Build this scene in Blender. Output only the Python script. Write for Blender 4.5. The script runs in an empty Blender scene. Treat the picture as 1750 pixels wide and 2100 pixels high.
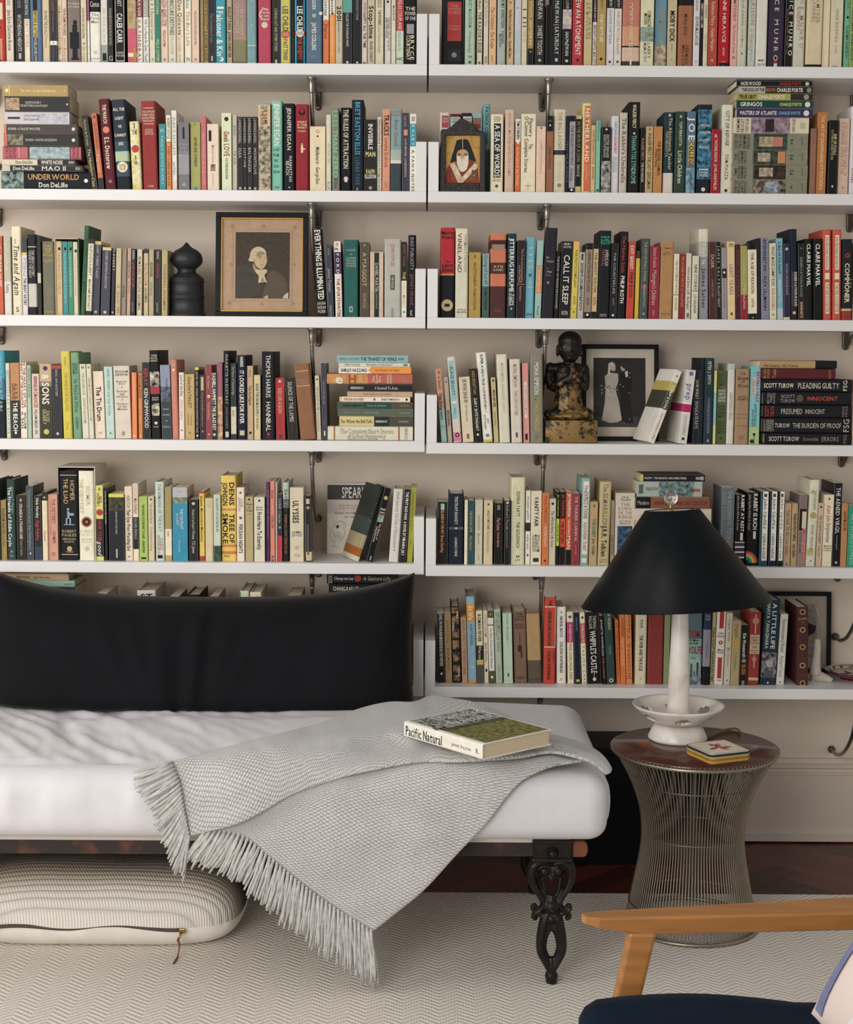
import bpy, bmesh, math, random
from mathutils import Vector, Matrix, Euler

# ------------------------------------------------------------------ camera, light, exposure
scene = bpy.context.scene
COL = scene.collection
FPX, CX, CY = 3200.0, 875.0, 1050.0
EYE = Vector((0.0, 0.0, 1.373))
P_, Y_, R_ = math.radians(6.0286), math.radians(0.082), math.radians(0.3688)
FWD = Vector((math.sin(Y_)*math.cos(P_), math.cos(Y_)*math.cos(P_), -math.sin(P_)))
RIGHT0 = Vector((math.cos(Y_), -math.sin(Y_), 0.0))
UP0 = RIGHT0.cross(FWD)
RIGHT = RIGHT0*math.cos(R_) + UP0*math.sin(R_)
UP = -RIGHT0*math.sin(R_) + UP0*math.cos(R_)
cam_data = bpy.data.cameras.new('camera')
cam = bpy.data.objects.new('camera', cam_data)
COL.objects.link(cam)
cam.matrix_world = Matrix((( RIGHT.x, UP.x, -FWD.x, EYE.x), (RIGHT.y, UP.y, -FWD.y, EYE.y), (RIGHT.z, UP.z, -FWD.z, EYE.z), (0, 0, 0, 1)))
cam_data.sensor_fit = 'HORIZONTAL'; cam_data.sensor_width = 36.0
cam_data.lens = 36.0*FPX/1750.0
cam_data.clip_start = 0.05
scene.camera = cam

world = bpy.data.worlds.new('world'); scene.world = world
world.use_nodes = True
bg = world.node_tree.nodes['Background']
bg.inputs['Color'].default_value = (1.0, 0.98, 0.95, 1)
bg.inputs['Strength'].default_value = 0.42

def area_light(name, loc, target, sx, sy, power, color):
    d = bpy.data.lights.new(name, 'AREA'); d.shape = 'RECTANGLE'; d.size = sx; d.size_y = sy
    d.energy = power; d.color = color
    o = bpy.data.objects.new(name, d); COL.objects.link(o)
    o.location = loc
    o.rotation_euler = (Vector(target)-Vector(loc)).to_track_quat('-Z', 'Y').to_euler()
    o['kind'] = 'helper'
    return o
# two tall windows of the room, on the side wall and in the wall behind the camera
area_light('window_light_side', (-2.3, 2.4, 1.7), (0.3, 3.9, 0.9), 1.4, 2.0, 26, (1.0, 0.97, 0.93))
area_light('window_light_rear', (-1.7, -0.7, 1.85), (-0.2, 4.0, 1.2), 2.2, 2.4, 102, (1.0, 0.97, 0.93))

vs = scene.view_settings
vs.view_transform = 'Standard'; vs.look = 'None'; vs.gamma = 1.0; vs.use_curve_mapping = False
vs.exposure = 0.0

# ------------------------------------------------------------------ helpers
def ray(x, y):
    return FWD + RIGHT*((x-CX)/FPX) - UP*((y-CY)/FPX)
def pixY(x, y, Y):
    d = ray(x, y); return EYE + d*(Y/d.y)
def pixZ(x, y, z):
    d = ray(x, y); return EYE + d*((z-EYE.z)/d.z)
def proj(p):
    v = Vector(p)-EYE; d = v.dot(FWD)
    return CX+FPX*v.dot(RIGHT)/d, CY-FPX*v.dot(UP)/d

def s2l(c):
    return c/12.92 if c <= 0.04045 else ((c+0.055)/1.055)**2.4
def hexrgb(h):
    if len(h) == 3: v = [int(ch, 16)/15 for ch in h]
    else: v = [int(h[i:i+2], 16)/255 for i in (0, 2, 4)]
    return v
def lin(h):
    return tuple(s2l(c) for c in hexrgb(h)) + (1.0,)
base_lin = lin
def ink_lin(h):
    """printing inks on old book covers are a little faded and yellowed"""
    r, g, b = hexrgb(h); y = 0.3*r+0.59*g+0.11*b
    if min(r, g, b) > 0.62 and r > g and (r-min(g, b)) < 0.16: g += 0.45*(r-g); b = min(b, g-0.03)     # old paper is cream rather than pink
    y = 0.3*r+0.59*g+0.11*b
    k = 0.22
    r, g, b = r+(y-r)*k, g+(y-g)*k, b+(y-b)*k
    r, g, b = r*0.985, g*0.965, b*0.915
    q = max(r, g, b)
    d = 0.70 if q < 0.28 else (0.86 if q < 0.45 else 1.0)
    return (s2l(r*d), s2l(g*d), s2l(b*d), 1.0)

MATS = {}
def new_mat(name):
    m = bpy.data.materials.new(name); m.use_nodes = True
    return m, m.node_tree, m.node_tree.nodes['Principled BSDF']
def vary(nt, bsdf, color, scale=40.0, lo=0.88, hi=1.06, detail=4.0, coord='Object', stretch=None):
    tc = nt.nodes.new('ShaderNodeTexCoord'); n = nt.nodes.new('ShaderNodeTexNoise')
    n.inputs['Scale'].default_value = scale; n.inputs['Detail'].default_value = detail
    src = tc.outputs[coord]
    if stretch:
        mp = nt.nodes.new('ShaderNodeMapping'); mp.inputs['Scale'].default_value = stretch
        nt.links.new(src, mp.inputs['Vector']); src = mp.outputs['Vector']
    nt.links.new(src, n.inputs['Vector'])
    r = nt.nodes.new('ShaderNodeMapRange'); r.inputs['From Min'].default_value = 0.3; r.inputs['From Max'].default_value = 0.7
    r.inputs['To Min'].default_value = lo; r.inputs['To Max'].default_value = hi
    nt.links.new(n.outputs['Fac'], r.inputs['Value'])
    mx = nt.nodes.new('ShaderNodeMix'); mx.data_type = 'RGBA'; mx.blend_type = 'MULTIPLY'; mx.inputs['Factor'].default_value = 1.0
    mx.inputs['A'].default_value = color
    nt.links.new(r.outputs['Result'], mx.inputs['B'])
    nt.links.new(mx.outputs['Result'], bsdf.inputs['Base Color'])
    return n, src
def bump(nt, bsdf, height_socket, strength=0.3, dist=0.002):
    b = nt.nodes.new('ShaderNodeBump'); b.inputs['Strength'].default_value = strength; b.inputs['Distance'].default_value = dist
    nt.links.new(height_socket, b.inputs['Height']); nt.links.new(b.outputs['Normal'], bsdf.inputs['Normal'])
    return b
def mat(h, rough=0.5, metal=0.0, scale=40.0, lo=0.9, hi=1.05, tag='paint'):
    """procedural material; '~aaa/bbb' is a mottled print of two inks"""
    key = (h, rough, metal, tag)
    if key in MATS: return MATS[key]
    m, nt, b = new_mat('%s_%s' % (tag, h.replace('/', '_').replace('~', 'mottled_')))
    b.inputs['Roughness'].default_value = rough; b.inputs['Metallic'].default_value = metal
    if tag in ('cover', 'ink', 'print'): b.inputs['Specular IOR Level'].default_value = 0.22
    lin = ink_lin if tag in ('cover', 'ink') else base_lin
    if h.startswith('~'):
        c1, c2 = h[1:].split('/')
        tc = nt.nodes.new('ShaderNodeTexCoord'); n = nt.nodes.new('ShaderNodeTexNoise')
        n.inputs['Scale'].default_value = 95.0; n.inputs['Detail'].default_value = 3.0
        oi = nt.nodes.new('ShaderNodeObjectInfo'); ad = nt.nodes.new('ShaderNodeVectorMath'); ad.operation = 'ADD'
        nt.links.new(tc.outputs['Object'], ad.inputs[0]); nt.links.new(oi.outputs['Random'], ad.inputs[1])
        nt.links.new(ad.outputs[0], n.inputs['Vector'])
        cr = nt.nodes.new('ShaderNodeValToRGB')
        cr.color_ramp.elements[0].position = 0.34; cr.color_ramp.elements[0].color = lin(c1)
        cr.color_ramp.elements[1].position = 0.66; cr.color_ramp.elements[1].color = lin(c2)
        nt.links.new(n.outputs['Fac'], cr.inputs['Fac']); nt.links.new(cr.outputs['Color'], b.inputs['Base Color'])
    else:
        vary(nt, b, lin(h), scale, lo, hi)
    MATS[key] = m
    return m

def obj(name, verts, faces, material=None, parent=None, smooth=False, mats=None, midx=None, loc=None):
    me = bpy.data.meshes.new(name)
    me.from_pydata([tuple(v) for v in verts], [], faces)
    if mats:
        for mm in mats: me.materials.append(mm)
        if midx: me.polygons.foreach_set('material_index', midx)
    elif material: me.materials.append(material)
    if smooth: me.polygons.foreach_set('use_smooth', [True]*len(me.polygons))
    me.update()
    o = bpy.data.objects.new(name, me); COL.objects.link(o)
    if parent: o.parent = parent
    if loc is not None: o.location = loc
    return o
def link_mesh(name, me, parent=None):
    o = bpy.data.objects.new(name, me); COL.objects.link(o)
    if parent: o.parent = parent
    return o
def bm_obj(name, bm, material, parent=None, smooth=False):
    me = bpy.data.meshes.new(name); bm.to_mesh(me); bm.free()
    if material: me.materials.append(material)
    if smooth: me.polygons.foreach_set('use_smooth', [True]*len(me.polygons))
    o = bpy.data.objects.new(name, me); COL.objects.link(o)
    if parent: o.parent = parent
    return o
def thing(name, label, cat, loc=(0, 0, 0), group=None):
    o = bpy.data.objects.new(name, None); COL.objects.link(o)
    o.empty_display_size = 0.02
    o.location = loc; o['label'] = label; o['category'] = cat
    if group: o['group'] = group
    return o
def tag(o, label, cat, group=None):
    o['label'] = label; o['category'] = cat
    if group: o['group'] = group
    return o
def struct(o):
    o['kind'] = 'structure'; return o

def box_data(x0, x1, y0, y1, z0, z1):
    v = [(x0,y0,z0),(x1,y0,z0),(x1,y1,z0),(x0,y1,z0),(x0,y0,z1),(x1,y0,z1),(x1,y1,z1),(x0,y1,z1)]
    f = [(0,3,2,1),(4,5,6,7),(0,1,5,4),(1,2,6,5),(2,3,7,6),(3,0,4,7)]
    return v, f
def box(name, x0, x1, y0, y1, z0, z1, material, parent=None, bevel=0.0, seg=2):
    if bevel <= 0:
        v, f = box_data(x0, x1, y0, y1, z0, z1)
        return obj(name, v, f, material, parent)
    bm = bmesh.new()
    v, f = box_data(x0, x1, y0, y1, z0, z1)
    vs_ = [bm.verts.new(p) for p in v]
    for q in f: bm.faces.new([vs_[i] for i in q])
    bmesh.ops.bevel(bm, geom=bm.edges[:], offset=bevel, segments=seg, affect='EDGES', profile=0.5)
    return bm_obj(name, bm, material, parent, smooth=seg > 2)
def lathe_data(profile, n=32, close=False):
    """profile [(r,z)] bottom to top, revolved about z"""
    v, f = [], []
    m = len(profile)
    for i in range(n):
        a = 2*math.pi*i/n
        for r, z in profile: v.append((r*math.cos(a), r*math.sin(a), z))
    for i in range(n):
        j = (i+1) % n
        for k in range(m-1):
            f.append((i*m+k, j*m+k, j*m+k+1, i*m+k+1))
    if close:
        f.append(tuple(i*m for i in reversed(range(n)))); f.append(tuple(i*m+m-1 for i in range(n)))
    return v, f
def lathe(name, profile, material, parent=None, n=32, close=True, smooth=True, loc=None):
    v, f = lathe_data(profile, n, close)
    o = obj(name, v, f, material, parent, smooth, loc=loc)
    return o
def tube_data(pts, rad, n=8, cap=True, up=Vector((0, 0, 1))):
    """tube along points; rad number or list"""
    pts = [Vector(p) for p in pts]; m = len(pts)
    rs = rad if isinstance(rad, (list, tuple)) else [rad]*m
    v, f = [], []
    prev = None
    for i, p in enumerate(pts):
        t = (pts[min(i+1, m-1)]-pts[max(i-1, 0)]).normalized()
        if prev is None:
            a = t.orthogonal().normalized()
        else:
            a = (prev - t*prev.dot(t)); a = a.normalized() if a.length > 1e-6 else t.orthogonal().normalized()
        prev = a; b = t.cross(a)
        for k in range(n):
            an = 2*math.pi*k/n
            v.append(p + (a*math.cos(an)+b*math.sin(an))*rs[i])
    for i in range(m-1):
        for k in range(n):
            k2 = (k+1) % n
            f.append((i*n+k, i*n+k2, (i+1)*n+k2, (i+1)*n+k))
    if cap:
        f.append(tuple(reversed(range(n)))); f.append(tuple((m-1)*n+k for k in range(n)))
    return v, f
def tube(name, pts, rad, material, parent=None, n=8):
    v, f = tube_data(pts, rad, n)
    return obj(name, v, f, material, parent, True)
def join_data(parts):
    V, F = [], []
    for v, f in parts:
        o = len(V); V += [tuple(p) for p in v]; F += [tuple(i+o for i in q) for q in f]
    return V, F
def catmull(pts, per=8, closed=False):
    pts = [Vector(p) for p in pts]; n = len(pts); out = []
    rng = range(n if closed else n-1)
    for i in rng:
        if closed: p0, p1, p2, p3 = pts[(i-1) % n], pts[i], pts[(i+1) % n], pts[(i+2) % n]
        else: p0, p1, p2, p3 = pts[max(i-1, 0)], pts[i], pts[i+1], pts[min(i+2, n-1)]
        for k in range(per):
            t = k/per
            out.append(0.5*((2*p1)+(p2-p0)*t+(2*p0-5*p1+4*p2-p3)*t*t+(3*p1-p0-3*p2+p3)*t*t*t))
    if not closed: out.append(pts[-1])
    return out
def prism(name, outline, y0, y1, material, parent=None, bevel=0.0):
    """outline [(x,z)] counter-clockwise seen from -y, extruded from y0 (front) to y1"""
    n = len(outline)
    bm = bmesh.new()
    a = [bm.verts.new((x, y0, z)) for x, z in outline]; b = [bm.verts.new((x, y1, z)) for x, z in outline]
    bm.faces.new(a); bm.faces.new(list(reversed(b)))
    for i in range(n):
        j = (i+1) % n; bm.faces.new((a[j], a[i], b[i], b[j]))
    bmesh.ops.recalc_face_normals(bm, faces=bm.faces[:])
    if bevel > 0:
        ed = [e for e in bm.edges if all(abs(v.co.y-y0) < 1e-7 for v in e.verts)]
        bmesh.ops.bevel(bm, geom=ed, offset=bevel, segments=2, affect='EDGES', profile=0.5)
    return bm_obj(name, bm, material, parent)
def voxelize(o, size, smooth_iter=6):
    r = o.modifiers.new('remesh', 'REMESH'); r.mode = 'VOXEL'; r.voxel_size = size; r.use_smooth_shade = True
    s = o.modifiers.new('smooth', 'SMOOTH'); s.factor = 0.5; s.iterations = smooth_iter
def blob(c, r, n=12):
    """ellipsoid data: centre, radii"""
    v, f = [], []
    m = n//2+1
    for i in range(n):
        for k in range(m+1):
            th = math.pi*k/m; a = 2*math.pi*i/n
            v.append((c[0]+r[0]*math.sin(th)*math.cos(a), c[1]+r[1]*math.sin(th)*math.sin(a), c[2]-r[2]*math.cos(th)))
    for i in range(n):
        j = (i+1) % n
        for k in range(m): f.append((i*(m+1)+k, j*(m+1)+k, j*(m+1)+k+1, i*(m+1)+k+1))
    return v, f

# ------------------------------------------------------------------ lettering
GLY = {}
def load_glyphs():
    chars = "ABCDEFGHIJKLMNOPQRSTUVWXYZabcdefghijklmnopqrstuvwxyz0123456789.,'&-:!?|()+/"
    todo = []
    for style, off in (('r', 0.005), ('b', 0.020)):
        for ch in chars:
            cu = bpy.data.curves.new('g', 'FONT'); cu.body = ch; cu.resolution_u = 2; cu.offset = off
            cu.fill_mode = 'FRONT'
            o = bpy.data.objects.new('g', cu); COL.objects.link(o); todo.append((style, ch, o, cu))
    bpy.context.view_layer.update()
    dg = bpy.context.evaluated_depsgraph_get()
    for style, ch, o, cu in todo:
        e = o.evaluated_get(dg); me = e.to_mesh()
        v = [(p.co.x, p.co.y) for p in me.vertices]; f = [tuple(p.vertices) for p in me.polygons]
        if f and len(f[0]) >= 3:
            q = f[0]; (ax, ay), (bx, by), (cx, cy) = v[q[0]], v[q[1]], v[q[2]]
            if (bx-ax)*(cy-ay)-(by-ay)*(cx-ax) < 0: f = [tuple(reversed(q)) for q in f]
        x0 = min(p[0] for p in v); x1 = max(p[0] for p in v)
        GLY[style+ch] = ([(p[0]-x0, p[1]) for p in v], f, x1-x0)
        e.to_mesh_clear()
    # slab serifs grown on the stem ends of the plain letters
    for key in [k for k in GLY if k[0] == 'r' and k[1].isalpha()]:
        v, f, wd = GLY[key]; v, f = list(v), list(f); cnt = {}
        for q in f:
            cyf = sum(v[i][1] for i in q)/len(q)
            for i in range(len(q)):
                e = tuple(sorted((q[i], q[(i+1) % len(q)]))); cnt.setdefault(e, []).append(cyf)
        add = []
        for (a, b), cs in cnt.items():
            if len(cs) == 1 and abs(v[a][1]-v[b][1]) < 0.006 and 0.04 < abs(v[a][0]-v[b][0]) < 0.17:
                x0, x1 = sorted((v[a][0], v[b][0])); y = v[a][1]; up = 1 if cs[0] > y else -1
                add.append((x0-0.045, x1+0.045, min(y, y+up*0.035), max(y, y+up*0.035)))
        for x0, x1, y0, y1 in add:
            o = len(v); v += [(x0, y0), (x1, y0), (x1, y1), (x0, y1)]; f.append((o, o+1, o+2, o+3))
        mn = min(p[0] for p in v); GLY['s'+key[1]] = ([(p[0]-mn, p[1]) for p in v], f, max(p[0] for p in v)-mn)
    for key in [k for k in GLY if k[0] == 'r' and not k[1].isalpha()]: GLY['s'+key[1]] = GLY[key]
    for style, ch, o, cu in todo:
        bpy.data.objects.remove(o); bpy.data.curves.remove(cu)
load_glyphs()
CAP = 0.70
def layout(text, style='r', track=0.0, slant=0.0):
    """verts (x,y), faces, length; cap height about CAP"""
    V, F, x = [], [], 0.0
    n = 0
    for ch in text:
        if ch == '¦': ch = '|'
        if ch == ' ': x += 0.26+track; continue
        g = GLY.get(style+ch)
        if not g: continue
        o = len(V)
        V += [(x+p[0]+slant*p[1], p[1]) for p in g[0]]; F += [tuple(i+o for i in q) for q in g[1]]
        x += g[2]+0.085+track; n += 1
    return V, F, max(x-0.085-track, 0.01)
class Print:
    """flat print collected on a plane (u to the right, v up), later mapped to 3D"""
    def __init__(s): s.v, s.f, s.m, s.mats = [], [], [], []
    def mi(s, col):
        if col not in s.mats: s.mats.append(col)
        return s.mats.index(col)
    def add(s, verts, faces, col, lift=0.0):
        o = len(s.v); k = s.mi(col)
        s.v += [(p[0], p[1], lift) for p in verts]
        s.f += [tuple(i+o for i in q) for q in faces]; s.m += [k]*len(faces)
    def rect(s, u0, u1, v0, v1, col, lift=0.0): s.add([(u0,v0),(u1,v0),(u1,v1),(u0,v1)], [(0,1,2,3)], col, lift)
    def disc(s, u, v, ru, rv, col, lift=0.0, n=20):
        s.add([(u+ru*math.cos(2*math.pi*i/n), v+rv*math.sin(2*math.pi*i/n)) for i in range(n)], [tuple(range(n))], col, lift)
    def poly(s, pts, col, lift=0.0):
        a = sum(pts[i][0]*pts[(i+1) % len(pts)][1]-pts[(i+1) % len(pts)][0]*pts[i][1] for i in range(len(pts)))
        if a < 0: pts = list(reversed(pts))
        bm = bmesh.new(); vs_ = [bm.verts.new((p[0], p[1], 0)) for p in pts]; bm.verts.index_update()
        bm.faces.new(vs_); r = bmesh.ops.triangulate(bm, faces=bm.faces[:])
        bm.verts.index_update()
        fs = []
        for f in bm.faces:
            q = [v.index for v in f.verts]
            (ax, ay), (bx, by), (cx, cy) = pts[q[0]], pts[q[1]], pts[q[2]]
            if (bx-ax)*(cy-ay)-(by-ay)*(cx-ax) < 0: q.reverse()
            fs.append(tuple(q))
        bm.free()
        s.add(pts, fs, col, lift)
    def spoly(s, pts, col, lift=0.0):
        q = catmull([Vector((p[0], p[1], 0)) for p in pts], 4, True); s.poly([(p.x, p.y) for p in q], col, lift)
    def line(s, pts, wd, col, lift=0.0):
        for (a, b), (c, d) in zip(pts[:-1], pts[1:]):
            l = math.hypot(c-a, d-b) or 1e-9; nx, ny = -(d-b)/l*wd/2, (c-a)/l*wd/2
            s.add([(a-nx, b-ny), (c-nx, d-ny), (c+nx, d+ny), (a+nx, b+ny)], [(0,1,2,3)], col, lift)
    def text_h(s, text, uc, v0, v1, wmax, col, style='r', lift=0.0, slant=0.0):
        rows = text.split('/'); n = len(rows); hh = (v1-v0)/n
        for i, t in enumerate(rows):
            V, F, L = layout(t, style, 0.0, slant)
            sy = (hh*(0.94 if n == 1 else 0.74))/CAP; sx = min(sy*1.15, wmax/L)
            base = v1-(i+0.5)*hh - CAP*sy*0.5
            s.add([(uc+(x-L/2)*sx, base+y*sy) for x, y in V], F, col, lift)
    def text_v(s, text, uc, va, vb, size, col, style='r', lift=0.0, slant=0.0):
        """reads downward from va (top) to vb, letter tops to the right; size = cap height"""
        V, F, L = layout(text, style, 0.0, slant)
        T = va-vb; sy = size/CAP; sx = sy
        if L*sx > T:
            sx = T/L
            if sx < 0.6*sy: sy = sx/0.6
        elif L*sx < T:
            sx = min(sx*1.3, T/L)
            n = max(len(text)-1, 1); tr = max(0.0, (T/sx-L)/n)
            V, F, L = layout(text, style, tr, slant)
            if L*sx > T: sx = T/L
        s.add([(uc+(y-CAP/2)*sy, va-x*sx) for x, y in V], F, col, lift)
    def build(s, name, parent, o, U, Vv, N, rough=0.55, tagn='ink'):
        """o origin, U/Vv unit axes, N normal toward the reader"""
        if not s.f: return None
        o, U, Vv, N = Vector(o), Vector(U), Vector(Vv), Vector(N)
        vs_ = [o+U*p[0]+Vv*p[1]+N*p[2] for p in s.v]
        return obj(name, vs_, s.f, None, parent, mats=[mat(c, rough, tag=tagn) for c in s.mats], midx=s.m)
# ------------------------------------------------------------------ the room
YF, YW = 4.0, 4.271
M_wall, nt, b = new_mat('wall_paint'); b.inputs['Roughness'].default_value = 0.85
n, _ = vary(nt, b, lin('e2d4c4'), 2.2, 0.96, 1.03); bump(nt, b, n.outputs['Fac'], 0.05)
M_trim, nt, b = new_mat('trim_paint'); b.inputs['Roughness'].default_value = 0.45
vary(nt, b, lin('d8cabb'), 3.0, 0.95, 1.03)
M_white, nt, b = new_mat('shelf_lacquer'); b.inputs['Roughness'].default_value = 0.38
vary(nt, b, lin('e0dddb'), 5.0, 0.97, 1.02)
M_woodfloor, nt, b = new_mat('parquet_wood'); b.inputs['Roughness'].default_value = 0.35
tc = nt.nodes.new('ShaderNodeTexCoord'); mp = nt.nodes.new('ShaderNodeMapping'); mp.inputs['Scale'].default_value = (6, 90, 40)
nz = nt.nodes.new('ShaderNodeTexNoise'); nz.inputs['Scale'].default_value = 1.0; nz.inputs['Detail'].default_value = 5
oi = nt.nodes.new('ShaderNodeObjectInfo')
nt.links.new(tc.outputs['Object'], mp.inputs['Vector']); nt.links.new(mp.outputs['Vector'], nz.inputs['Vector'])
ad = nt.nodes.new('ShaderNodeMath'); ad.operation = 'MULTIPLY_ADD'; ad.inputs[1].default_value = 0.45
nt.links.new(nz.outputs['Fac'], ad.inputs[0]); nt.links.new(oi.outputs['Random'], ad.inputs[2])
cr = nt.nodes.new('ShaderNodeValToRGB'); cr.color_ramp.elements[0].position = 0.15; cr.color_ramp.elements[0].color = lin('2e1a14')
cr.color_ramp.elements[1].position = 1.25/1.3; cr.color_ramp.elements[1].color = lin('643024')
nt.links.new(ad.outputs[0], cr.inputs['Fac']); nt.links.new(cr.outputs['Color'], b.inputs['Base Color'])
M_joint = mat('1a0f0c', 0.8, tag='joint')

floor = struct(box('floor', -2.6, 2.6, -1.6, 4.45, -0.05, -0.0015, M_joint))
pv, pf = box_data(0.0004, 0.28-0.0004, 0.0004, 0.07-0.0004, -0.012, 0.0)
plank_me = bpy.data.meshes.new('plank'); plank_me.from_pydata(pv, [], pf); plank_me.materials.append(M_woodfloor)
c45 = math.cos(math.pi/4)
for i in range(-60, 60):
    for j in range(-14, 14):
        for kind in (0, 1):
            ox, oy = i*0.07+j*0.28, i*0.07-j*0.28
            if kind: ox, oy = ox+0.28, oy+0.07-0.28
            cx_, cy_ = (ox+0.14, oy+0.035) if not kind else (ox+0.035, oy+0.14)
            wx, wy = (cx_-cy_)*c45+0.0, (cx_+cy_)*c45+4.0
            if -1.32 < wx < 1.28 and 3.70 < wy < 4.36:
                o = link_mesh('plank', plank_me, floor)
                px, py = (ox, oy) if not kind else (ox+0.07, oy)
                o.location = ((px-py)*c45, (px+py)*c45+4.0, 0.0)
                o.rotation_euler = (0, 0, math.pi/4+(math.pi/2 if kind else 0))

wall_back = struct(box('wall_back', -2.6, 2.6, YW, YW+0.12, 0.0, 2.9, M_wall))
base = struct(box('baseboard_back', -2.6, 2.6, YW-0.022, YW+0.001, 0.004, 0.194, M_trim, bevel=0.003))
mould = [(0, 0.194), (-0.026, 0.194), (-0.026, 0.199), (-0.018, 0.203), (-0.018, 0.209), (-0.024, 0.213), (-0.024, 0.219), (-0.012, 0.225), (-0.009, 0.236), (0, 0.238)]
v, f = [], []
for X in (-2.6, 2.6): v += [(X, YW+0.001+y, z) for y, z in mould]
nm = len(mould)
f = [(i, i+1, nm+i+1, nm+i) for i in range(nm-1)] + [(nm-1, 0, nm, 2*nm-1)]
struct(obj('trim_1', v, f, M_trim))
struct(box('trim_2', -2.6, 2.6, YW-0.030, YW-0.021, 0.004, 0.032, M_trim, bevel=0.002))

# ------------------------------------------------------------------ rug
M_rug, nt, b = new_mat('woven_rug'); b.inputs['Roughness'].default_value = 0.95
tc = nt.nodes.new('ShaderNodeTexCoord'); sx = nt.nodes.new('ShaderNodeSeparateXYZ')
nw = nt.nodes.new('ShaderNodeTexNoise'); nw.inputs['Scale'].default_value = 14
nt.links.new(tc.outputs['Object'], nw.inputs['Vector'])
nt.links.new(tc.outputs['Object'], sx.inputs[0])
pp = nt.nodes.new('ShaderNodeMath'); pp.operation = 'PINGPONG'; pp.inputs[1].default_value = 0.038
nt.links.new(sx.outputs['X'], pp.inputs[0])
a1 = nt.nodes.new('ShaderNodeMath'); a1.operation = 'MULTIPLY_ADD'; a1.inputs[1].default_value = 0.80
nt.links.new(pp.outputs[0], a1.inputs[0]); nt.links.new(sx.outputs['Y'], a1.inputs[2])
a2 = nt.nodes.new('ShaderNodeMath'); a2.operation = 'MULTIPLY_ADD'; a2.inputs[1].default_value = 0.010
nt.links.new(nw.outputs['Fac'], a2.inputs[0]); nt.links.new(a1.outputs[0], a2.inputs[2])
a3 = nt.nodes.new('ShaderNodeMath'); a3.operation = 'MULTIPLY'; a3.inputs[1].default_value = 2*math.pi/0.0165
nt.links.new(a2.outputs[0], a3.inputs[0])
sn = nt.nodes.new('ShaderNodeMath'); sn.operation = 'SINE'; nt.links.new(a3.outputs[0], sn.inputs[0])
x3 = nt.nodes.new('ShaderNodeMath'); x3.operation = 'MULTIPLY'; x3.inputs[1].default_value = 2*math.pi/0.006
nt.links.new(sx.outputs['X'], x3.inputs[0])
sn2 = nt.nodes.new('ShaderNodeMath'); sn2.operation = 'SINE'; nt.links.new(x3.outputs[0], sn2.inputs[0])
sm = nt.nodes.new('ShaderNodeMath'); sm.operation = 'MULTIPLY_ADD'; sm.inputs[1].default_value = 0.18
nt.links.new(sn2.outputs[0], sm.inputs[0]); nt.links.new(sn.outputs[0], sm.inputs[2])
grain = nt.nodes.new('ShaderNodeTexNoise'); grain.inputs['Scale'].default_value = 420; grain.inputs['Detail'].default_value = 2
nt.links.new(tc.outputs['Object'], grain.inputs['Vector'])
sg = nt.nodes.new('ShaderNodeMath'); sg.operation = 'MULTIPLY_ADD'; sg.inputs[1].default_value = 2.6
nt.links.new(grain.outputs['Fac'], sg.inputs[0]); nt.links.new(sm.outputs[0], sg.inputs[2])
mr = nt.nodes.new('ShaderNodeMapRange'); mr.inputs['From Min'].default_value = -0.4; mr.inputs['From Max'].default_value = 3.0
nt.links.new(sg.outputs[0], mr.inputs['Value'])
cr = nt.nodes.new('ShaderNodeValToRGB'); cr.color_ramp.elements[0].color = lin('c3b8aa'); cr.color_ramp.elements[1].color = lin('f7f0e7')
nt.links.new(mr.outputs[0], cr.inputs['Fac']); nt.links.new(cr.outputs['Color'], b.inputs['Base Color'])
bump(nt, b, sg.outputs[0], 0.55, 0.0016)
rug = tag(box('rug', -2.3, 2.3, 0.6, 3.815, 0.0, 0.006, M_rug, bevel=0.002), 'beige flatweave rug with woven chevron pattern under the daybed', 'rug')

# ------------------------------------------------------------------ shelves
ORD = ['top', 'second', 'third', 'fourth', 'fifth', 'sixth']
ZB = {'L': [2.0495, 1.7365, 1.4205, 1.1050, 0.7875, 0.4660], 'R': [2.0495, 1.7365, 1.4205, 1.1010, 0.7835, 0.4640]}
TH = 0.0277
GAPX = 0.0022
for bay in 'LR':
    for i in range(6):
        z = ZB[bay][i]
        side = 'above the velvet bolster' if bay == 'L' else 'over the lamp table'
        t = thing('wall_shelf', '%s long white lacquered shelf %s, ending in a low upright panel' % (ORD[i], side) if i < 5 else
                  ('lowest long white shelf, behind the velvet bolster, with low end panel' if bay == 'L' else 'lowest long white shelf, right behind the lamp, with low end panel'),
                  'shelf', (GAPX, YF, z), group='white wall shelves')
        if bay == 'L': x0, x1 = -1.42, -0.0022
        else: x0, x1 = 0.0022, 1.42
        box('shelf_board', x0, x1, 0, YW-YF, 0, TH, M_white, t, bevel=0.0012)
        if bay == 'L': box('end_panel', x1-0.0265, x1, 0, YW-YF, TH-0.0005, 0.1505, M_white, t, bevel=0.0012)
        else: box('end_panel', x0, x0+0.0265, 0, YW-YF, TH-0.0005, 0.1505, M_white, t, bevel=0.0012)

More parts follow.
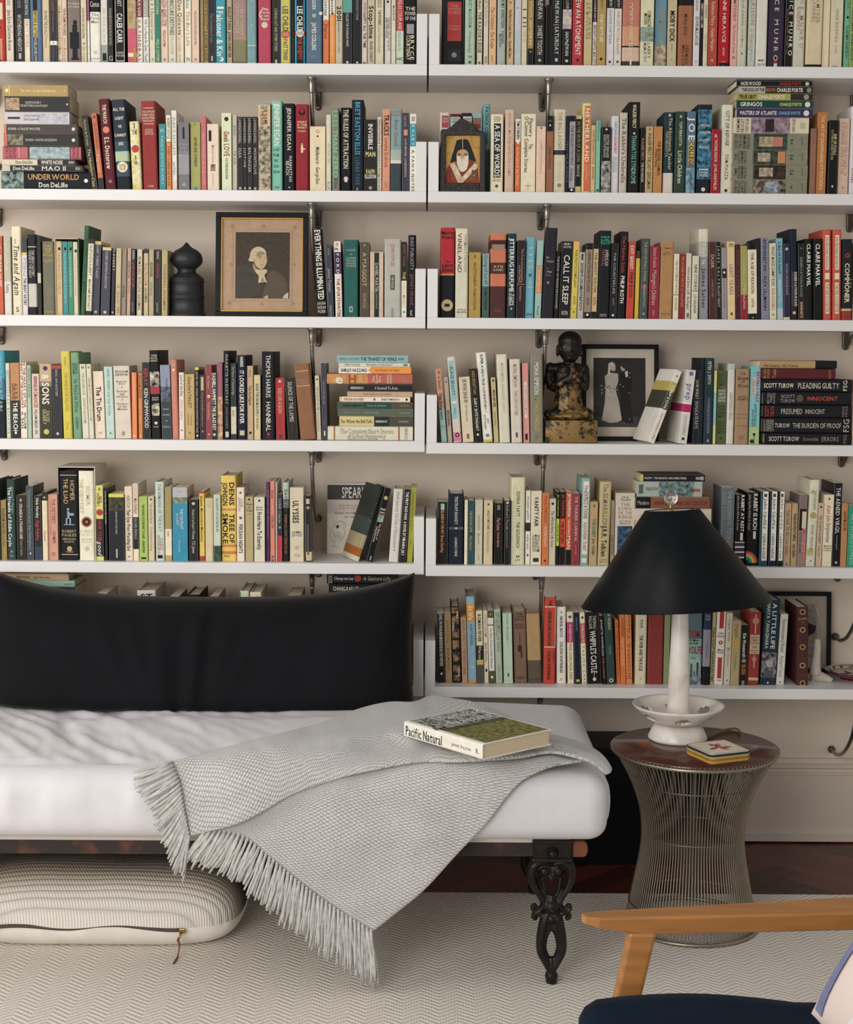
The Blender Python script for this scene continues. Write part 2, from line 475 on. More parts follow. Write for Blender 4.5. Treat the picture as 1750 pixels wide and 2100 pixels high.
# ------------------------------------------------------------------ brackets
M_steel, nt, b = new_mat('brushed_nickel'); b.inputs['Metallic'].default_value = 1.0; b.inputs['Roughness'].default_value = 0.34
vary(nt, b, lin('a09a92'), 60, 0.8, 1.05)
M_iron, nt, b = new_mat('dark_iron'); b.inputs['Metallic'].default_value = 0.85; b.inputs['Roughness'].default_value = 0.42
vary(nt, b, lin('6d645c'), 60, 0.7, 1.05)
tongue = [(-0.010, 0.0)]
for k in range(9):
    a = math.pi+math.pi*k/8; tongue.append((0.0085*math.cos(a), -0.040+0.0085*math.sin(a)))
tongue.append((0.010, 0.0))
def bracket(X, z, label):
    t = thing('shelf_bracket', label, 'bracket', (X, YW, z), group='metal shelf brackets')
    prism('wall_plate', tongue, -0.010, 0.0, M_iron, t, bevel=0.003)
    lathe('screw', [(0.0, -0.0135), (0.0028, -0.0130), (0.0032, -0.0105), (0.0032, -0.008)], M_steel, t, 10, loc=(0, 0, 0)).matrix_local = Matrix.Translation((0.0015, 0, -0.022)) @ Matrix.Rotation(-math.pi/2, 4, 'X') @ Matrix.Translation((0, 0, 0.0235)) 
    arm = catmull([(0, -0.005, -0.034), (0.001, -0.028, -0.030), (0.001, -0.055, -0.014), (0, -0.12, -0.0055), (0, -0.236, -0.0045)], 6)
    tube('top_arm', arm, [0.0075-0.003*min(1, i/14) for i in range(len(arm))], M_iron, t, 10)
    lathe('flange', [(0.0, -0.003), (0.0055, -0.040), (0.0065, -0.038), (0.0075, -0.020), (0.0085, -0.0075), (0.0118, -0.0055), (0.0122, -0.0015), (0.0118, 0.0), (0.0, 0.0)][1:], M_steel, t, 20, loc=(0, -0.236, 0))
    rod = catmull([(0, -0.236, -0.038), (0, -0.226, -0.075), (0.0005, -0.205, -0.110), (0.001, -0.178, -0.138), (0.001, -0.145, -0.165), (0.001, -0.105, -0.188), (0.0, -0.060, -0.202), (0, -0.025, -0.204), (0, -0.002, -0.202)], 6)
    tube('curved_rod', rod, 0.0052, M_steel, t, 12)
    lathe('rosette', [(0.0075, 0.0), (0.0105, 0.002), (0.0105, 0.006), (0.0078, 0.012), (0.0055, 0.014)], M_iron, t, 18).matrix_local = Matrix.Translation((0, 0, -0.202)) @ Matrix.Rotation(math.pi/2, 4, 'X')
for i in range(6):
    for X, bay, where in ((-1.152, 'L', 'far from the end panels'), (-0.2915, 'L', 'nearer the end panels'), (0.308, 'R', 'nearer the end panels'), (1.143, 'R', 'far from the end panels')):
        if i == 5 and bay == 'L': continue
        nm_ = ('%s shelf' % ORD[i]) if i < 5 else 'lowest shelf'
        bracket(X, ZB[bay][i]+0.0003, 'metal bracket with curved rod under %s, %s side, %s' % (nm_, 'bolster' if bay == 'L' else 'lamp', where))

# black low box behind the side table
M_blackbox, nt, b = new_mat('black_lacquer'); b.inputs['Roughness'].default_value = 0.5
vary(nt, b, lin('0b0e14'), 8, 0.8, 1.2)
t = thing('storage_box', 'low matt black box against the wall behind the side table', 'box', (0.55, 4.05, 0.0))
box('body', -0.16, 0.262, 0.0, 0.19, 0.0, 0.300, M_blackbox, t, bevel=0.003)
box('lid', -0.164, 0.266, -0.004, 0.19, 0.3005, 0.318, M_blackbox, t, bevel=0.003)
# ------------------------------------------------------------------ daybed
from mathutils import noise as mnoise
def fabric(name, h, rough=0.9, weave=900.0, strength=0.25, lo=0.93, hi=1.04, sheen=0.0, scale=30):
    m, nt, b = new_mat(name); b.inputs['Roughness'].default_value = rough
    vary(nt, b, lin(h), scale, lo, hi)
    if sheen:
        b.inputs['Sheen Weight'].default_value = sheen; b.inputs['Sheen Roughness'].default_value = 0.4
    tc = nt.nodes.new('ShaderNodeTexCoord'); w1 = nt.nodes.new('ShaderNodeTexNoise')
    w1.inputs['Scale'].default_value = weave; w1.inputs['Detail'].default_value = 1.0
    nt.links.new(tc.outputs['Object'], w1.inputs['Vector']); bump(nt, b, w1.outputs['Fac'], strength, 0.0008)
    return m
M_iron2, nt, b = new_mat('cast_iron'); b.inputs['Metallic'].default_value = 0.6; b.inputs['Roughness'].default_value = 0.38
n_, _ = vary(nt, b, lin('2b2523'), 70, 0.6, 1.2); bump(nt, b, n_.outputs['Fac'], 0.25, 0.001)
M_rust, nt, b = new_mat('rusty_rail'); b.inputs['Metallic'].default_value = 0.4; b.inputs['Roughness'].default_value = 0.55
tc = nt.nodes.new('ShaderNodeTexCoord'); nz = nt.nodes.new('ShaderNodeTexNoise'); nz.inputs['Scale'].default_value = 16; nz.inputs['Detail'].default_value = 6
nt.links.new(tc.outputs['Object'], nz.inputs['Vector'])
cr = nt.nodes.new('ShaderNodeValToRGB'); cr.color_ramp.elements[0].position = 0.52; cr.color_ramp.elements[0].color = lin('332a27')
cr.color_ramp.elements[1].position = 0.74; cr.color_ramp.elements[1].color = lin('7a4530')
nt.links.new(nz.outputs['Fac'], cr.inputs['Fac']); nt.links.new(cr.outputs['Color'], b.inputs['Base Color'])
M_linen = fabric('white_linen', 'd9d6d9', 0.9, 700, 0.22, 0.97, 1.02)
M_ticking = fabric('ticking', 'cfc8bf', 0.95, 900, 0.4)

YL = 3.255
daybed = thing('daybed', 'antique iron daybed frame with carved scroll legs holding the white mattress', 'daybed', (0.285, YL, 0.006))
def LP(cx, cy, Y=YL):
    p = pixY(1000+cx/5.1233, 1650+cy/5.1233, Y)
    return (p.x-0.285, p.z-0.006)
def stroke(pts, rads, flat=1.7):
    q = catmull([Vector((LP(a, b)[0], 0, LP(a, b)[1])) for a, b in pts], 5)
    k = 0.000203
    rr = []
    m = len(q)
    for i in range(m):
        t = i/(m-1)*(len(rads)-1); j = min(int(t), len(rads)-2); rr.append(k*(rads[j]*(1-(t-j))+rads[j+1]*(t-j)))
    v, f = tube_data(q, rr, 8)
    return [(p[0], p[1]*flat, p[2]) for p in v], f
def ball(cx, cy, r, dy=0.0, sy=1.0):
    x, z = LP(cx, cy); r *= 0.000203
    return blob((x, dy, z), (r, r*sy, r), 10)
def carved_leg_data():
    parts = []
    for s in (1, -1):
        mx = lambda x: 672+s*(x-672)
        parts += [stroke([(mx(655), 625), (mx(560), 590), (mx(478), 640), (mx(462), 745), (mx(500), 860), (mx(560), 960), (mx(610), 1060)], [30, 48, 54, 50, 44, 40, 36]),
                  stroke([(mx(648), 640), (mx(655), 720), (mx(590), 735), (mx(545), 690), (mx(570), 640), (mx(620), 660)], [22, 24, 24, 22, 18, 12]),
                  ball(mx(600), 690, 52, -0.005),
                  stroke([(mx(575), 760), (mx(590), 850), (mx(615), 950), (mx(640), 1010)], [20, 26, 24, 20]),
                  stroke([(mx(590), 1010), (mx(560), 1100), (mx(500), 1120), (mx(470), 1075), (mx(500), 1050), (mx(515), 1085)], [30, 30, 26, 22, 18, 12]),
                  stroke([(mx(600), 1240), (mx(580), 1160), (mx(520), 1135), (mx(478), 1170), (mx(505), 1205), (mx(520), 1175)], [30, 30, 26, 24, 18, 12]),
                  stroke([(mx(640), 1120), (mx(600), 1200), (mx(575), 1300), (mx(555), 1420), (mx(560), 1540), (mx(605), 1640), (mx(655), 1740)], [38, 50, 50, 46, 46, 42, 34]),
                  stroke([(mx(655), 1200), (mx(640), 1300), (mx(610), 1390), (mx(600), 1500), (mx(625), 1590), (mx(662), 1660)], [22, 34, 28, 24, 24, 22]),
                  ]
    parts += [ball(672, 765, 36, -0.006), ball(672, 1060, 92, 0, 1.2), ball(672, 1080, 30, -0.022), ball(672, 1190, 60, 0, 1.5),
              stroke([(672, 1600), (672, 1700), (672, 1790)], [30, 48, 52], 1.3),
              stroke([(672, 935), (672, 1000)], [40, 60], 1.3),
              ball(672, 1800, 74), stroke([(672, 1820), (674, 1880), (676, 1912)], [60, 66, 52], 1.1)]
    return join_data(parts)
lv, lf = carved_leg_data()
legs = []
for dx, dy, flip in ((0, 0, 1), (0, 0.56, 1), (-1.72, 0, 1), (-1.72, 0.56, 1)):
    if not legs:
        leg = obj('leg', [(x_, y_, max(z_, 0.0)) for x_, y_, z_ in lv], lf, M_iron2, daybed, True); voxelize(leg, 0.0022, 3)
    else:
        leg = legs[0].copy(); COL.objects.link(leg); leg.parent = daybed
    leg.location = (dx, dy, 0); legs.append(leg)
    x0, z1 = LP(470, 345); x1, z0 = LP(885, 580)
    bk = box('leg_block', x0+dx+0.002, x1+dx-0.002, -0.018+dy, 0.03+dy, z0+0.003, z1-0.003, M_iron2, daybed, bevel=0.002)
    for za in (z0, z1-0.009): box('moulding', x0+dx-0.001, x1+dx+0.001, -0.022+dy, 0.033+dy, za, za+0.009, M_iron2, bk, bevel=0.003)
    bx_, bz_ = LP(675, 475)
    hx = [(0.013*math.cos(math.pi/3*k), 0.013*math.sin(math.pi/3*k)) for k in range(6)]
    lathe('bolt', [(0.0125, 0), (0.0125, 0.006), (0.0085, 0.008), (0.009, 0.015), (0.006, 0.019), (0.002, 0.020)], M_iron2, bk, 8).matrix_local = Matrix.Translation((bx_+dx, -0.017+dy, bz_)) @ Matrix.Rotation(math.pi/2, 4, 'X')
xa, zr1 = LP(1055, 380); xb, zr0 = LP(0, 535)
prof = []
zc = (zr0+zr1)/2; hh = (zr1-zr0)/2
for k in range(9):
    a = -math.pi/2+math.pi*k/8; prof.append((xa-hh*0.55+hh*0.55*math.cos(a), zc+hh*math.sin(a)))
prof += [(-1.80, zr1), (-1.80, zr0)]
prism('side_rail', prof, -0.006, 0.006, M_rust, daybed, bevel=0.0015)
prf2 = [(x_, z_) for x_, z_ in prof[:9]]+[(LP(897, 380)[0], zr1+0.0004), (LP(897, 380)[0], zr0-0.0004)]
prism('rail_end', prf2, -0.0075, 0.0075, mat('7d4a33', 0.6, 0.2, tag='rust'), daybed, bevel=0.0015)
r2 = prism('side_rail', prof, 0.554, 0.566, M_rust, daybed, bevel=0.0015)
for X in (-0.005, -1.72): box('cross_rail', X-0.006, X+0.006, 0.0, 0.56, zr0+0.004, zr1-0.002, M_iron2, daybed)
x0, zs1 = LP(0, 318); x1, _ = LP(868, 330)
box('slatted_base', -1.78, x1, -0.012, 0.575, zr1-0.002, zs1, M_ticking, daybed, bevel=0.003)
ZM0 = zs1+0.006

# mattress: rounded soft box
MX0, MX1, MY0, MY1, MZ0, MZ1 = -1.55, 0.392, 3.195, 3.905, ZM0, 0.474
def soft_box(nx, ny, nz, x0, x1, y0, y1, z0, z1, r, fn=None):
    bm = bmesh.new(); vd = {}
    def P(i, j, k):
        key = (i, j, k)
        if key in vd: return vd[key]
        x, y, z = x0+(x1-x0)*i/nx, y0+(y1-y0)*j/ny, z0+(z1-z0)*k/nz
        q = Vector((min(max(x, x0+r), x1-r), min(max(y, y0+r), y1-r), min(max(z, z0+r*0.9), z1-r*0.9)))
        d = Vector((x, y, z))-q
        if d.length > 1e-9:
            d.normalize(); p = q+Vector((d.x*r, d.y*r, d.z*r*0.9))
        else: p = Vector((x, y, z))
        if fn: p = fn(p, d)
        vd[key] = bm.verts.new(p); return vd[key]
    for i in range(nx):
        for j in range(ny):
            bm.faces.new((P(i,j,nz), P(i+1,j,nz), P(i+1,j+1,nz), P(i,j+1,nz)))
            bm.faces.new((P(i,j,0), P(i,j+1,0), P(i+1,j+1,0), P(i+1,j,0)))
    for i in range(nx):
        for k in range(nz):
            bm.faces.new((P(i,0,k), P(i+1,0,k), P(i+1,0,k+1), P(i,0,k+1)))
            bm.faces.new((P(i,ny,k), P(i,ny,k+1), P(i+1,ny,k+1), P(i+1,ny,k)))
    for j in range(ny):
        for k in range(nz):
            bm.faces.new((P(nx,j,k), P(nx,j+1,k), P(nx,j+1,k+1), P(nx,j,k+1)))
            bm.faces.new((P(0,j,k), P(0,j,k+1), P(0,j+1,k+1), P(0,j+1,k)))
    return bm
def mat_shape(p, d):
    x, y, z = p
    top = max(0.0, (z-MZ0)/(MZ1-MZ0))
    ex = min(1.0, (MX1-x)/0.25) if x < MX1 else 0
    crown = 0.020*top*max(0, 1-((y-3.55)/0.40)**2)*max(0.0, ex)
    if x < 0.05 and y > 3.62: crown -= 0.010*min(1, (y-3.62)/0.08)*top*min(1, (0.05-x)/0.06)
    crown += 0.012*math.exp(-((x+0.02)/0.30)**2)*top*max(0, 1-((y-3.5)/0.42)**2)
    w = 0.0
    left = 1/(1+math.exp((x+0.45)/0.10))
    if y < 3.26:                                   # pulls down the front face
        w = left*(0.0042*math.sin(x*62+2.2*math.sin(x*13))+0.0030*mnoise.noise(Vector((x*30, z*6, 2.0))))*max(0, 1-abs(top-0.65)/0.6)
        bulge = 0.010*math.sin(math.pi*min(1, max(0, top)))
        return Vector((x, y-bulge+w, z+crown))
    fold = left*(0.013*mnoise.noise(Vector((x*9+y*5, y*3, 0.3)))+0.009*mnoise.noise(Vector((x*24+y*16, y*6, 3.1)))+0.003*mnoise.noise(Vector((x*60+y*20, y*12, 5.1))))*top
    px = (x+0.83)+(y-3.55)*0.35
    fold -= 0.010*math.exp(-(px/0.022)**2)*top*max(0, 1-((y-3.5)/0.16)**2)
    fold += 0.007*math.exp(-((px-0.035)/0.02)**2)*top*max(0, 1-((y-3.5)/0.16)**2)
    bx2 = 0.012*math.sin(math.pi*min(1, max(0, top))) if x > MX1-0.06 else 0
    return Vector((x+bx2, y, z+crown+fold))
bm = soft_box(220, 56, 12, MX0, MX1, MY0, MY1, MZ0, MZ1, 0.042, mat_shape)
mattress = bm_obj('mattress', bm, M_linen, None, True)
tag(mattress, 'plump white linen mattress lying on the iron daybed', 'mattress')

# ------------------------------------------------------------------ bolster
M_velvet, nt, b = new_mat('black_velvet'); b.inputs['Roughness'].default_value = 0.85
vary(nt, b, lin('0a0c10'), 9, 0.8, 1.25); b.inputs['Sheen Weight'].default_value = 0.10; b.inputs['Sheen Roughness'].default_value = 0.35
b.inputs['Sheen Tint'].default_value = (0.85, 0.75, 0.7, 1); b.inputs['Specular IOR Level'].default_value = 0.2
BL, BR = pixY(-22, 1300, 3.9).x, pixY(850, 1300, 3.9).x
bw = (BR-BL)/2; bxc = (BL+BR)/2
v, f = [], []
NU, NV = 110, 34
for side in (0, 1):
    for i in range(NU+1):
        u = -1+2*i/NU
        for j in range(NV+1):
            w_ = -1+2*j/NV
            e = max(0.0, 1-abs(u)**7)**0.55*max(0.0, 1-abs(w_)**(2.6 if w_ > 0 else 7))**0.5
            zt = 0.735+0.066*abs(u)**3.2; zb_ = 0.466+0.012*abs(u)**6
            z = zb_+(zt-zb_)*(w_+1)/2
            x = bxc+u*bw*(1-0.014*(1-w_*w_))
            xr = (x-pixY(330, 1300, 3.8).x)
            wr = 0.0
            for c0, sl, am, wd in ((0.0, 0.10, 0.008, 0.018), (0.05, 0.02, -0.007, 0.016), (0.085, -0.06, 0.008, 0.014), (0.12, 0.0, -0.007, 0.016), (-0.05, 0.35, 0.007, 0.02), (-0.11, 0.5, 0.005, 0.022), (0.15, -0.25, 0.006, 0.02), (0.20, -0.5, 0.005, 0.02)):
                wr += am*math.exp(-((xr-c0+sl*(z-0.60))/wd)**2)
            wr += 0.006*mnoise.noise(Vector((x*4, z*5, 1.7)))+0.003*mnoise.noise(Vector((x*13, z*9, 4.7)))
            th = (0.125 if side == 0 else 0.050)*e
            yc = 3.850+0.095*(w_+1)/2
            y = yc-th-wr*e if side == 0 else yc+th
            v.append((x, y, z))
N1 = (NU+1)*(NV+1)
for i in range(NU):
    for j in range(NV):
        a = i*(NV+1)+j
        f.append((a, a+NV+1, a+NV+2, a+1)); f.append((N1+a, N1+a+1, N1+a+NV+2, N1+a+NV+1))
bolster = obj('bolster_cushion', v, f, M_velvet, None, True)
bmx = bmesh.new(); bmx.from_mesh(bolster.data); bmesh.ops.remove_doubles(bmx, verts=bmx.verts[:], dist=0.0004); bmx.to_mesh(bolster.data); bmx.free()
tag(bolster, 'long black velvet bolster leaning on the back of the daybed', 'cushion')

# ------------------------------------------------------------------ grey throw
M_throw, nt, b = new_mat('grey_wool_weave'); b.inputs['Roughness'].default_value = 0.95
b.inputs['Sheen Weight'].default_value = 0.25
uv = nt.nodes.new('ShaderNodeUVMap'); uv.uv_map = 'UVMap'
sp = nt.nodes.new('ShaderNodeSeparateXYZ'); nt.links.new(uv.outputs['UV'], sp.inputs[0])
nd = nt.nodes.new('ShaderNodeTexNoise'); nd.inputs['Scale'].default_value = 60; nt.links.new(uv.outputs['UV'], nd.inputs['Vector'])
def wv(sock, per):
    a = nt.nodes.new('ShaderNodeMath'); a.operation = 'MULTIPLY_ADD'; a.inputs[1].default_value = math.pi/per
    nt.links.new(sock, a.inputs[0])
    k = nt.nodes.new('ShaderNodeMath'); k.operation = 'MULTIPLY'; k.inputs[1].default_value = 1.6
    nt.links.new(nd.outputs['Fac'], k.inputs[0]); nt.links.new(k.outputs[0], a.inputs[2])
    s_ = nt.nodes.new('ShaderNodeMath'); s_.operation = 'SINE'; nt.links.new(a.outputs[0], s_.inputs[0])
    return s_.outputs[0]
su, sv = wv(sp.outputs['X'], 0.0078), wv(sp.outputs['Y'], 0.0078)
def mm(op, a, c):
    n = nt.nodes.new('ShaderNodeMath'); n.operation = op
    for i, q in enumerate((a, c)):
        if isinstance(q, float): n.inputs[i].default_value = q
        else: nt.links.new(q, n.inputs[i])
    return n.outputs[0]
weave = mm('ABSOLUTE', mm('MULTIPLY', su, sv), 0.0)
weave = mm('POWER', weave, 0.5)
fz = nt.nodes.new('ShaderNodeTexNoise'); fz.inputs['Scale'].default_value = 260; fz.inputs['Detail'].default_value = 3; nt.links.new(uv.outputs['UV'], fz.inputs['Vector'])
big = nt.nodes.new('ShaderNodeTexNoise'); big.inputs['Scale'].default_value = 9; nt.links.new(uv.outputs['UV'], big.inputs['Vector'])
tot = mm('ADD', mm('MULTIPLY', weave, 0.50), mm('ADD', mm('MULTIPLY', fz.outputs['Fac'], 0.55), mm('MULTIPLY', big.outputs['Fac'], 0.15)))
cr = nt.nodes.new('ShaderNodeValToRGB'); cr.color_ramp.elements[0].position = 0.25; cr.color_ramp.elements[0].color = lin('7b7977')
cr.color_ramp.elements[1].position = 0.85; cr.color_ramp.elements[1].color = lin('d6d4d0')
nt.links.new(tot, cr.inputs['Fac']); nt.links.new(cr.outputs['Color'], b.inputs['Base Color'])
bump(nt, b, tot, 0.7, 0.003)
M_fringe = fabric('grey_yarn', 'c2c1bc', 0.95, 500, 0.5, 0.8, 1.12, 0.3, 90)

def drape(x, y, lift):
    """real spot of the cloth: on the mattress top, rolled over its front edge, or hanging before it"""
    ZT, YFR, R = 0.492, 3.178, 0.060
    d = ray(x, y)
    # march along the ray to the offset surface of the mattress envelope
    def sdf(p):
        crown = 0.012*math.exp(-((p.x+0.02)/0.30)**2)+0.006
        top = ZT+crown*max(0, 1-((p.y-3.5)/0.42)**2)
        if p.z < 0.40: return p.y-(YFR-lift+0.030*max(0.0, (0.352-p.z))/0.35)
        qy = (YFR+R)-p.y; qz = p.z-(top-R)
        if qy <= 0: return -(p.z-top-lift)
        if qz <= 0: return p.y-(YFR-lift)
        return -(math.hypot(qy, qz)-R-lift)
    t = 2.6
    p = EYE+d*t
    for _ in range(4000):
        if sdf(EYE+d*t) > 0: break
        t += 0.0008
    lo, hi = t-0.0008, t
    for _ in range(20):
        mid = (lo+hi)/2
        if sdf(EYE+d*mid) > 0: hi = mid
        else: lo = mid
    return EYE+d*lo
def curve2(pts, n):
    q = catmull([Vector((a, b_, 0)) for a, b_ in pts], 10)
    L = [0.0]
    for a, c in zip(q[:-1], q[1:]): L.append(L[-1]+(c-a).length)
    out = []
    for i in range(n+1):
        s_ = L[-1]*i/n; k = 0
        while k < len(L)-2 and L[k+1] < s_: k += 1
        t_ = (s_-L[k])/max(L[k+1]-L[k], 1e-9); out.append(q[k].lerp(q[k+1], t_))
    return out
def patch(top, bottom, left, right, nu, nv):
    T, B, Lf, Rt = curve2(top, nu), curve2(bottom, nu), curve2(left, nv), curve2(right, nv)
    g = []
    for i in range(nu+1):
        u = i/nu; col_ = []
        for j in range(nv+1):
            w_ = j/nv
            p = T[i]*(1-w_)+B[i]*w_+Lf[j]*(1-u)+Rt[j]*u
            p -= T[0]*(1-u)*(1-w_)+T[-1]*u*(1-w_)+B[0]*(1-u)*w_+B[-1]*u*w_
            col_.append((p.x, p.y))
        g.append(col_)
    return g
def cloth(name, g, liftfn, parent, angle, uv0):
    nu, nv = len(g)-1, len(g[0])-1
    pts = []
    for i in range(nu+1):
        for j in range(nv+1):
            lf_ = liftfn(i/nu, j/nv, *g[i][j]); pts.append(drape(g[i][j][0], g[i][j][1], lf_))
    faces = [(i*(nv+1)+j, i*(nv+1)+j+1, (i+1)*(nv+1)+j+1, (i+1)*(nv+1)+j) for i in range(nu) for j in range(nv)]
    o = obj(name, pts, faces, M_throw, parent, True)
    me = o.data; ul = me.uv_layers.new(name='UVMap')
    # arc length coordinates along the cloth
    U = [[0]*(nv+1) for _ in range(nu+1)]; W = [[0]*(nv+1) for _ in range(nu+1)]
    P = lambda i, j: pts[i*(nv+1)+j]
    for j in range(nv+1):
        for i in range(1, nu+1): U[i][j] = U[i-1][j]+(P(i, j)-P(i-1, j)).length
    for i in range(nu+1):
        for j in range(1, nv+1): W[i][j] = W[i][j-1]+(P(i, j)-P(i, j-1)).length
    ca, sa = math.cos(angle), math.sin(angle)
    for lp in me.loops:
        i, j = divmod(lp.vertex_index, nv+1)
        a, c = U[i][j], W[i][j]
        ul.data[lp.index].uv = (a*ca-c*sa+uv0, a*sa+c*ca)
    so = o.modifiers.new('thick', 'SOLIDIFY'); so.thickness = 0.007; so.offset = -1.0
    sb = o.modifiers.new('round', 'SUBSURF'); sb.levels = 1; sb.render_levels = 1
    return o
throw = thing('throw_blanket', 'heathered grey woven wool throw with tasselled fringe spilling off the mattress', 'blanket', (0, 3.3, 0.5))
throw.location = (0, 0, 0)
gA = patch([(392, 1702), (480, 1683), (600, 1618), (690, 1586), (850, 1548), (1050, 1536), (1200, 1528)],
           [(765, 1912), (800, 1885), (870, 1828), (935, 1757), (1000, 1688), (1040, 1635), (1075, 1598), (1130, 1570), (1200, 1556)],
           [(392, 1702), (490, 1712), (560, 1765), (650, 1838), (765, 1912)],
           [(1200, 1528), (1200, 1556)], 60, 36)
def liftA(u, w_, x, y):
    return 0.009+0.006*mnoise.noise(Vector((x*0.009+y*0.006, y*0.010-x*0.004, 0)))+0.002*mnoise.noise(Vector((x*0.03, y*0.03, 7)))
lower = cloth('lower_fold', gA, liftA, throw, 0.0, 0.0)
gB = patch([(350, 1560), (500, 1520), (650, 1482), (740, 1450), (800, 1437), (850, 1437), (885, 1424), (930, 1430), (985, 1441), (1060, 1475), (1120, 1500), (1195, 1522), (1236, 1546), (1257, 1576)],
           [(388, 1716), (480, 1694), (540, 1665), (600, 1630), (690, 1598), (770, 1578), (860, 1561), (960, 1560), (1060, 1552), (1130, 1540), (1195, 1554), (1222, 1567), (1244, 1588)],
           [(350, 1560), (368, 1605), (378, 1660), (388, 1716)],
           [(1257, 1576), (1253, 1584), (1244, 1588)], 88, 30)
def liftB(u, w_, x, y):
    l = 0.022+0.008*mnoise.noise(Vector((x*0.009, y*0.016+x*0.004, 5)))+0.002*mnoise.noise(Vector((x*0.03, y*0.04, 9)))
    l += 0.012*math.exp(-((y-1490-(900-x)*0.10)/16)**2)*max(0, math.sin(math.pi*min(1, max(0, (x-480)/520))))
    l -= 0.009*math.exp(-((y-1530-(900-x)*0.13)/14)**2)*max(0, math.sin(math.pi*min(1, max(0, (x-520)/450))))
    if x < 480: l -= 0.010*(480-x)/130
    return max(l, 0.010)
upper = cloth('upper_fold', gB, liftB, throw, math.radians(45), 0.3)
def fringe(name, edge, count, lfn, seed):
    rnd = random.Random(seed); parts = []
    for i in range(count):
        u = (i+0.5)/count
        k = u*(len(edge)-1); a = int(min(k, len(edge)-2)); p = edge[a].lerp(edge[a+1], k-a)
        for s_ in range(5):
            d2, liftx = lfn(u, rnd)
            pts = []
            rr = []
            jx, jy = rnd.uniform(-5, 5), rnd.uniform(-4, 4)
            for q in range(6):
                t_ = q/5
                x_ = p.x+d2[0]*t_+jx*min(1, t_*1.6)+6*rnd.uniform(-1, 1)*t_*(1-t_)
                y_ = p.y+d2[1]*(t_**0.92)+jy*t_
                pts.append(drape(x_, y_, liftx+0.003*s_*t_*(1-0.3*t_)+0.004))
                rr.append(0.0030 if 0 < q < 5 else (0.0034 if q == 0 else 0.0022))
            parts.append(tube_data(pts, rr, 5))
        kn = drape(p.x, p.y, 0.010); parts.append(blob(kn, (0.0045, 0.0045, 0.0045), 6))
    V, F = join_data(parts)
    o = obj(name, V, F, M_fringe, throw, True); o['kind'] = 'stuff'
    return o
eA = [Vector((a[0], a[1], 0)) for a in gA[0]]
eB = [Vector((a[0], a[1], 0)) for a in gB[0]]
def lfA(u, r): return ((-48+60*u+r.uniform(-9, 9), 62+52*u*(1 if u < 0.85 else 0.92)+r.uniform(-10, 12)), 0.008)
def lfB(u, r): return ((-84+66*u+r.uniform(-6, 6), 26+62*u+r.uniform(-8, 8)), 0.014)
fringe('fringe', eA[2:], 42, lfA, 3)
fringe('fringe', eB, 20, lfB, 5)

# ------------------------------------------------------------------ crochet floor cushion
M_croch, nt, b = new_mat('ombre_crochet'); b.inputs['Roughness'].default_value = 0.95
tc = nt.nodes.new('ShaderNodeTexCoord'); sp = nt.nodes.new('ShaderNodeSeparateXYZ'); nt.links.new(tc.outputs['Object'], sp.inputs[0])
nzc = nt.nodes.new('ShaderNodeTexNoise'); nzc.inputs['Scale'].default_value = 7; nt.links.new(tc.outputs['Object'], nzc.inputs['Vector'])
yy = mm('ADD', sp.outputs['Y'], mm('MULTIPLY', nzc.outputs['Fac'], 0.009))
cr = nt.nodes.new('ShaderNodeValToRGB')
els = cr.color_ramp.elements
els[0].position = 0.0; els[0].color = lin('eee9e0'); els[1].position = 1.0; els[1].color = lin('3a352f')
for pos, hx_ in ((0.20, 'ece6dc'), (0.30, 'd8cfc2'), (0.40, 'c5bbad'), (0.50, 'a79d90'), (0.60, '8a8177'), (0.72, '655d54'), (0.85, '463f39')):
    e_ = els.new(pos); e_.color = lin(hx_)
mr = nt.nodes.new('ShaderNodeMapRange'); mr.inputs['From Min'].default_value = -0.29; mr.inputs['From Max'].default_value = -0.105
nt.links.new(yy, mr.inputs['Value']); nt.links.new(mr.outputs[0], cr.inputs['Fac'])
rowh = mm('ABSOLUTE', mm('SINE', mm('MULTIPLY', yy, math.pi/0.0125), 0.0), 0.0)
sth = mm('ABSOLUTE', mm('SINE', mm('MULTIPLY', mm('ADD', sp.outputs['X'], mm('MULTIPLY', sp.outputs['Y'], 0.6)), math.pi/0.0068), 0.0), 0.0)
hgt = mm('MULTIPLY', mm('POWER', rowh, 0.6), mm('ADD', mm('MULTIPLY', sth, 0.5), 0.5))
mxc = nt.nodes.new('ShaderNodeMix'); mxc.data_type = 'RGBA'; mxc.blend_type = 'MULTIPLY'; mxc.inputs['Factor'].default_value = 1.0
nt.links.new(cr.outputs['Color'], mxc.inputs['A'])
dk = mm('ADD', mm('MULTIPLY', hgt, 0.42), 0.64); nt.links.new(dk, mxc.inputs['B'])
nt.links.new(mxc.outputs['Result'], b.inputs['Base Color']); bump(nt, b, hgt, 0.8, 0.004)
M_cotton = fabric('white_cotton', 'ece7df', 0.9, 500, 0.2)
M_brass = mat('a98a4a', 0.35, 0.9, tag='brass'); M_zip = mat('4a4034', 0.6, tag='zip'); M_leather = mat('7a4a30', 0.6, tag='leather')
cush = thing('floor_cushion', 'crocheted ombre floor cushion fading from cream to charcoal, under the daybed', 'cushion', (-0.745, 3.70, 0.006))
HW, HD = 0.335, 0.295
def cz(u, w_):
    return max(0.0, 1-abs(u)**4.5)**0.45*max(0.0, 1-abs(w_)**3.4)**0.45
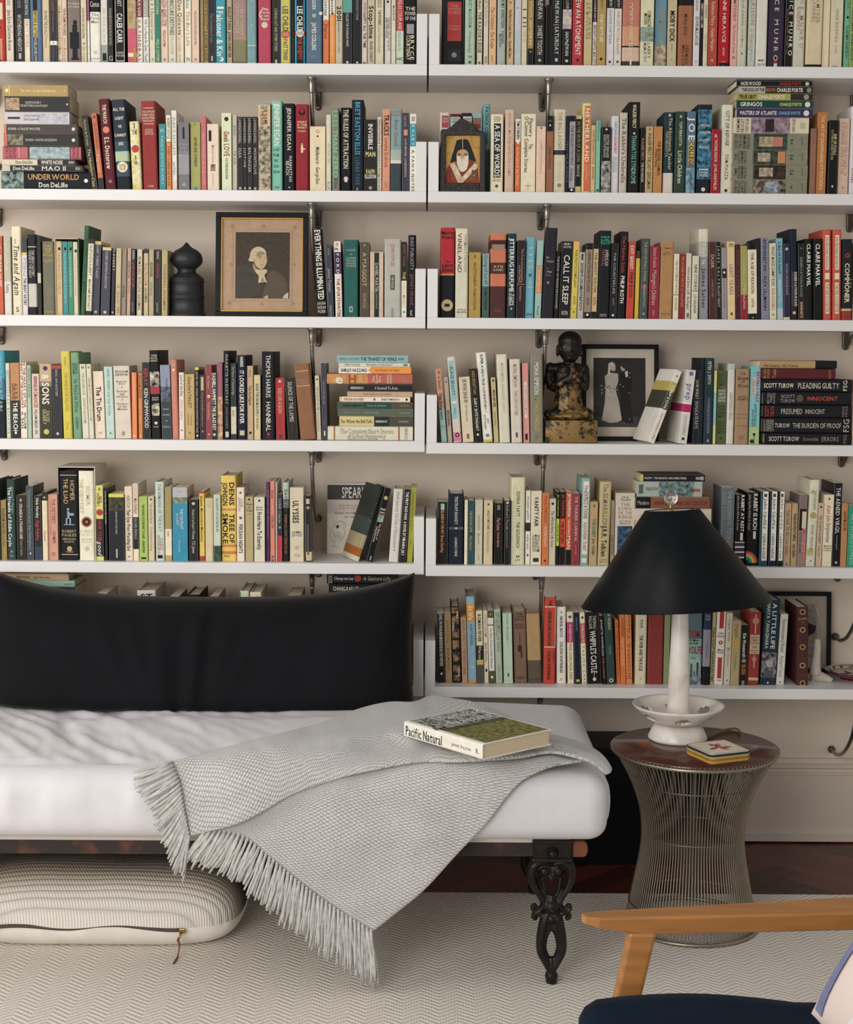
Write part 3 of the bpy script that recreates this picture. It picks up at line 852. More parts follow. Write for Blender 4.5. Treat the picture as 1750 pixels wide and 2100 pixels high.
def cushion_half(top):
    v, f = [], []; NU, NV = 48, 40
    for i in range(NU+1):
        u = math.sin((-1+2*i/NU)*math.pi/2)
        for j in range(NV+1):
            w_ = math.sin((-1+2*j/NV)*math.pi/2)
            x = u*HW*(1-0.13*(u*w_)**4-0.02*(1-w_*w_)*abs(u)); y = w_*HD*(1-0.15*(u*w_)**4-0.03*(1-u*u)*abs(w_))
            e = cz(u, w_)
            if top: z = 0.055+0.125*e+0.006*e*mnoise.noise(Vector((x*8, y*8, 2)))
            else: z = 0.055-0.055*min(1, e*1.5)
            v.append((x, y, z))
    for i in range(NU):
        for j in range(NV):
            a = i*(NV+1)+j; q = (a, a+NV+1, a+NV+2, a+1)
            f.append(q if top else tuple(reversed(q)))
    return v, f
v, f = cushion_half(True); obj('crochet_top', v, f, M_croch, cush, True)
v, f = cushion_half(False); obj('cotton_back', v, f, M_cotton, cush, True)
zp = []
for i in range(40):
    u = -0.96+1.56*i/39
    x = u*HW; zp.append((x, -HD*(1-0.05*(1-u*u))-0.002, 0.055+0.004*math.sin(u*9)))
o = tube('zip', zp, 0.0045, M_zip, cush, 6)
ex = zp[-1]
zt_ = box('zip_pull', ex[0]-0.004, ex[0]+0.010, ex[1]-0.010, ex[1]-0.003, ex[2]-0.005, ex[2]+0.006, M_brass, cush, bevel=0.0015)
tube('zip_tab', [(ex[0]+0.002, ex[1]-0.008, ex[2]), (ex[0]-0.003, ex[1]-0.012, ex[2]-0.012), (ex[0]-0.006, ex[1]-0.012, ex[2]-0.018)], 0.003, M_brass, zt_, 6)
tube('leather_cord', [(ex[0]-0.006, ex[1]-0.013, ex[2]-0.018), (ex[0]-0.002, ex[1]-0.015, ex[2]-0.028), (ex[0]-0.003, ex[1]-0.020, ex[2]-0.042), (ex[0]-0.004, ex[1]-0.034, 0.002), (ex[0]-0.007, ex[1]-0.070, 0.002)], [0.0035, 0.0028, 0.0016, 0.0018, 0.0024], M_leather, zt_, 6)

# ------------------------------------------------------------------ wire side table
TX, TY, THT = 0.6435, 3.612, 0.440
M_wire, nt, b = new_mat('bronze_wire'); b.inputs['Metallic'].default_value = 0.9; b.inputs['Roughness'].default_value = 0.38
vary(nt, b, lin('9c9283'), 40, 0.85, 1.05)
M_top, nt, b = new_mat('mahogany_top'); b.inputs['Roughness'].default_value = 0.22
n_, _ = vary(nt, b, lin('51291d'), 6, 0.8, 1.15, 6, 'Object', (1, 9, 1))
b.inputs['Coat Weight'].default_value = 0.3; b.inputs['Coat Roughness'].default_value = 0.15
table = thing('side_table', 'round wire side table with dark wood top and hourglass rod base', 'table', (TX, TY, 0.006))
TZ = THT-0.006
lathe('table_top', [(0.190, TZ-0.012), (0.194, TZ-0.010), (0.194, TZ-0.002), (0.192, TZ)], M_top, table, 72)
v, f = lathe_data([(0.1945, TZ-0.014), (0.1975, TZ-0.011), (0.1945, TZ-0.007)], 72); obj('top_ring', v, f, M_wire, table, True)
tp = catmull([Vector((r, 0, z)) for r, z in ((0.1545, 0.012), (0.1505, 0.03), (0.137, 0.10), (0.1235, 0.175), (0.1205, 0.225), (0.127, 0.285), (0.150, 0.352), (0.1865, TZ-0.014), (0.1980, TZ-0.003))], 5)
wv_, wf_ = tube_data(tp, 0.0019, 5)
wire_me = bpy.data.meshes.new('wire'); wire_me.from_pydata([tuple(p) for p in wv_], [], wf_); wire_me.materials.append(M_wire)
wire_me.polygons.foreach_set('use_smooth', [True]*len(wire_me.polygons))
NW = 116
for i in range(NW):
    o = link_mesh('wire', wire_me, table); o.rotation_euler = (0, 0, 2*math.pi*i/NW)
def ring(name, R, z, r, parent, m, n=96):
    v, f = [], []
    for i in range(n):
        a = 2*math.pi*i/n
        for k in range(8):
            t_ = 2*math.pi*k/8; v.append(((R+r*math.cos(t_))*math.cos(a), (R+r*math.cos(t_))*math.sin(a), z+r*math.sin(t_)))
    for i in range(n):
        for k in range(8): f.append((i*8+k, ((i+1) % n)*8+k, ((i+1) % n)*8+(k+1) % 8, i*8+(k+1) % 8))
    return obj(name, v, f, m, parent, True)
ring('base_ring', 0.1575, 0.005, 0.005, table, M_wire)
ring('inner_ring', 0.1475, 0.055, 0.002, table, M_wire)
ring('inner_ring', 0.118, 0.225, 0.002, table, M_wire)
ring('inner_ring', 0.1475, 0.355, 0.002, table, M_wire)

# ------------------------------------------------------------------ alabaster lamp
LX, LY = pixY(1390, 1510, 3.672).x, 3.672
M_alab, nt, b = new_mat('alabaster'); b.inputs['Roughness'].default_value = 0.3
tc = nt.nodes.new('ShaderNodeTexCoord'); nz = nt.nodes.new('ShaderNodeTexNoise'); nz.inputs['Scale'].default_value = 9; nz.inputs['Detail'].default_value = 6; nz.inputs['Distortion'].default_value = 1.2
nt.links.new(tc.outputs['Object'], nz.inputs['Vector'])
cr = nt.nodes.new('ShaderNodeValToRGB'); cr.color_ramp.elements[0].position = 0.28; cr.color_ramp.elements[0].color = lin('cfc5b9')
cr.color_ramp.elements[1].position = 0.55; cr.color_ramp.elements[1].color = lin('ece6de')
nt.links.new(nz.outputs['Fac'], cr.inputs['Fac']); nt.links.new(cr.outputs['Color'], b.inputs['Base Color'])
b.inputs['Subsurface Weight'].default_value = 0.08; b.inputs['Subsurface Radius'].default_value = (0.01, 0.008, 0.006)
lamp = thing('table_lamp', 'alabaster table lamp with pierced dish and wide black cone shade', 'lamp', (LX, LY, THT))
lz = lambda y: pixY(1390, y, LY).z-THT
zd0, zd1 = lz(1482), lz(1450)
lathe('foot', [(0.0, 0.0), (0.066, 0.0), (0.0705, 0.004), (0.0705, 0.008), (0.062, 0.026), (0.048, 0.044), (0.040, zd0-0.006), (0.042, zd0+0.004), (0.030, zd0+0.006)][1:], M_alab, lamp, 48)
nD, mD = 120, 15
outp, inp = [], []
for j in range(mD):
    q = j/(mD-1); r_ = 0.034+0.0755*q
    zo = zd0-0.002+0.047*(0.30*q+0.70*q**2.6)
    outp.append((r_, zo)); inp.append((r_-0.0012*q, zo+0.010-0.0085*q**2))
v = []
for i in range(nD):
    a_ = 2*math.pi*i/nD
    for r_, z_ in outp+inp: v.append((r_*math.cos(a_), r_*math.sin(a_), z_))
hole = lambda i, j: ((((i % 20)-9.5)/4.2)**2+((j-8.0)/2.3)**2) < 1.0
OV = lambda i, j: (i % nD)*2*mD+j
IV = lambda i, j: (i % nD)*2*mD+mD+j
f = []
for i in range(nD):
    for j in range(mD-1):
        if hole(i, j): continue
        f.append((OV(i, j), OV(i+1, j), OV(i+1, j+1), OV(i, j+1))); f.append((IV(i, j), IV(i, j+1), IV(i+1, j+1), IV(i+1, j)))
        if hole(i+1, j): f.append((OV(i+1, j), IV(i+1, j), IV(i+1, j+1), OV(i+1, j+1)))
        if hole(i-1, j): f.append((OV(i, j), OV(i, j+1), IV(i, j+1), IV(i, j)))
        if j < mD-2 and hole(i, j+1): f.append((OV(i, j+1), OV(i+1, j+1), IV(i+1, j+1), IV(i, j+1)))
        if j > 0 and hole(i, j-1): f.append((OV(i, j), IV(i, j), IV(i+1, j), OV(i+1, j)))
    f.append((OV(i, mD-1), OV(i+1, mD-1), IV(i+1, mD-1), IV(i, mD-1)))
dish = obj('pierced_dish', v, f, M_alab, lamp, True)
zs0, zs1_ = zd0+0.008, lz(1245)
fx_h = pixY(1376.5, 1022, LY).x-LX
lathe('stem', [(0.0285, zs0), (0.0275, zs0+0.01), (0.0235, zs0+(zs1_-zs0)*0.5), (0.0185, zs0+(zs1_-zs0)*0.97), (0.016, zs1_+0.004)], M_alab, lamp, 36)
tube('harp_rod', [(0, 0, zs1_), (-0.008, 0, lz(1100)), (fx_h, 0, lz(1036))], 0.003, M_brass, lamp, 8)
M_shade, nt, b = new_mat('black_parchment'); b.inputs['Roughness'].default_value = 0.42
n_, _ = vary(nt, b, lin('0d1013'), 30, 0.85, 1.2); b.inputs['Specular IOR Level'].default_value = 0.12
M_shadein = mat('b9b0a4', 0.8, tag='lining')
shade = thing('s', '', ''); bpy.data.objects.remove(shade)
rb, rt = 0.2240, 0.0650
hs = lz(1046)-lz(1238)
v, f = lathe_data([(rb, 0), (rb+0.0012, 0.002), (rt+0.0012, hs-0.002), (rt, hs), (rt-0.001, hs-0.002), (rb-0.002, 0.002), (rb, 0)], 96)
mi = []
for i in range(96): mi += [0, 0, 0, 0, 1, 0]
sh = obj('shade', v, f, None, lamp, True, mats=[M_shade, M_shadein], midx=mi)
sh.location = (-0.0105, 0, lz(1238)); sh.rotation_euler = (math.radians(-3.6), math.radians(-3.3), 0)
sp_ = [tube_data([(-0.013, 0, hs-0.012), ((rt-0.001)*math.cos(a), (rt-0.001)*math.sin(a), hs-0.003)], 0.0015, 6) for a in (0.5, 0.5+2.094, 0.5+4.189)]
vv, ff = join_data(sp_); obj('spider', vv, ff, M_brass, sh, True)
M_glass, nt, b = new_mat('clear_glass'); b.inputs['Transmission Weight'].default_value = 1.0; b.inputs['Roughness'].default_value = 0.02; b.inputs['IOR'].default_value = 1.48
b.inputs['Base Color'].default_value = (0.98, 0.97, 0.95, 1)
fin = thing('x', '', ''); bpy.data.objects.remove(fin)
fx, fz_ = pixY(1376.5, 1022, LY).x-LX, lz(1022)
v, f = blob((fx, 0, fz_), (0.0162, 0.0162, 0.0158), 28); obj('finial', v, f, M_glass, lamp, True)
lathe('finial_neck', [(0.0022, lz(1046)), (0.0045, lz(1042)), (0.003, lz(1039)), (0.0038, lz(1036)), (0.002, lz(1035))], M_brass, lamp, 14, loc=(fx, 0, 0))
M_cord = mat('7d6a3c', 0.6, tag='cord')
cp = [pixZ(1442, 1511, THT+0.004)-Vector((LX, LY, THT)), pixZ(1462, 1505, THT+0.0035)-Vector((LX, LY, THT)), pixZ(1485, 1497, THT+0.0035)-Vector((LX, LY, THT)), pixZ(1508, 1494, THT+0.0035)-Vector((LX, LY, THT)), pixZ(1519, 1500, THT+0.0035)-Vector((LX, LY, THT))]
e2 = cp[-1]
tube('power_cord', catmull(cp, 5), 0.0026, M_cord, lamp, 6)

# coasters
cz0 = THT
pts4 = [pixZ(x, y, cz0+0.021) for x, y in ((1411, 1524.5), (1453, 1551), (1536.5, 1540), (1492, 1517))]
cc = sum(pts4, Vector())/4
ax = ((pts4[1]-pts4[0])+(pts4[2]-pts4[3]))/2; ay = ((pts4[3]-pts4[0])+(pts4[2]-pts4[1]))/2
half = (ax.length+ay.length)/4*1.0
ang = math.atan2(ay.y, ay.x)-math.pi/2
cols = [('d3bd55', 'mustard yellow coaster at the bottom of the stack on the side table'), ('c4733f', 'orange coaster second from the bottom of the coaster stack'),
        ('b9c36f', 'pale green coaster third from the bottom of the coaster stack'), ('2c3050', 'cream coaster with navy edge and crimson flower, topmost of its stack')]
M_cream = mat('e6ddc6', 0.35, tag='glaze')
for i, (h_, lb) in enumerate(cols):
    c = thing('coaster', lb, 'coaster', (cc.x, cc.y, cz0+i*0.0052), group='stacked coasters')
    c.rotation_euler = (0, 0, ang+random.Random(i).uniform(-0.02, 0.02))
    bm = bmesh.new(); vv, ff = box_data(-half, half, -half, half, 0.0, 0.0052)
    q = [bm.verts.new(p) for p in vv]
    for w_ in ff: bm.faces.new([q[k] for k in w_])
    ed = [e for e in bm.edges if abs(e.verts[0].co.z-e.verts[1].co.z) > 1e-4]
    bmesh.ops.bevel(bm, geom=ed, offset=0.012, segments=5, affect='EDGES', profile=0.5)
    for v_ in bm.verts:
        if v_.co.z < 0.001: v_.co.x *= 0.97; v_.co.y *= 0.97
    bm_obj('tray', bm, mat(h_, 0.4, tag='glaze'), c)
    if i == 3:
        bm = bmesh.new(); vv, ff = box_data(-half+0.002, half-0.002, -half+0.002, half-0.002, 0.0050, 0.0066)
        q = [bm.verts.new(p) for p in vv]
        for w_ in ff: bm.faces.new([q[k] for k in w_])
        ed = [e for e in bm.edges if abs(e.verts[0].co.z-e.verts[1].co.z) > 1e-4]
        bmesh.ops.bevel(bm, geom=ed, offset=0.011, segments=5, affect='EDGES', profile=0.5)
        face = bm_obj('cream_face', bm, M_cream, c)
        pr = Print()
        for k, a0 in enumerate((0.35, 1.2, 2.6, 3.3, 5.2)):
            pts = [(0, 0)]
            for s_ in range(1, 8):
                t_ = s_/8; pts.append((0.034*t_*math.cos(a0)-0.007*math.sin(math.pi*t_)*math.sin(a0), 0.034*t_*math.sin(a0)+0.007*math.sin(math.pi*t_)*math.cos(a0)))
            pts.append((0.034*math.cos(a0), 0.034*math.sin(a0)))
            for s_ in range(7, 0, -1):
                t_ = s_/8; pts.append((0.034*t_*math.cos(a0)+0.007*math.sin(math.pi*t_)*math.sin(a0), 0.034*t_*math.sin(a0)-0.007*math.sin(math.pi*t_)*math.cos(a0)))
            pr.poly(pts, '~923/c78', 0.0001)
        pr.line([(0, 0), (0.012, -0.030)], 0.002, '733', 0.0002)
        rimp = [(half*0.93*math.cos(a)*(1), half*0.93*math.sin(a)) for a in (0,)]
        for s_ in (-1, 1):
            pr.rect(-half+0.010, half-0.010, s_*(half-0.004)-0.0012, s_*(half-0.004)+0.0012, 'b65', 0.0001)
            pr.rect(s_*(half-0.004)-0.0012, s_*(half-0.004)+0.0012, -half+0.010, half-0.010, 'b65', 0.0001)
        pr.build('flower_print', face, (0, 0, 0.0067), (1, 0, 0), (0, 1, 0), (0, 0, 1), 0.4, 'glaze')

# ------------------------------------------------------------------ armchair in the foreground
M_oak, nt, b = new_mat('honey_wood'); b.inputs['Roughness'].default_value = 0.42
vary(nt, b, lin('a9733f'), 5, 0.78, 1.12, 6, 'Object', (1.2, 14, 14))
M_navy = fabric('navy_velvet', '06182a', 0.9, 400, 0.2, 0.85, 1.15, 0.03)
M_navy.node_tree.nodes['Principled BSDF'].inputs['Specular IOR Level'].default_value = 0.08
M_blackbox.node_tree.nodes['Principled BSDF'].inputs['Specular IOR Level'].default_value = 0.2
ZA = 0.575
n0, n1 = pixZ(1206, 1884, ZA), pixZ(1750, 1872, ZA)
f0_, f1_ = pixZ(1191, 1869, ZA), pixZ(1750, 1838, ZA)
chair = thing('armchair', 'low wooden armchair with honey coloured arm and navy velvet seat', 'armchair', (0.45, n0.y-0.3, 0.006))
off = Vector(chair.location)
def arm_data(n0, n1, f0_, f1_, ext=1.35):
    n2 = n0+(n1-n0)*ext; f2 = f0_+(f1_-f0_)*ext
    v, f = [], []
    S = 14
    for i in range(S+1):
        t_ = i/S; t2 = t_**1.3
        a = n0.lerp(n2, t2); c = f0_.lerp(f2, t2)
        th = 0.0145+0.0125*min(1, t2*6)
        if i == 0: a = a.lerp(c, 0.18); c = c.lerp(a, 0.18); th = 0.012
        v += [a+Vector((0, 0.003, 0)), a+Vector((0, 0, -0.003)), a+Vector((0, 0, -th+0.003)), a+Vector((0, 0.004, -th)), c+Vector((0, -0.004, -th)), c+Vector((0, 0, -th+0.003)), c+Vector((0, 0, -0.003)), c+Vector((0, -0.003, 0))]
    for i in range(S):
        for k in range(8): f.append((i*8+k, i*8+(k+1) % 8, (i+1)*8+(k+1) % 8, (i+1)*8+k))
    f.append(tuple(range(7, -1, -1))); f.append(tuple(S*8+k for k in range(8)))
    return [p-off for p in v], f
v, f = arm_data(n0, n1, f0_, f1_)
obj('armrest', v, f, M_oak, chair)
dyn = -0.60
v2 = [p+Vector((0.0, dyn, 0)) for p in v]; obj('armrest', v2, f, M_oak, chair)
def leg_data(px_top, px_bot, y0, wd, dp, z1):
    a = pixY(px_top[0], px_top[1], y0); c = pixY(px_bot[0], px_bot[1], y0)
    dr = (c-a)/(a.z-c.z)
    p1 = a+dr*(a.z-z1); p0 = a+dr*(a.z-0.006)
    bm = bmesh.new(); q = []
    for p, w_ in ((p0, wd*0.62), (p1, wd)):
        for sx_, sy_ in ((0, 0), (w_, 0), (w_, dp), (0, dp)): q.append(bm.verts.new(p+Vector((sx_, sy_, 0))-off))
    for w_ in ((0,3,2,1),(4,5,6,7),(0,1,5,4),(1,2,6,5),(2,3,7,6),(3,0,4,7)): bm.faces.new([q[k] for k in w_])
    bmesh.ops.bevel(bm, geom=bm.edges[:], offset=0.005, segments=2, affect='EDGES', profile=0.5)
    return bm
yl = (n0.y+f0_.y)/2-0.012
for dy in (0, dyn):
    o = bm_obj('front_leg', leg_data((1292, 1905), (1262, 2050), yl, 0.040, 0.026, ZA-0.022), M_oak, chair); o.location = (0, dy, 0)
    o = bm_obj('rear_leg', leg_data((1960, 1885), (2010, 2050), yl, 0.036, 0.026, ZA-0.020), M_oak, chair); o.location = (0, dy, 0)
sx0 = pixZ(1172, 2068, 0.43)
SY1, SY0 = n0.y-0.035, n0.y-0.60
for yy_ in (SY1-0.01, SY0+0.02): box('seat_rail', sx0.x+0.03-off.x, sx0.x+0.56-off.x, yy_-0.03-off.y, yy_-off.y, 0.285, 0.325, M_oak, chair, bevel=0.004)
def seat_shape(p, d):
    return Vector((p.x, p.y, p.z+0.012*math.sin(math.pi*min(1, max(0, (p.x-sx0.x)/0.30)))*(1 if p.z > 0.38 else 0)))
ZST = pixY(1400, 2049, SY1-0.05).z-0.014
bm = soft_box(24, 24, 6, sx0.x, sx0.x+0.60, SY0, SY1, 0.335, ZST, 0.032, seat_shape)
o = bm_obj('seat_cushion', bm, M_navy, chair, True); o.location = -off
bk = soft_box(8, 24, 20, 0, 0.12, SY0, SY1, 0, 0.46, 0.045)
o = bm_obj('back_cushion', bk, M_navy, chair, True); o.matrix_local = Matrix.Translation(-off+Vector((sx0.x+0.56, 0, 0.40))) @ Matrix.Rotation(math.radians(17), 4, 'Y')

# patterned pillow on the armchair
M_pat, nt, b = new_mat('patterned_linen'); b.inputs['Roughness'].default_value = 0.9
tc = nt.nodes.new('ShaderNodeTexCoord'); vo = nt.nodes.new('ShaderNodeTexVoronoi'); vo.inputs['Scale'].default_value = 11
nt.links.new(tc.outputs['Object'], vo.inputs['Vector'])
cr = nt.nodes.new('ShaderNodeValToRGB'); cr.color_ramp.interpolation = 'CONSTANT'
cr.color_ramp.elements[0].position = 0; cr.color_ramp.elements[0].color = lin('ece2df'); cr.color_ramp.elements[1].position = 0.62; cr.color_ramp.elements[1].color = lin('e6d3cb')
e_ = cr.color_ramp.elements.new(0.94); e_.color = lin('7d7f9e')
sp2 = nt.nodes.new('ShaderNodeSeparateColor'); nt.links.new(vo.outputs['Color'], sp2.inputs[0]); nt.links.new(sp2.outputs[0], cr.inputs['Fac'])
nt.links.new(cr.outputs['Color'], b.inputs['Base Color'])
pil = thing('throw_pillow', 'pale patterned pillow with blue stripe standing on the navy armchair seat', 'pillow', (0, 0, 0), None)
P0 = pixY(1664, 2078, n0.y-0.10); P1 = pixY(1752, 1955, n0.y-0.10)
e1 = (P1-P0).normalized(); e2 = Vector((0.45, -0.89, 0)); e2 = (e2-e1*e2.dot(e1)).normalized(); nx_ = (-e2).cross(e1)
oo = P0+e2*0.20
pil.matrix_world = Matrix(((nx_.x, -e2.x, e1.x, oo.x), (nx_.y, -e2.y, e1.y, oo.y), (nx_.z, -e2.z, e1.z, oo.z), (0, 0, 0, 1)))
v, f = [], []
for side in (0, 1):
    for i in range(25):
        for j in range(25):
            u, w_ = math.sin((-1+i/12)*math.pi/2), math.sin((-1+j/12)*math.pi/2)
            e = max(0, 1-abs(u)**3)**0.5*max(0, 1-abs(w_)**3)**0.5
            x = (-1 if side == 0 else 1)*0.065*e
            v.append((x+0.0, u*0.20, 0.20+w_*0.20))
for i in range(24):
    for j in range(24):
        a = i*25+j; f.append((a, a+1, a+26, a+25)); f.append((625+a, 625+a+25, 625+a+26, 625+a+1))
pm = obj('pillow_body', v, f, M_pat, pil, True)
M_pipe = mat('f0ece6', 0.8, tag='piping'); M_stripe = mat('7c80a3', 0.85, tag='stripe')
rr = []
for k in range(81):
    t_ = 2*math.pi*k/80; c_, s_ = math.cos(t_), math.sin(t_)
    rr.append((0, 0.202*math.copysign(abs(c_)**0.25, c_), 0.20+0.202*math.copysign(abs(s_)**0.25, s_)))
tube('piping', rr, 0.006, M_pipe, pm, 8)
st = []
sv_, sf_ = [], []
for i in range(21):
    u = -0.94+1.88*i/20
    for w_ in (0.82, 0.93):
        e = max(0, 1-abs(u)**3)**0.5*max(0, 1-abs(w_)**3)**0.5
        sv_.append((-0.066*e-0.002, w_*0.20, 0.20+u*0.20))
for i in range(20): sf_.append((2*i, 2*i+1, 2*i+3, 2*i+2))
obj('stripe', sv_, sf_, M_stripe, pm)
# ------------------------------------------------------------------ things on the shelves
M_blackwood = mat('0d0e12', 0.5, tag='ebonised_wood', scale=60)
M_blackwood.node_tree.nodes['Principled BSDF'].inputs['Specular IOR Level'].default_value = 0.2
M_gilt = mat('a8803f', 0.4, 0.5, tag='gilt')
def shelf_z(bay, lev): return ZB[bay][lev]+TH
class Panel:
    """upright leaning panel given by pixel box; u right, v up in metres on its face"""
    def __init__(s, x0, x1, ytop, zbase, Y, lean, ybase):
        a, b = pixY(x0, ybase, Y), pixY(x1, ybase, Y)
        s.o = Vector((a.x, Y, zbase)); s.w = b.x-a.x
        s.U = Vector((1, 0, 0)); s.V = Vector((0, math.sin(lean), math.cos(lean))); s.N = Vector((0, -math.cos(lean), math.sin(lean)))
        lo, hi = 0.0, 1.0
        for _ in range(40):
            m = (lo+hi)/2
            if proj(s.o+s.V*m)[1] > ytop: lo = m
            else: hi = m
        s.h = lo
        s.x0, s.x1, s.yt, s.yb = x0, x1, ytop, ybase
    def M(s):
        return Matrix(((s.U.x, -s.N.x, s.V.x, s.o.x), (s.U.y, -s.N.y, s.V.y, s.o.y), (s.U.z, -s.N.z, s.V.z, s.o.z), (0, 0, 0, 1)))
    def uv(s, px, py):
        return ((px-s.x0)/(s.x1-s.x0)*s.w, (s.yb-py)/(s.yb-s.yt)*s.h)
def picture(name, label, P, bar, depth, inner=None):
    """frame whose local axes are x right, y into the wall, z up the face"""
    t = thing(name, label, 'picture frame', P.o); t.matrix_world = P.M()
    w, h = P.w, P.h
    for nm_, x0, x1, z0, z1 in (('frame_bar', 0, w, 0, bar), ('frame_bar', 0, w, h-bar, h), ('frame_bar', 0, bar, bar, h-bar), ('frame_bar', w-bar, w, bar, h-bar)):
        box(nm_, x0, x1, 0, depth, z0, z1, M_blackwood, t, bevel=0.0012)
    if inner:
        g, m_ = inner
        for x0, x1, z0, z1 in ((bar, w-bar, bar, bar+g), (bar, w-bar, h-bar-g, h-bar), (bar, bar+g, bar+g, h-bar-g), (w-bar-g, w-bar, bar+g, h-bar-g)):
            box('gilt_slip', x0, x1, 0.003, depth, z0, z1, m_, t, bevel=0.0006)
    box('backing', bar*0.6, w-bar*0.6, depth*0.55, depth*0.95, bar*0.6, h-bar*0.6, mat('6b5a48', 0.8, tag='card'), t)
    return t
def glaze(t, x0, x1, z0, z1, y):
    m, nt, b = MATS.get('pane', (None, None, None)) if 'pane' in MATS else new_mat('picture_glass')
    if 'pane' not in MATS:
        b.inputs['Transmission Weight'].default_value = 1.0; b.inputs['Roughness'].default_value = 0.0; b.inputs['IOR'].default_value = 1.12
        b.inputs['Alpha'].default_value = 0.12
        MATS['pane'] = (m, nt, b)
    obj('glass_pane', [(x0, y, z0), (x1, y, z0), (x1, y, z1), (x0, y, z1)], [(0, 1, 2, 3)], m, t)

# --- portrait
Pp = Panel(441, 631, 434.5, shelf_z('L', 2)+0.0005, 4.055, math.radians(7), 648)
t = picture('framed_portrait', 'black and gilt framed old portrait print of a man in a white cravat', Pp, 0.0132, 0.016, (0.0042, M_gilt))
C = lambda cx, cy: Pp.uv(440+cx/8.333, 430+cy/8.333)
pr = Print()
pr.rect(0.010, Pp.w-0.010, 0.010, Pp.h-0.010, 'b89a7e', 0.0)
a, b_ = C(345, 1500), C(1275, 370); pr.rect(a[0], b_[0], a[1], b_[1], '~41382f/4a4038', 0.0003)
for k, cl in ((0, '8a7560'), (1, 'a88c72')):
    e = 0.006+0.003*k
    x0, y0, x1, y1 = a[0]-e, a[1]-e, b_[0]+e, b_[1]+e
    for q in ((x0, x1, y0, y0+0.0006), (x0, x1, y1-0.0006, y1), (x0, x0+0.0006, y0, y1), (x1-0.0006, x1, y0, y1)): pr.rect(*q, cl, 0.0003)
for cx, cy in ((290, 270), (1360, 280), (250, 1580), (1330, 1580), (820, 268), (1350, 920), (270, 920), (800, 1595)):
    u, v_ = C(cx, cy)
    for k in range(5): pr.disc(u+0.0035*math.cos(k*1.3), v_+0.003*math.sin(k*1.3), 0.0016, 0.0012, '7d6752', 0.0004, 8)
pr.poly([C(*p) for p in ((345, 960), (560, 930), (650, 960), (700, 1100), (760, 1240), (800, 1420), (560, 1500), (345, 1500))], '4a433d', 0.0007)
pr.poly([C(*p) for p in ((900, 1060), (1020, 1020), (1180, 1120), (1240, 1240), (1240, 1420), (1100, 1500), (800, 1470), (880, 1230))], '5c4f43', 0.0007)
pr.spoly([C(*p) for p in ((655, 760), (690, 690), (780, 670), (850, 700), (878, 780), (885, 860), (860, 940), (805, 1000), (750, 990), (700, 950), (665, 870))], 'c2ab88', 0.0010)
pr.spoly([C(*p) for p in ((565, 850), (590, 790), (600, 720), (650, 650), (730, 618), (810, 640), (860, 690), (868, 735), (800, 700), (730, 705), (700, 760), (690, 830), (660, 870), (610, 870))], 'c9b896', 0.0012)
pr.spoly([C(*p) for p in ((655, 900), (700, 980), (760, 1030), (720, 1080), (665, 1020), (645, 950))], 'a88f70', 0.0011)
pr.spoly([C(*p) for p in ((700, 1010), (790, 1010), (870, 1005), (888, 1050), (845, 1100), (860, 1160), (888, 1230), (850, 1210), (810, 1140), (780, 1220), (740, 1230), (745, 1120), (700, 1060))], 'c9bb9b', 0.0013)
for cx, cy, rx, ry, cl in ((765, 808, 20, 7, '6e5c49'), (858, 815, 13, 7, '6e5c49'), (768, 786, 28, 4, '967f62'), (860, 795, 18, 4, '967f62'), (805, 928, 28, 6, '96745c'), (832, 880, 12, 9, 'a88e6e'), (668, 850, 12, 20, 'a78d6d')):
    u, v_ = C(cx, cy); pr.disc(u, v_, rx/8.333/800, ry/8.333/800, cl, 0.0015, 12)
pr.poly([C(*p) for p in ((820, 1490), (905, 1440), (910, 1500))], 'c8b499', 0.0014)
pr.poly([C(*p) for p in ((1150, 1490), (1200, 1430), (1255, 1390), (1255, 1500))], 'cdbba4', 0.0014)
pr.build('portrait_print', t, (0, 0.0078, 0), (1, 0, 0), (0, 0, 1), (0, -1, 0), 0.6, 'print')
glaze(t, 0.016, Pp.w-0.016, 0.016, Pp.h-0.016, 0.0045)

# --- wedding photograph
Pw = Panel(1193.5, 1352, 705.5, shelf_z('R', 3)+0.0005, 4.135, math.radians(9), 902)
t = picture('framed_wedding_photo', 'black framed wedding photograph with cream mount standing behind the seated statue', Pw, 0.0118, 0.014)
C = lambda cx, cy: Pw.uv(1080+cx/5.833, 660+cy/5.833)
pr = Print()
pr.rect(0.008, Pw.w-0.008, 0.008, Pw.h-0.008, 'c9bdac', 0)
a, b_ = C(805, 1245), C(1430, 424); pr.rect(a[0], b_[0], a[1], b_[1], '2e2c2b', 0.0004)
for k in range(7):
    u0, v0 = C(830+k*22, 900); u1, v1 = C(836+k*22, 560); pr.rect(u0, u1, v0, v1, '3e3b38', 0.0006)
u0, v0 = C(805, 1245); u1, v1 = C(1430, 1120); pr.rect(u0, u1, v0, v1, '45423f', 0.0005)
pr.poly([C(*p) for p in ((1130, 600), (1200, 580), (1260, 620), (1270, 760), (1240, 900), (1290, 1200), (1150, 1200), (1130, 900), (1100, 700))], '1d1c1d', 0.0008)
pr.poly([C(*p) for p in ((940, 640), (1000, 600), (1100, 610), (1105, 700), (1070, 800), (1110, 950), (1145, 1160), (1090, 1190), (990, 1195), (905, 1165), (940, 960), (950, 800))], 'b5ada2', 0.0010)
pr.disc(*C(1025, 525), 0.0098, 0.0105, 'a89f95', 0.0009)
pr.poly([C(*p) for p in ((980, 560), (985, 490), (1030, 470), (1065, 500), (1040, 520), (1010, 560), (1000, 640), (975, 620))], 'c3bbb0', 0.0012)
pr.disc(*C(1045, 550), 0.0058, 0.0078, 'b9aea2', 0.0013)
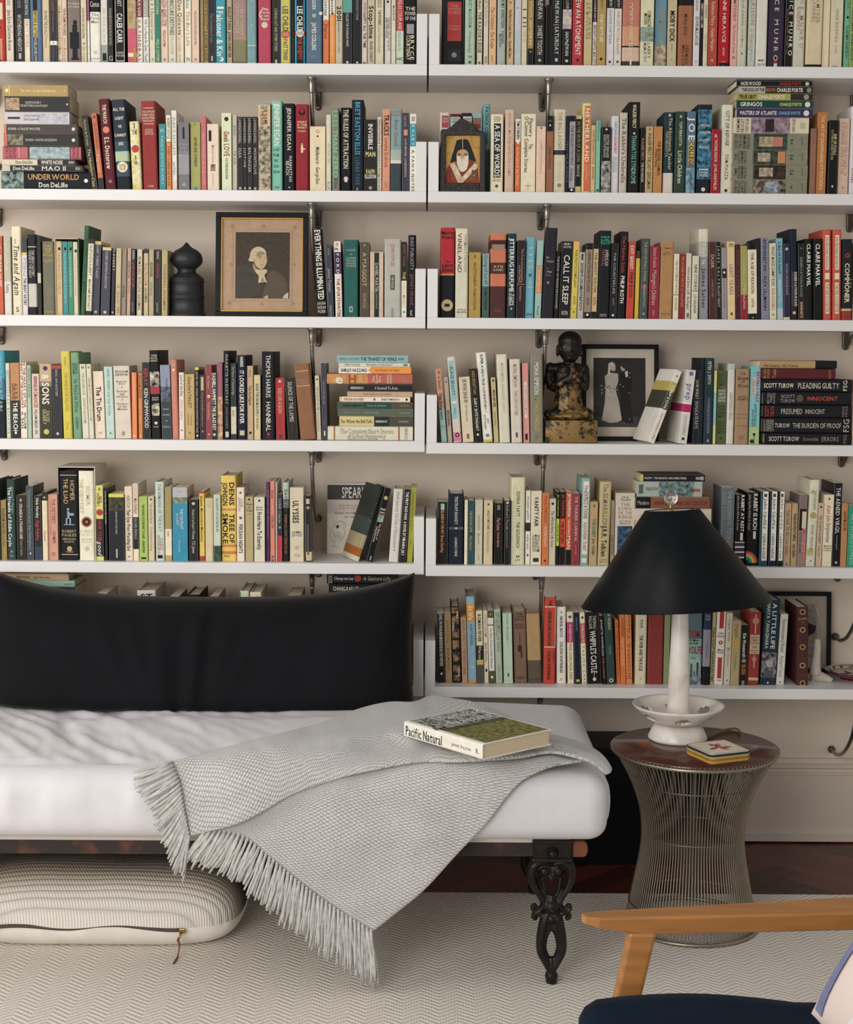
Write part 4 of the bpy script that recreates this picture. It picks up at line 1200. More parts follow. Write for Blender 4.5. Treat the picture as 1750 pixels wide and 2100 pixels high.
pr.disc(*C(1160, 540), 0.0068, 0.0098, 'ab9f94', 0.0012)
pr.poly([C(*p) for p in ((1130, 515), (1150, 480), (1200, 485), (1212, 530), (1190, 560), (1180, 510))], '3a3634', 0.0014)
pr.poly([C(*p) for p in ((1180, 590), (1215, 575), (1220, 640), (1195, 660))], 'cfc8be', 0.0014)
rn = random.Random(4)
for k in range(46):
    cx, cy = 990+rn.gauss(0, 45), 775+rn.gauss(0, 24); pr.disc(*C(cx, cy), 0.0016, 0.0022, rn.choice(['d3ccc1', 'aaa298', '6d6862']), 0.0016, 6)
for cx, cy in ((1125, 740), (1160, 765), (1240, 655), (1235, 840), (1240, 600), (1170, 1195), (1240, 1150)): pr.disc(*C(cx, cy), 0.0022, 0.0013, 'a39b91', 0.0016, 10)
pr.build('wedding_print', t, (0, 0.0068, 0), (1, 0, 0), (0, 0, 1), (0, -1, 0), 0.5, 'print')
glaze(t, 0.012, Pw.w-0.012, 0.012, Pw.h-0.012, 0.004)

# --- small frame beside the plaster foot
Ps = Panel(1560, 1705, 1213, shelf_z('R', 5)+0.0005, 4.205, math.radians(6), 1385)
t = picture('framed_sketch', 'black framed drawing leaning on the wall behind the plaster foot', Ps, 0.0118, 0.014)
pr = Print(); pr.rect(0.008, Ps.w-0.008, 0.008, Ps.h-0.008, 'b5a999', 0)
C = lambda x, y: Ps.uv(x, y)
a, b_ = C(1600, 1352), C(1676, 1239); pr.rect(a[0], b_[0], a[1], b_[1], '~a89c8f/8e8378', 0.0004)
pr.poly([C(*p) for p in ((1648, 1275), (1675, 1286), (1672, 1300), (1660, 1306), (1655, 1318), (1640, 1310))], '2a2624', 0.0007)
pr.line([C(1671, 1237), C(1682, 1272), C(1694, 1300)], 0.0012, 'd9d2c8', 0.0008)
pr.line([C(1655, 1346), C(1675, 1352)], 0.001, '3a3431', 0.0008)
pr.build('drawing', t, (0, 0.0068, 0), (1, 0, 0), (0, 0, 1), (0, -1, 0), 0.5, 'print')

# --- carved icon panel
zi = shelf_z('R', 1)+0.0005
YI = 4.012
IC = lambda cx, cy: (lambda p: (p.x, p.z-zi))(pixY(890+cx/12.35, 230+cy/12.35, YI))
ox_i = IC(150, 2010)[0]
def IP(pts): return [(IC(a, b)[0]-ox_i, max(0.0, IC(a, b)[1])) for a, b in pts]
M_icon, nt, b = new_mat('dark_carved_wood'); b.inputs['Roughness'].default_value = 0.6
n_, _ = vary(nt, b, lin('2c2422'), 130, 0.5, 1.35); bump(nt, b, n_.outputs['Fac'], 0.6, 0.002)
ic = thing('icon_panel', 'small carved dark wood icon of a bearded saint in a black hood', 'icon', (ox_i, YI, zi))
ic.rotation_euler = (math.radians(-2), 0, 0)
prism('back_board', IP([(150, 2012), (1300, 2012), (1290, 500), (740, 200), (170, 480)]), 0.010, 0.018, M_icon, ic)
prism('frame_side', IP([(150, 2012), (300, 2012), (300, 500), (170, 480)]), 0.0, 0.016, M_icon, ic, 0.002)
prism('frame_side', IP([(1165, 2012), (1300, 2012), (1292, 500), (1180, 500)]), 0.0, 0.016, M_icon, ic, 0.002)
prism('frame_foot', IP([(298, 2012), (1167, 2012), (1160, 1785), (292, 1785)]), 0.0008, 0.016, M_icon, ic, 0.002)
pd = prism('pediment', IP([(172, 510), (300, 575), (1180, 570), (1291, 530), (1270, 485), (1120, 478), (1050, 390), (950, 270), (830, 190), (740, 150), (650, 168), (560, 235), (400, 390), (300, 420), (205, 415), (172, 470)]), 0.0006, 0.016, M_icon, ic, 0.002)
def relief(pts, r=0.0012):
    q = catmull([Vector((x, 0.0005, z)) for x, z in IP(pts)], 5); return tube_data(q, r, 6)
for pts in ([(420, 480), (500, 400), (600, 420), (560, 480), (500, 450)], [(760, 330), (840, 300), (900, 380), (840, 430), (800, 380)], [(960, 480), (1020, 420), (1080, 460), (1040, 500)], [(620, 300), (700, 230), (740, 330), (700, 480)]):
    v, f = relief(pts); obj('carving', v, f, M_icon, pd, True)
for pts in ([(300, 1900), (400, 1840), (460, 1880), (400, 1940), (360, 1900)], [(480, 1940), (580, 1870), (680, 1830), (700, 1920)], [(760, 1920), (820, 1840), (900, 1880), (840, 1950), (800, 1910)], [(960, 1930), (1060, 1850), (1120, 1900), (1060, 1950)]):
    v, f = relief(pts); obj('carving', v, f, M_icon, ic, True)
pr = Print(); S2 = lambda pts: IP(pts)
pr.poly(S2([(296, 1788), (1162, 1788), (1178, 570), (303, 578)]), '~a8823f/c29a56', 0)
pr.poly(S2([(300, 1780), (1150, 1780), (1120, 1420), (1080, 1260), (900, 1190), (560, 1210), (400, 1290), (320, 1440)]), '~7a2f22/93402c', 0.0003)
pr.poly(S2([(410, 1275), (470, 1060), (560, 780), (580, 690), (700, 665), (850, 668), (890, 720), (960, 900), (1040, 1120), (1078, 1240), (960, 1210), (880, 1180), (880, 1000), (740, 920), (610, 970), (580, 1060), (580, 1210)]), '1d2126', 0.0005)
pr.poly(S2([(580, 1040), (610, 970), (680, 930), (740, 920), (820, 940), (870, 1000), (880, 1060), (880, 1180), (580, 1180)]), 'bd9b6a', 0.0007)
pr.poly(S2([(582, 1090), (640, 1100), (730, 1130), (820, 1100), (880, 1090), (880, 1280), (840, 1430), (760, 1495), (690, 1495), (630, 1430), (590, 1300)]), '~cfc3ae/e0d6c4', 0.0009)
pr.poly(S2([(400, 1290), (530, 1250), (720, 1650), (700, 1775), (610, 1770)]), '~d8cbb2/b59a72', 0.0008)
pr.poly(S2([(1050, 1258), (1110, 1330), (1100, 1400), (740, 1770), (700, 1775), (705, 1650)]), '~dcd0bb/b89d76', 0.0010)
pr.poly(S2([(970, 1445), (1110, 1465), (1080, 1710), (920, 1715), (950, 1560)]), '~5a2c22/84583a', 0.0012)
pr.disc(*S2([(1030, 1590)])[0], 0.0018, 0.0030, '8d959b', 0.0014, 10)
for cx in (645, 810):
    pr.disc(*S2([(cx, 1058)])[0], 0.0040, 0.0016, '3a2a20', 0.0013, 10); pr.line(S2([(cx-45, 1030), (cx+45, 1025)]), 0.0007, '5a4430', 0.0013)
pr.line(S2([(728, 1040), (722, 1120)]), 0.0008, '94714a', 0.0013); pr.line(S2([(690, 1150), (770, 1150)]), 0.0010, '5c3a2c', 0.0013)
pr.line(S2([(732, 545), (735, 900)]), 0.0012, 'd8c08a', 0.0013)
for k, (cx, cy) in enumerate(((350, 620), (400, 625), (450, 615), (950, 610), (1000, 660), (1050, 650), (330, 700), (380, 710), (440, 700), (1120, 880), (1130, 1100), (335, 880), (335, 1080))): pr.line(S2([(cx, cy), (cx+18, cy+24)]), 0.0010, '5b4220', 0.0006)
pr.build('painting', ic, (0, 0.0088, 0), (1, 0, 0), (0, 0, 1), (0, -1, 0), 0.55, 'print')

# --- turned black finial
fzb = shelf_z('L', 2)+0.0003
fp = [(452, 1950), (450, 1918), (432, 1900), (428, 1872), (402, 1852), (398, 1545), (414, 1535), (418, 1510), (404, 1500), (416, 1490), (418, 1466), (400, 1455), (396, 1165), (412, 1152), (416, 1125), (404, 1116), (402, 1085), (385, 1050), (345, 1010), (306, 985), (304, 962), (240, 948), (207, 895), (216, 850), (235, 822), (310, 765), (368, 690), (378, 600), (345, 490), (262, 405), (150, 348), (84, 300), (46, 250), (26, 224), (4, 212)]
kf = 1/11.67/787.0
M_cast, nt, b = new_mat('blackened_turning'); b.inputs['Roughness'].default_value = 0.5
n_, _ = vary(nt, b, lin('1f2124'), 50, 0.7, 1.25); bump(nt, b, n_.outputs['Fac'], 0.25, 0.001)
fx_ = pixY(384.2, 640, 4.07).x
fin = thing('finial_ornament', 'turned black onion-topped finial standing beside the framed portrait', 'ornament', (fx_, 4.07, fzb))
lathe('turned_body', [(r*kf, (1950-y)*kf) for r, y in fp if y >= 948], M_cast, fin, 48)
lathe('onion_top', [(r*kf, (1950-y)*kf) for r, y in fp if y <= 948], M_cast, fin, 48)

# --- seated statue
zb3 = shelf_z('R', 3)+0.0003; YB = 4.085
BC = lambda cx, cy: (lambda p: (p.x, p.z-zb3))(pixY(1080+cx/5.833, 660+cy/5.833, YB))
bx0 = BC(515, 1440)[0]
kb = 1/5.833/783.0
def BP(cx, cy, dy=0.0): x, z = BC(cx, cy); return (x-bx0, dy, z)
def bb(cx, cy, rx, ry, rz, dy=0.0): return blob(BP(cx, cy, dy), (rx*kb, ry*kb, rz*kb), 16)
def limb(pts, rads): 
    q = [Vector(BP(*p)) for p in pts]; return tube_data(q, [r*kb for r in rads], 10)
M_gild, nt, b = new_mat('worn_gilding')
tc = nt.nodes.new('ShaderNodeTexCoord'); nz = nt.nodes.new('ShaderNodeTexNoise'); nz.inputs['Scale'].default_value = 55; nz.inputs['Detail'].default_value = 8; nz.inputs['Roughness'].default_value = 0.72
nt.links.new(tc.outputs['Object'], nz.inputs['Vector'])
sp = nt.nodes.new('ShaderNodeSeparateXYZ'); nt.links.new(tc.outputs['Object'], sp.inputs[0])
def mm2(nt, op, a, c):
    n = nt.nodes.new('ShaderNodeMath'); n.operation = op
    for i, q in enumerate((a, c)):
        if isinstance(q, float): n.inputs[i].default_value = q
        else: nt.links.new(q, n.inputs[i])
    return n.outputs[0]
# gold leaf survives on the plinth, lap and belly, and is rubbed off the crown and shoulders
zz = mm2(nt, 'MULTIPLY', sp.outputs['Z'], -0.95); xx = mm2(nt, 'MULTIPLY', mm2(nt, 'ABSOLUTE', sp.outputs['X'], 0.0), -1.5)
tot_ = mm2(nt, 'ADD', nz.outputs['Fac'], mm2(nt, 'ADD', zz, mm2(nt, 'ADD', xx, 0.135)))
cr = nt.nodes.new('ShaderNodeValToRGB'); cr.color_ramp.elements[0].position = 0.47; cr.color_ramp.elements[0].color = lin('17110e')
cr.color_ramp.elements[1].position = 0.56; cr.color_ramp.elements[1].color = lin('8a6c3c')
nt.links.new(tot_, cr.inputs['Fac']); nt.links.new(cr.outputs['Color'], b.inputs['Base Color'])
b.inputs['Roughness'].default_value = 0.42; b.inputs['Metallic'].default_value = 0.35; bump(nt, b, nz.outputs['Fac'], 0.35, 0.002)
bud = thing('seated_statue', 'seated praying figure in worn black and gold on a gilded block', 'statue', (bx0, YB, zb3))
parts = [bb(515, 1085, 285, 190, 88), bb(330, 1100, 130, 150, 75, -0.010), bb(690, 1100, 110, 150, 75, -0.010), bb(515, 1120, 260, 200, 60, -0.012),
         limb([(500, 1040), (500, 900), (490, 760), (485, 620), (485, 540)], [190, 165, 165, 190, 150]),
         bb(485, 560, 235, 120, 80), bb(285, 560, 70, 80, 75), bb(680, 570, 70, 80, 75),
         limb([(275, 555, 0.0), (265, 680, 0.0), (300, 790, -0.008)], [62, 58, 55]), limb([(300, 790, -0.008), (400, 730, -0.030), (500, 660, -0.042)], [55, 48, 38]),
         limb([(690, 560, 0.0), (705, 690, 0.0), (690, 800, -0.008)], [62, 58, 55]), limb([(690, 800, -0.008), (620, 740, -0.030), (545, 660, -0.042)], [55, 48, 38]),
         limb([(515, 690, -0.044), (525, 600, -0.046), (530, 500, -0.044), (532, 478, -0.042)], [36, 34, 22, 10]), limb([(545, 690, -0.044), (540, 600, -0.046), (534, 500, -0.044)], [36, 32, 20]),
         limb([(500, 560, 0.0), (510, 480, -0.004), (515, 420, -0.006)], [80, 74, 74]),
         bb(518, 320, 138, 140, 165, -0.006), bb(518, 230, 144, 146, 120, -0.004), bb(518, 420, 95, 95, 70, -0.010),
         bb(374, 345, 22, 26, 75, 0.002), bb(655, 345, 22, 26, 75, 0.002),
         limb([(525, 330, -0.032), (522, 375, -0.038), (520, 395, -0.036)], [14, 20, 24]), bb(520, 430, 42, 20, 12, -0.027),
         limb([(455, 318, -0.028), (475, 308, -0.031), (500, 318, -0.031)], [9, 11, 8]), limb([(545, 318, -0.031), (575, 306, -0.030), (605, 316, -0.025)], [8, 11, 9])]
V, F = join_data(parts)
o = obj('figure', V, F, M_gild, bud, True); voxelize(o, 0.0016, 2)
x0, z0 = BP(205, 1440)[0], 0.0; x1, z1 = BP(826, 1165)[0], BP(500, 1165)[2]
p_ = box('plinth', x0, x1, -0.055, 0.055, 0.0, z1, M_gild, bud, bevel=0.003, seg=3)

# --- plaster foot
zf_ = shelf_z('R', 5)+0.0003; YFt = 4.105
FC = lambda cx, cy, dy=0.0: (lambda p: Vector((p.x-fx2, dy, p.z-zf_)))(pixY(1600+cx/5.253, 1200+cy/5.253, YFt))
fx2 = 0.0; fx2 = FC(420, 1040).x
M_plaster, nt, b = new_mat('plaster'); b.inputs['Roughness'].default_value = 0.8
vary(nt, b, lin('c3b8a9'), 60, 0.85, 1.05)
foot = thing('plaster_foot', 'off white plaster cast of a foot and ankle standing on shelf', 'sculpture', (fx2, YFt, zf_))
kk = 1/5.253/775.0
fl = lambda pts, rads: tube_data([FC(*p) for p in pts], [r*kk for r in rads], 12)
V, F = join_data([fl([(402, 600), (400, 680), (392, 780), (382, 870), (380, 960)], [38, 42, 46, 58, 70]), fl([(375, 985, 0.01), (440, 990, 0.0), (510, 1005, -0.01), (550, 1022, -0.016)], [72, 60, 42, 30]),
                  fl([(350, 1020, 0.012), (430, 1030, 0.0), (545, 1034, -0.016)], [44, 40, 26]), fl([(330, 1040), (440, 1045), (560, 1046)], [22, 24, 18]), blob(FC(402, 600), (38*kk, 38*kk, 30*kk), 12)])
V = [(x, y*1.0, max(z, 0.0)) for x, y, z in V]
o = obj('cast', V, F, M_plaster, foot, True); voxelize(o, 0.0016, 4)

# --- painted plate
plx = pixY(1752, 1380, 4.135).x
M_maroon = mat('6d2633', 0.25, tag='glaze'); 
pl = thing('painted_plate', 'cream plate with dark painted scrolls and maroon rim beside the plaster foot', 'plate', (plx, 4.135, zf_))
lathe('plate_body', [(0.030, 0.0), (0.036, 0.0), (0.038, 0.006), (0.060, 0.012), (0.078, 0.021), (0.0785, 0.023), (0.076, 0.0235), (0.056, 0.0165), (0.046, 0.0135), (0.002, 0.0130)], M_maroon, pl, 64)
v, f = lathe_data([(0.0765, 0.0240), (0.056, 0.0172), (0.046, 0.0142), (0.001, 0.0137)], 64)
face = obj('glazed_face', v, f, mat('c9bda8', 0.3, tag='glaze'), pl, True)
for R, zz_, r_ in ((0.071, 0.0225, 0.0009), (0.053, 0.0166, 0.0008), (0.045, 0.0143, 0.0007)):
    ring('painted_line', R, zz_, r_, face, mat('2b2522', 0.4, tag='glaze'), 64)
for k in range(14):
    a = 2*math.pi*k/14
    q = [Vector(((0.0615+0.0055*math.sin(t_*6.28))*math.cos(a+0.17*t_), (0.0615+0.0055*math.sin(t_*6.28))*math.sin(a+0.17*t_), 0.0202+0.0018*math.sin(t_*6.28))) for t_ in [i/8 for i in range(9)]]
    v, f = tube_data(q, 0.0010, 5); obj('painted_scroll', v, f, mat('3a302a', 0.4, tag='glaze'), face, True)
for k in range(6):
    a = 2*math.pi*k/6
    v, f = tube_data([Vector((0.006*math.cos(a), 0.006*math.sin(a), 0.0140)), Vector((0.022*math.cos(a+0.3), 0.022*math.sin(a+0.3), 0.0140)), Vector((0.038*math.cos(a), 0.038*math.sin(a), 0.0141))], [0.0008, 0.003, 0.0008], 6)
    o = obj('painted_petal', v, f, mat('332b27', 0.4, tag='glaze'), face, True)

# --- slipcases
def slipcase(label, bay, lev, ox, oy, x0, x1, top, base, col, setback, D, rcol=None, lcol=None):
    s = 450.0/1750.0; Y = YF+setback; zt = shelf_z(bay, lev)+0.0003
    a, b2 = pixY(ox+x0*s, oy+base*s, Y), pixY(ox+x1*s, oy+base*s, Y); h = pixY(ox+(x0+x1)/2*s, oy+top*s, Y).z-zt
    t = thing('slipcase', label, 'slipcase', (a.x, Y, zt)); w = b2.x-a.x; m = mat(col, 0.6, tag='card'); th = 0.0018
    box('side_wall', 0, th, 0, D, 0, h, mat(lcol or col, 0.6, tag='card'), t); box('side_wall', w-th, w, 0, D, 0, h, mat(rcol or col, 0.6, tag='card'), t)
    box('top_wall', th, w-th, 0, D, h-th, h, m, t); box('bottom_wall', th, w-th, 0, D, 0, 0.0006, m, t); box('back_wall', th, w-th, D-th, D, 0.0006, h-th, m, t)
slipcase('cream card slipcase with green side holding four thin children\'s paperbacks', 'L', 2, 0, 410, 445, 637, 305, 914, 'cdbf9f', 0.029, 0.125, '4a6a3c')
slipcase('black and cream slipcase holding two thick matching hardbacks', 'L', 4, 0, 920, 476, 768, 146, 893, 'ddd3c4', 0.030, 0.150, None, '1c1b1c')

# --- big picture book on the throw
A, B, Cc, Dd = [pixZ(x, y, 0.5700) for x, y in ((829, 1479), (990, 1526), (1132, 1497), (968, 1451))]
# ------------------------------------------------------------------ books
S_ = 1750.0/450.0
PAGES = ['e6d9bf', 'dccdb0', 'efe6d2', 'd2c0a0', 'e9dfca']
import colorsys
def cname(h):
    if h.startswith('~'): h = h[1:].split('/')[0]
    r, g, b = hexrgb(h); hh, s, v = colorsys.rgb_to_hsv(r, g, b); hh *= 360
    if v < 0.20 or (v < 0.27 and s < 0.45): return 'black'
    if s < 0.11: return 'white' if v > 0.85 else ('pale grey' if v > 0.7 else ('grey' if v > 0.4 else 'charcoal'))
    if 15 <= hh < 70 and s < 0.30: return 'cream' if v > 0.78 else 'greyish brown'
    if hh < 12 or hh >= 340: return ('pink' if v > 0.8 and s < 0.55 else 'red') if v > 0.55 else 'maroon'
    if hh < 40:
        if v < 0.62: return 'brown'
        return 'orange' if s > 0.62 else 'tan'
    if hh < 70: return ('yellow' if v > 0.75 else 'olive') if s > 0.35 else 'beige'
    if hh < 165: return 'green' if v > 0.5 else 'dark green'
    if hh < 195: return 'teal' if v < 0.7 else 'pale blue'
    if hh < 255: return 'navy' if v < 0.42 else ('blue' if s > 0.3 else 'slate blue')
    return 'purple' if hh < 310 else 'plum'
def ordn(n):
    return '%d%s' % (n, 'th' if 10 <= n % 100 <= 20 else {1: 'st', 2: 'nd', 3: 'rd'}.get(n % 10, 'th'))
BOOK_RND = random.Random(11)
def cover_mesh(w, h, D, kind, base, segs):
    if kind == 'h':
        tb = 0.0022; r = min(0.26*w, 0.0045); pr = [(0, D), (0, r), (r*0.30, r*0.30), (r, 0), (w-r, 0), (w-r*0.30, r*0.30), (w, r), (w, D)]
    else:
        tb = 0.0005; r = min(0.1*w, 0.0012); pr = [(0, D), (0, r), (r, 0), (w-r, 0), (w, r), (w, D)]
    n = len(pr)
    inn = [(min(max(x, tb), w-tb), max(y, tb)) for x, y in pr]
    zs = sorted({0.0, h} | {min(max(z, 0), h) for a, b, c in segs for z in (a, b)})
    zs = [z for i, z in enumerate(zs) if i == 0 or z-zs[i-1] > 1e-5]
    cols = [base]; v, f, mi = [], [], []
    for z in zs: v += [(x, y, z) for x, y in pr] + [(x, y, z) for x, y in inn]
    def colat(z):
        c = base
        for a, b, cc in segs:
            if a <= z <= b: c = cc
        if c not in cols: cols.append(c)
        return cols.index(c)
    for k in range(len(zs)-1):
        ci = colat((zs[k]+zs[k+1])/2); a, b = k*2*n, (k+1)*2*n
        for i in range(n-1):
            f.append((a+i, a+i+1, b+i+1, b+i)); mi.append(ci)
            f.append((a+n+i+1, a+n+i, b+n+i, b+n+i+1)); mi.append(ci)
        f.append((a+n, a, b, b+n)); mi.append(ci); f.append((a+n-1, a+2*n-1, b+2*n-1, b+n-1)); mi.append(ci)
    t = (len(zs)-1)*2*n
    for i in range(n-1):
        f.append((t+i, t+i+1, t+n+i+1, t+n+i)); mi.append(colat(h)); f.append((i+1, i, n+i, n+i+1)); mi.append(colat(0))
    return v, f, mi, cols
def tidy(lb):
    if len(lb.split()) > 17: lb = ','.join(q for q in lb.split(',') if 'lettering' not in q)
    for a, b in ((' upright', ''), ('greyish brown', 'brown'), (' with', ','), ('pale ', ''), ('slate ', ''), ('dark ', ''), ('thick ', ''), ('thin ', '')):
        if len(lb.split()) <= 16: break
        lb = lb.replace(a, b)
    return lb
def make_book(M, w, h, D, kind, base, items, label, cat, group):
    """items: positions in metres from the head of the spine"""
    nm = 'hardback_book' if kind == 'h' else 'paperback_book'
    if kind == 'p' and h < 0.1765: nm, cat, label = 'pocket_paperback', 'pocket book', label.replace('paperback', 'pocket paperback')
    root = thing(nm, tidy(label), cat, group=group)
    root.matrix_world = M
    segs = [(h-b, h-a, c) for (k, a, b, s, ct, c, tx) in items if k == '#']
    v, f, mi, cols = cover_mesh(w, h, D, kind, base, segs)
    obj('cover', v, f, None, root, mats=[mat(c, 0.62 if kind == 'h' else 0.42, tag='cover') for c in cols], midx=mi)
    tb, ins = (0.0022, 0.003) if kind == 'h' else (0.0005, 0.0004)
    pv, pf = box_data(tb, w-tb, tb, D-(0.004 if kind == 'h' else 0.0002), ins, h-ins)
    obj('page_block', pv, pf, mat(BOOK_RND.choice(PAGES), 0.9, tag='paper', scale=300), root)
    lift = [0.0]
    for (k, a, b, s, ct, c, tx) in items:
        if k == '#': continue
        if k in 'roq':
            em = Print(); nm_ = 'spine_panel' if k == 'r' else 'roundel'
            lift[0] += 0.00004
            if k == 'r': em.rect((ct-s/2)*w, (ct+s/2)*w, h-b, h-a, c, 0.0002+lift[0])
            elif k == 'o': em.disc(ct*w, h-a, s*w/2, s*w/2*b, c, 0.0002+lift[0])
            else:
                nm_ = 'rainbow'; R = min((b-a), 0.94*w)
                for i, cc in enumerate(('c43', 'd85', 'dc5', '3a7', '278', '222')):
                    r1, r0 = R*(1-i*0.15), R*(1-(i+1)*0.15) if i < 5 else 0.0
                    an = [math.pi/2*q/12 for q in range(13)]
                    pts = [(0.03*w+r1*math.cos(t), h-b+r1*math.sin(t)) for t in an]+[(0.03*w+r0*math.cos(t), h-b+r0*math.sin(t)) for t in reversed(an)]
                    em.poly(pts, cc, 0.0003)
            em.build(nm_, root, (0, 0, 0), (1, 0, 0), (0, 0, 1), (0, -1, 0))
        else:
            le = Print()
            face = 'b' if k in 'HV' else ('s' if (k == 'i' or sum(map(ord, label))*7 % 10 < 6) else 'r')
            if k in 'hH': le.text_h(tx, ct*w, h-b, h-a, s*w, c, face, 0.0008)
            else: le.text_v(tx, ct*w, h-a, h-b, s*w, c, face, 0.0008, 0.22 if k == 'i' else 0.0)
            le.build('lettering', root, (0, 0, 0), (1, 0, 0), (0, 0, 1), (0, -1, 0))
    return root
def parse_items(txt, conv, length):
    out = []
    for it in txt:
        it = it.strip()
        if not it: continue
        k, rng, rest = (it.split(' ', 2)+[''])[:3]
        ct, s = 0.5, None
        if '@' in rng: rng, c_ = rng.split('@'); ct = float(c_)/100
        if '/' in rng: rng, s_ = rng.split('/'); s = float(s_)/100
        if ':' in rng:
            a, b = [float(q) for q in rng.split(':')]; a, b = conv(a), conv(b)
        else: a = conv(float(rng)); b = 1.0
        col, tx = (rest.split(' ', 1)+[''])[:2]
        if s is None: s = {'v': 0.52, 'V': 0.56, 'i': 0.54, 'h': 0.86, 'H': 0.88, 'o': 0.4, 'r': 0.9, 'q': 1, '#': 1}[k]
        if k != 'o': a, b = max(0.0, a), min(length, b)
        if k != 'o' and b-a < 0.0008: continue
        out.append((k, a, b, s, ct, col, tx))
    return out
def rod_y(drop):
    pts = [(0.038, -0.236), (0.075, -0.226), (0.11, -0.205), (0.138, -0.178), (0.165, -0.145), (0.188, -0.105), (0.202, -0.06)]
    if drop <= pts[0][0]: return YW+pts[0][1]
    for (d0, y0), (d1, y1) in zip(pts[:-1], pts[1:]):
        if drop <= d1: return YW+y0+(y1-y0)*(drop-d0)/(d1-d0)
    return YW-0.03
def row(bay, lev, base, data, setback=0.026):
    ztop = ZB[bay][lev]+TH+0.0004
    side = 'above bolster' if bay == 'L' else ('above lamp' if lev < 4 else 'behind lamp')
    shelf = '%s shelf %s' % (ORD[lev], side) if lev < 5 else ('lowest shelf behind bolster' if bay == 'L' else 'lowest shelf behind lamp')
    group = 'books on the '+shelf
    ox = oy = 0.0
    ups, stack, pend = [], None, []
    def flush():
        nonlocal stack
        if not stack: return
        z = ztop; nst = len(stack[1])
        for k, (x0, x1, y0, y1, kind, cov, items, opt) in enumerate(stack[1]):
            sb = opt.get('s', setback); Y = YF+sb
            a, b = pixY(ox_(x0), oy+y1/S_, Y), pixY(ox_(x1), oy+y0/S_, Y)
            th = b.z-a.z; L = b.x-a.x
            z0 = z+opt.get('g', 0.0); z = z0+th
            D = opt.get('d', min(0.165, 0.66*L))
            sc = L/(x1-x0)
            its = parse_items(items, lambda q: (q-x0)*sc, L)
            M = Matrix(((0, 0, -1, b.x), (0, 1, 0, Y), (1, 0, 0, z0+0.0003), (0, 0, 0, 1)))
            pos = 'bottom' if k == 0 else ('topmost' if k == nst-1 else ordn(k+1)+' from bottom')
            tcol = [i[5] for i in its if i[0] in 'vVihH']
            lb = '%s %s%s, %s of stack%s, %s' % (cname(cov), 'hardback' if kind == 'h' else 'paperback', (', %s lettering' % cname(tcol[0])) if tcol else '', pos, (' '+stack[0]) if stack[0] else '', shelf)
            make_book(M, th-0.0004, L, D, kind, cov, its, lb, 'hardback book' if kind == 'h' else 'paperback book', group)
        stack = None
    ox_ = lambda c: ox+c/S_
    for ln in data.strip().split('\n'):
        ln = ln.strip()
        if not ln: continue
        if ln[0] == '>':
            flush(); _, a, b = ln.split(); ox, oy = float(a), float(b); continue
        if ln[0] == '=':
            flush(); stack = (ln[1:].strip(), []); continue
        head, *items = ln.split('|'); tk = head.split()
        if tk[0] == 'S':
            opt = {q.split('=')[0]: float(q.split('=')[1]) for q in tk[7:]}
            stack[1].append((float(tk[1]), float(tk[2]), float(tk[3]), float(tk[4]), tk[5], tk[6], items, opt)); continue
        flush()
        x0, x1 = float(tk[0]), float(tk[1])
        top = tk[2]; k = 3; dx = 0.0
        if tk[3] not in 'ph': dx = float(tk[3]); k = 4
        kind, cov = tk[k], tk[k+1]
        opt = {q.split('=')[0]: float(q.split('=')[1]) for q in tk[k+2:]}
        if top == '-': top = BOOK_RND.uniform(-250, -170) if kind == 'h' else BOOK_RND.uniform(-190, -110)
        top = float(top); sb = opt.get('s', setback); Y = YF+sb+(BOOK_RND.uniform(-0.004, 0.006) if 's' not in opt else 0)
        by = oy+base/S_
        a, b = pixY(ox_(x0), by, Y), pixY(ox_(x1), by, Y)
        ang = 0.0
        hpx = base-top
        if abs(dx) > 4: ang = math.atan2(dx-4, hpx)
        tp = pixY(ox_((x0+x1)/2+dx), oy+top/S_, Y)
        w = (b.x-a.x)*math.cos(ang)-0.0006; hgt = (tp.z-ztop)/max(math.cos(ang), 0.5)
        hgt -= abs(math.sin(ang))*w*0.5
        sc = hgt/(base-top)
        D = opt.get('d', min(0.165, 0.66*hgt) if kind == 'h' else 0.62*hgt)
        if lev > 0:
            for rx in (-1.152, -0.2915, 0.308, 1.143):
                if a.x-0.012-abs(math.sin(ang))*hgt < rx+0.001 < b.x+0.012+abs(math.sin(ang))*hgt:
                    drop = ZB[bay][lev-1]-(ztop+hgt)
                    D = min(D, max(0.030, rod_y(drop)-0.0065-Y))
        its = parse_items(items, lambda q: (q-top)*sc, hgt)
        ups.append([a.x, b.x, Y, ang, w, hgt, D, kind, cov, its, math.radians(opt.get('y', 0)), sb])
    flush()
    ups.sort(key=lambda q: q[0])
    for q, r in zip(ups[:-1], ups[1:]):                # a book leaning left rests on its neighbour
        if r[3] < 0 and not q[10] and not r[10] and abs(q[11]-r[11]) < 0.02:
            hm = min(q[5], r[5]); lim = math.atan2(q[1]+math.tan(q[3])*hm-r[0], hm)
            if r[3] < lim: r[3] = min(0.0, lim)
    for q, r in zip(reversed(ups[:-1]), reversed(ups[1:])):
        if q[3] > 0 and not q[10] and not r[10] and abs(q[11]-r[11]) < 0.02:
            hm = min(q[5], r[5]); lim = math.atan2(r[0]+math.tan(r[3])*hm-q[1], hm)
            if q[3] > lim: q[3] = max(0.0, lim)
    if bay == 'L': ups.reverse()
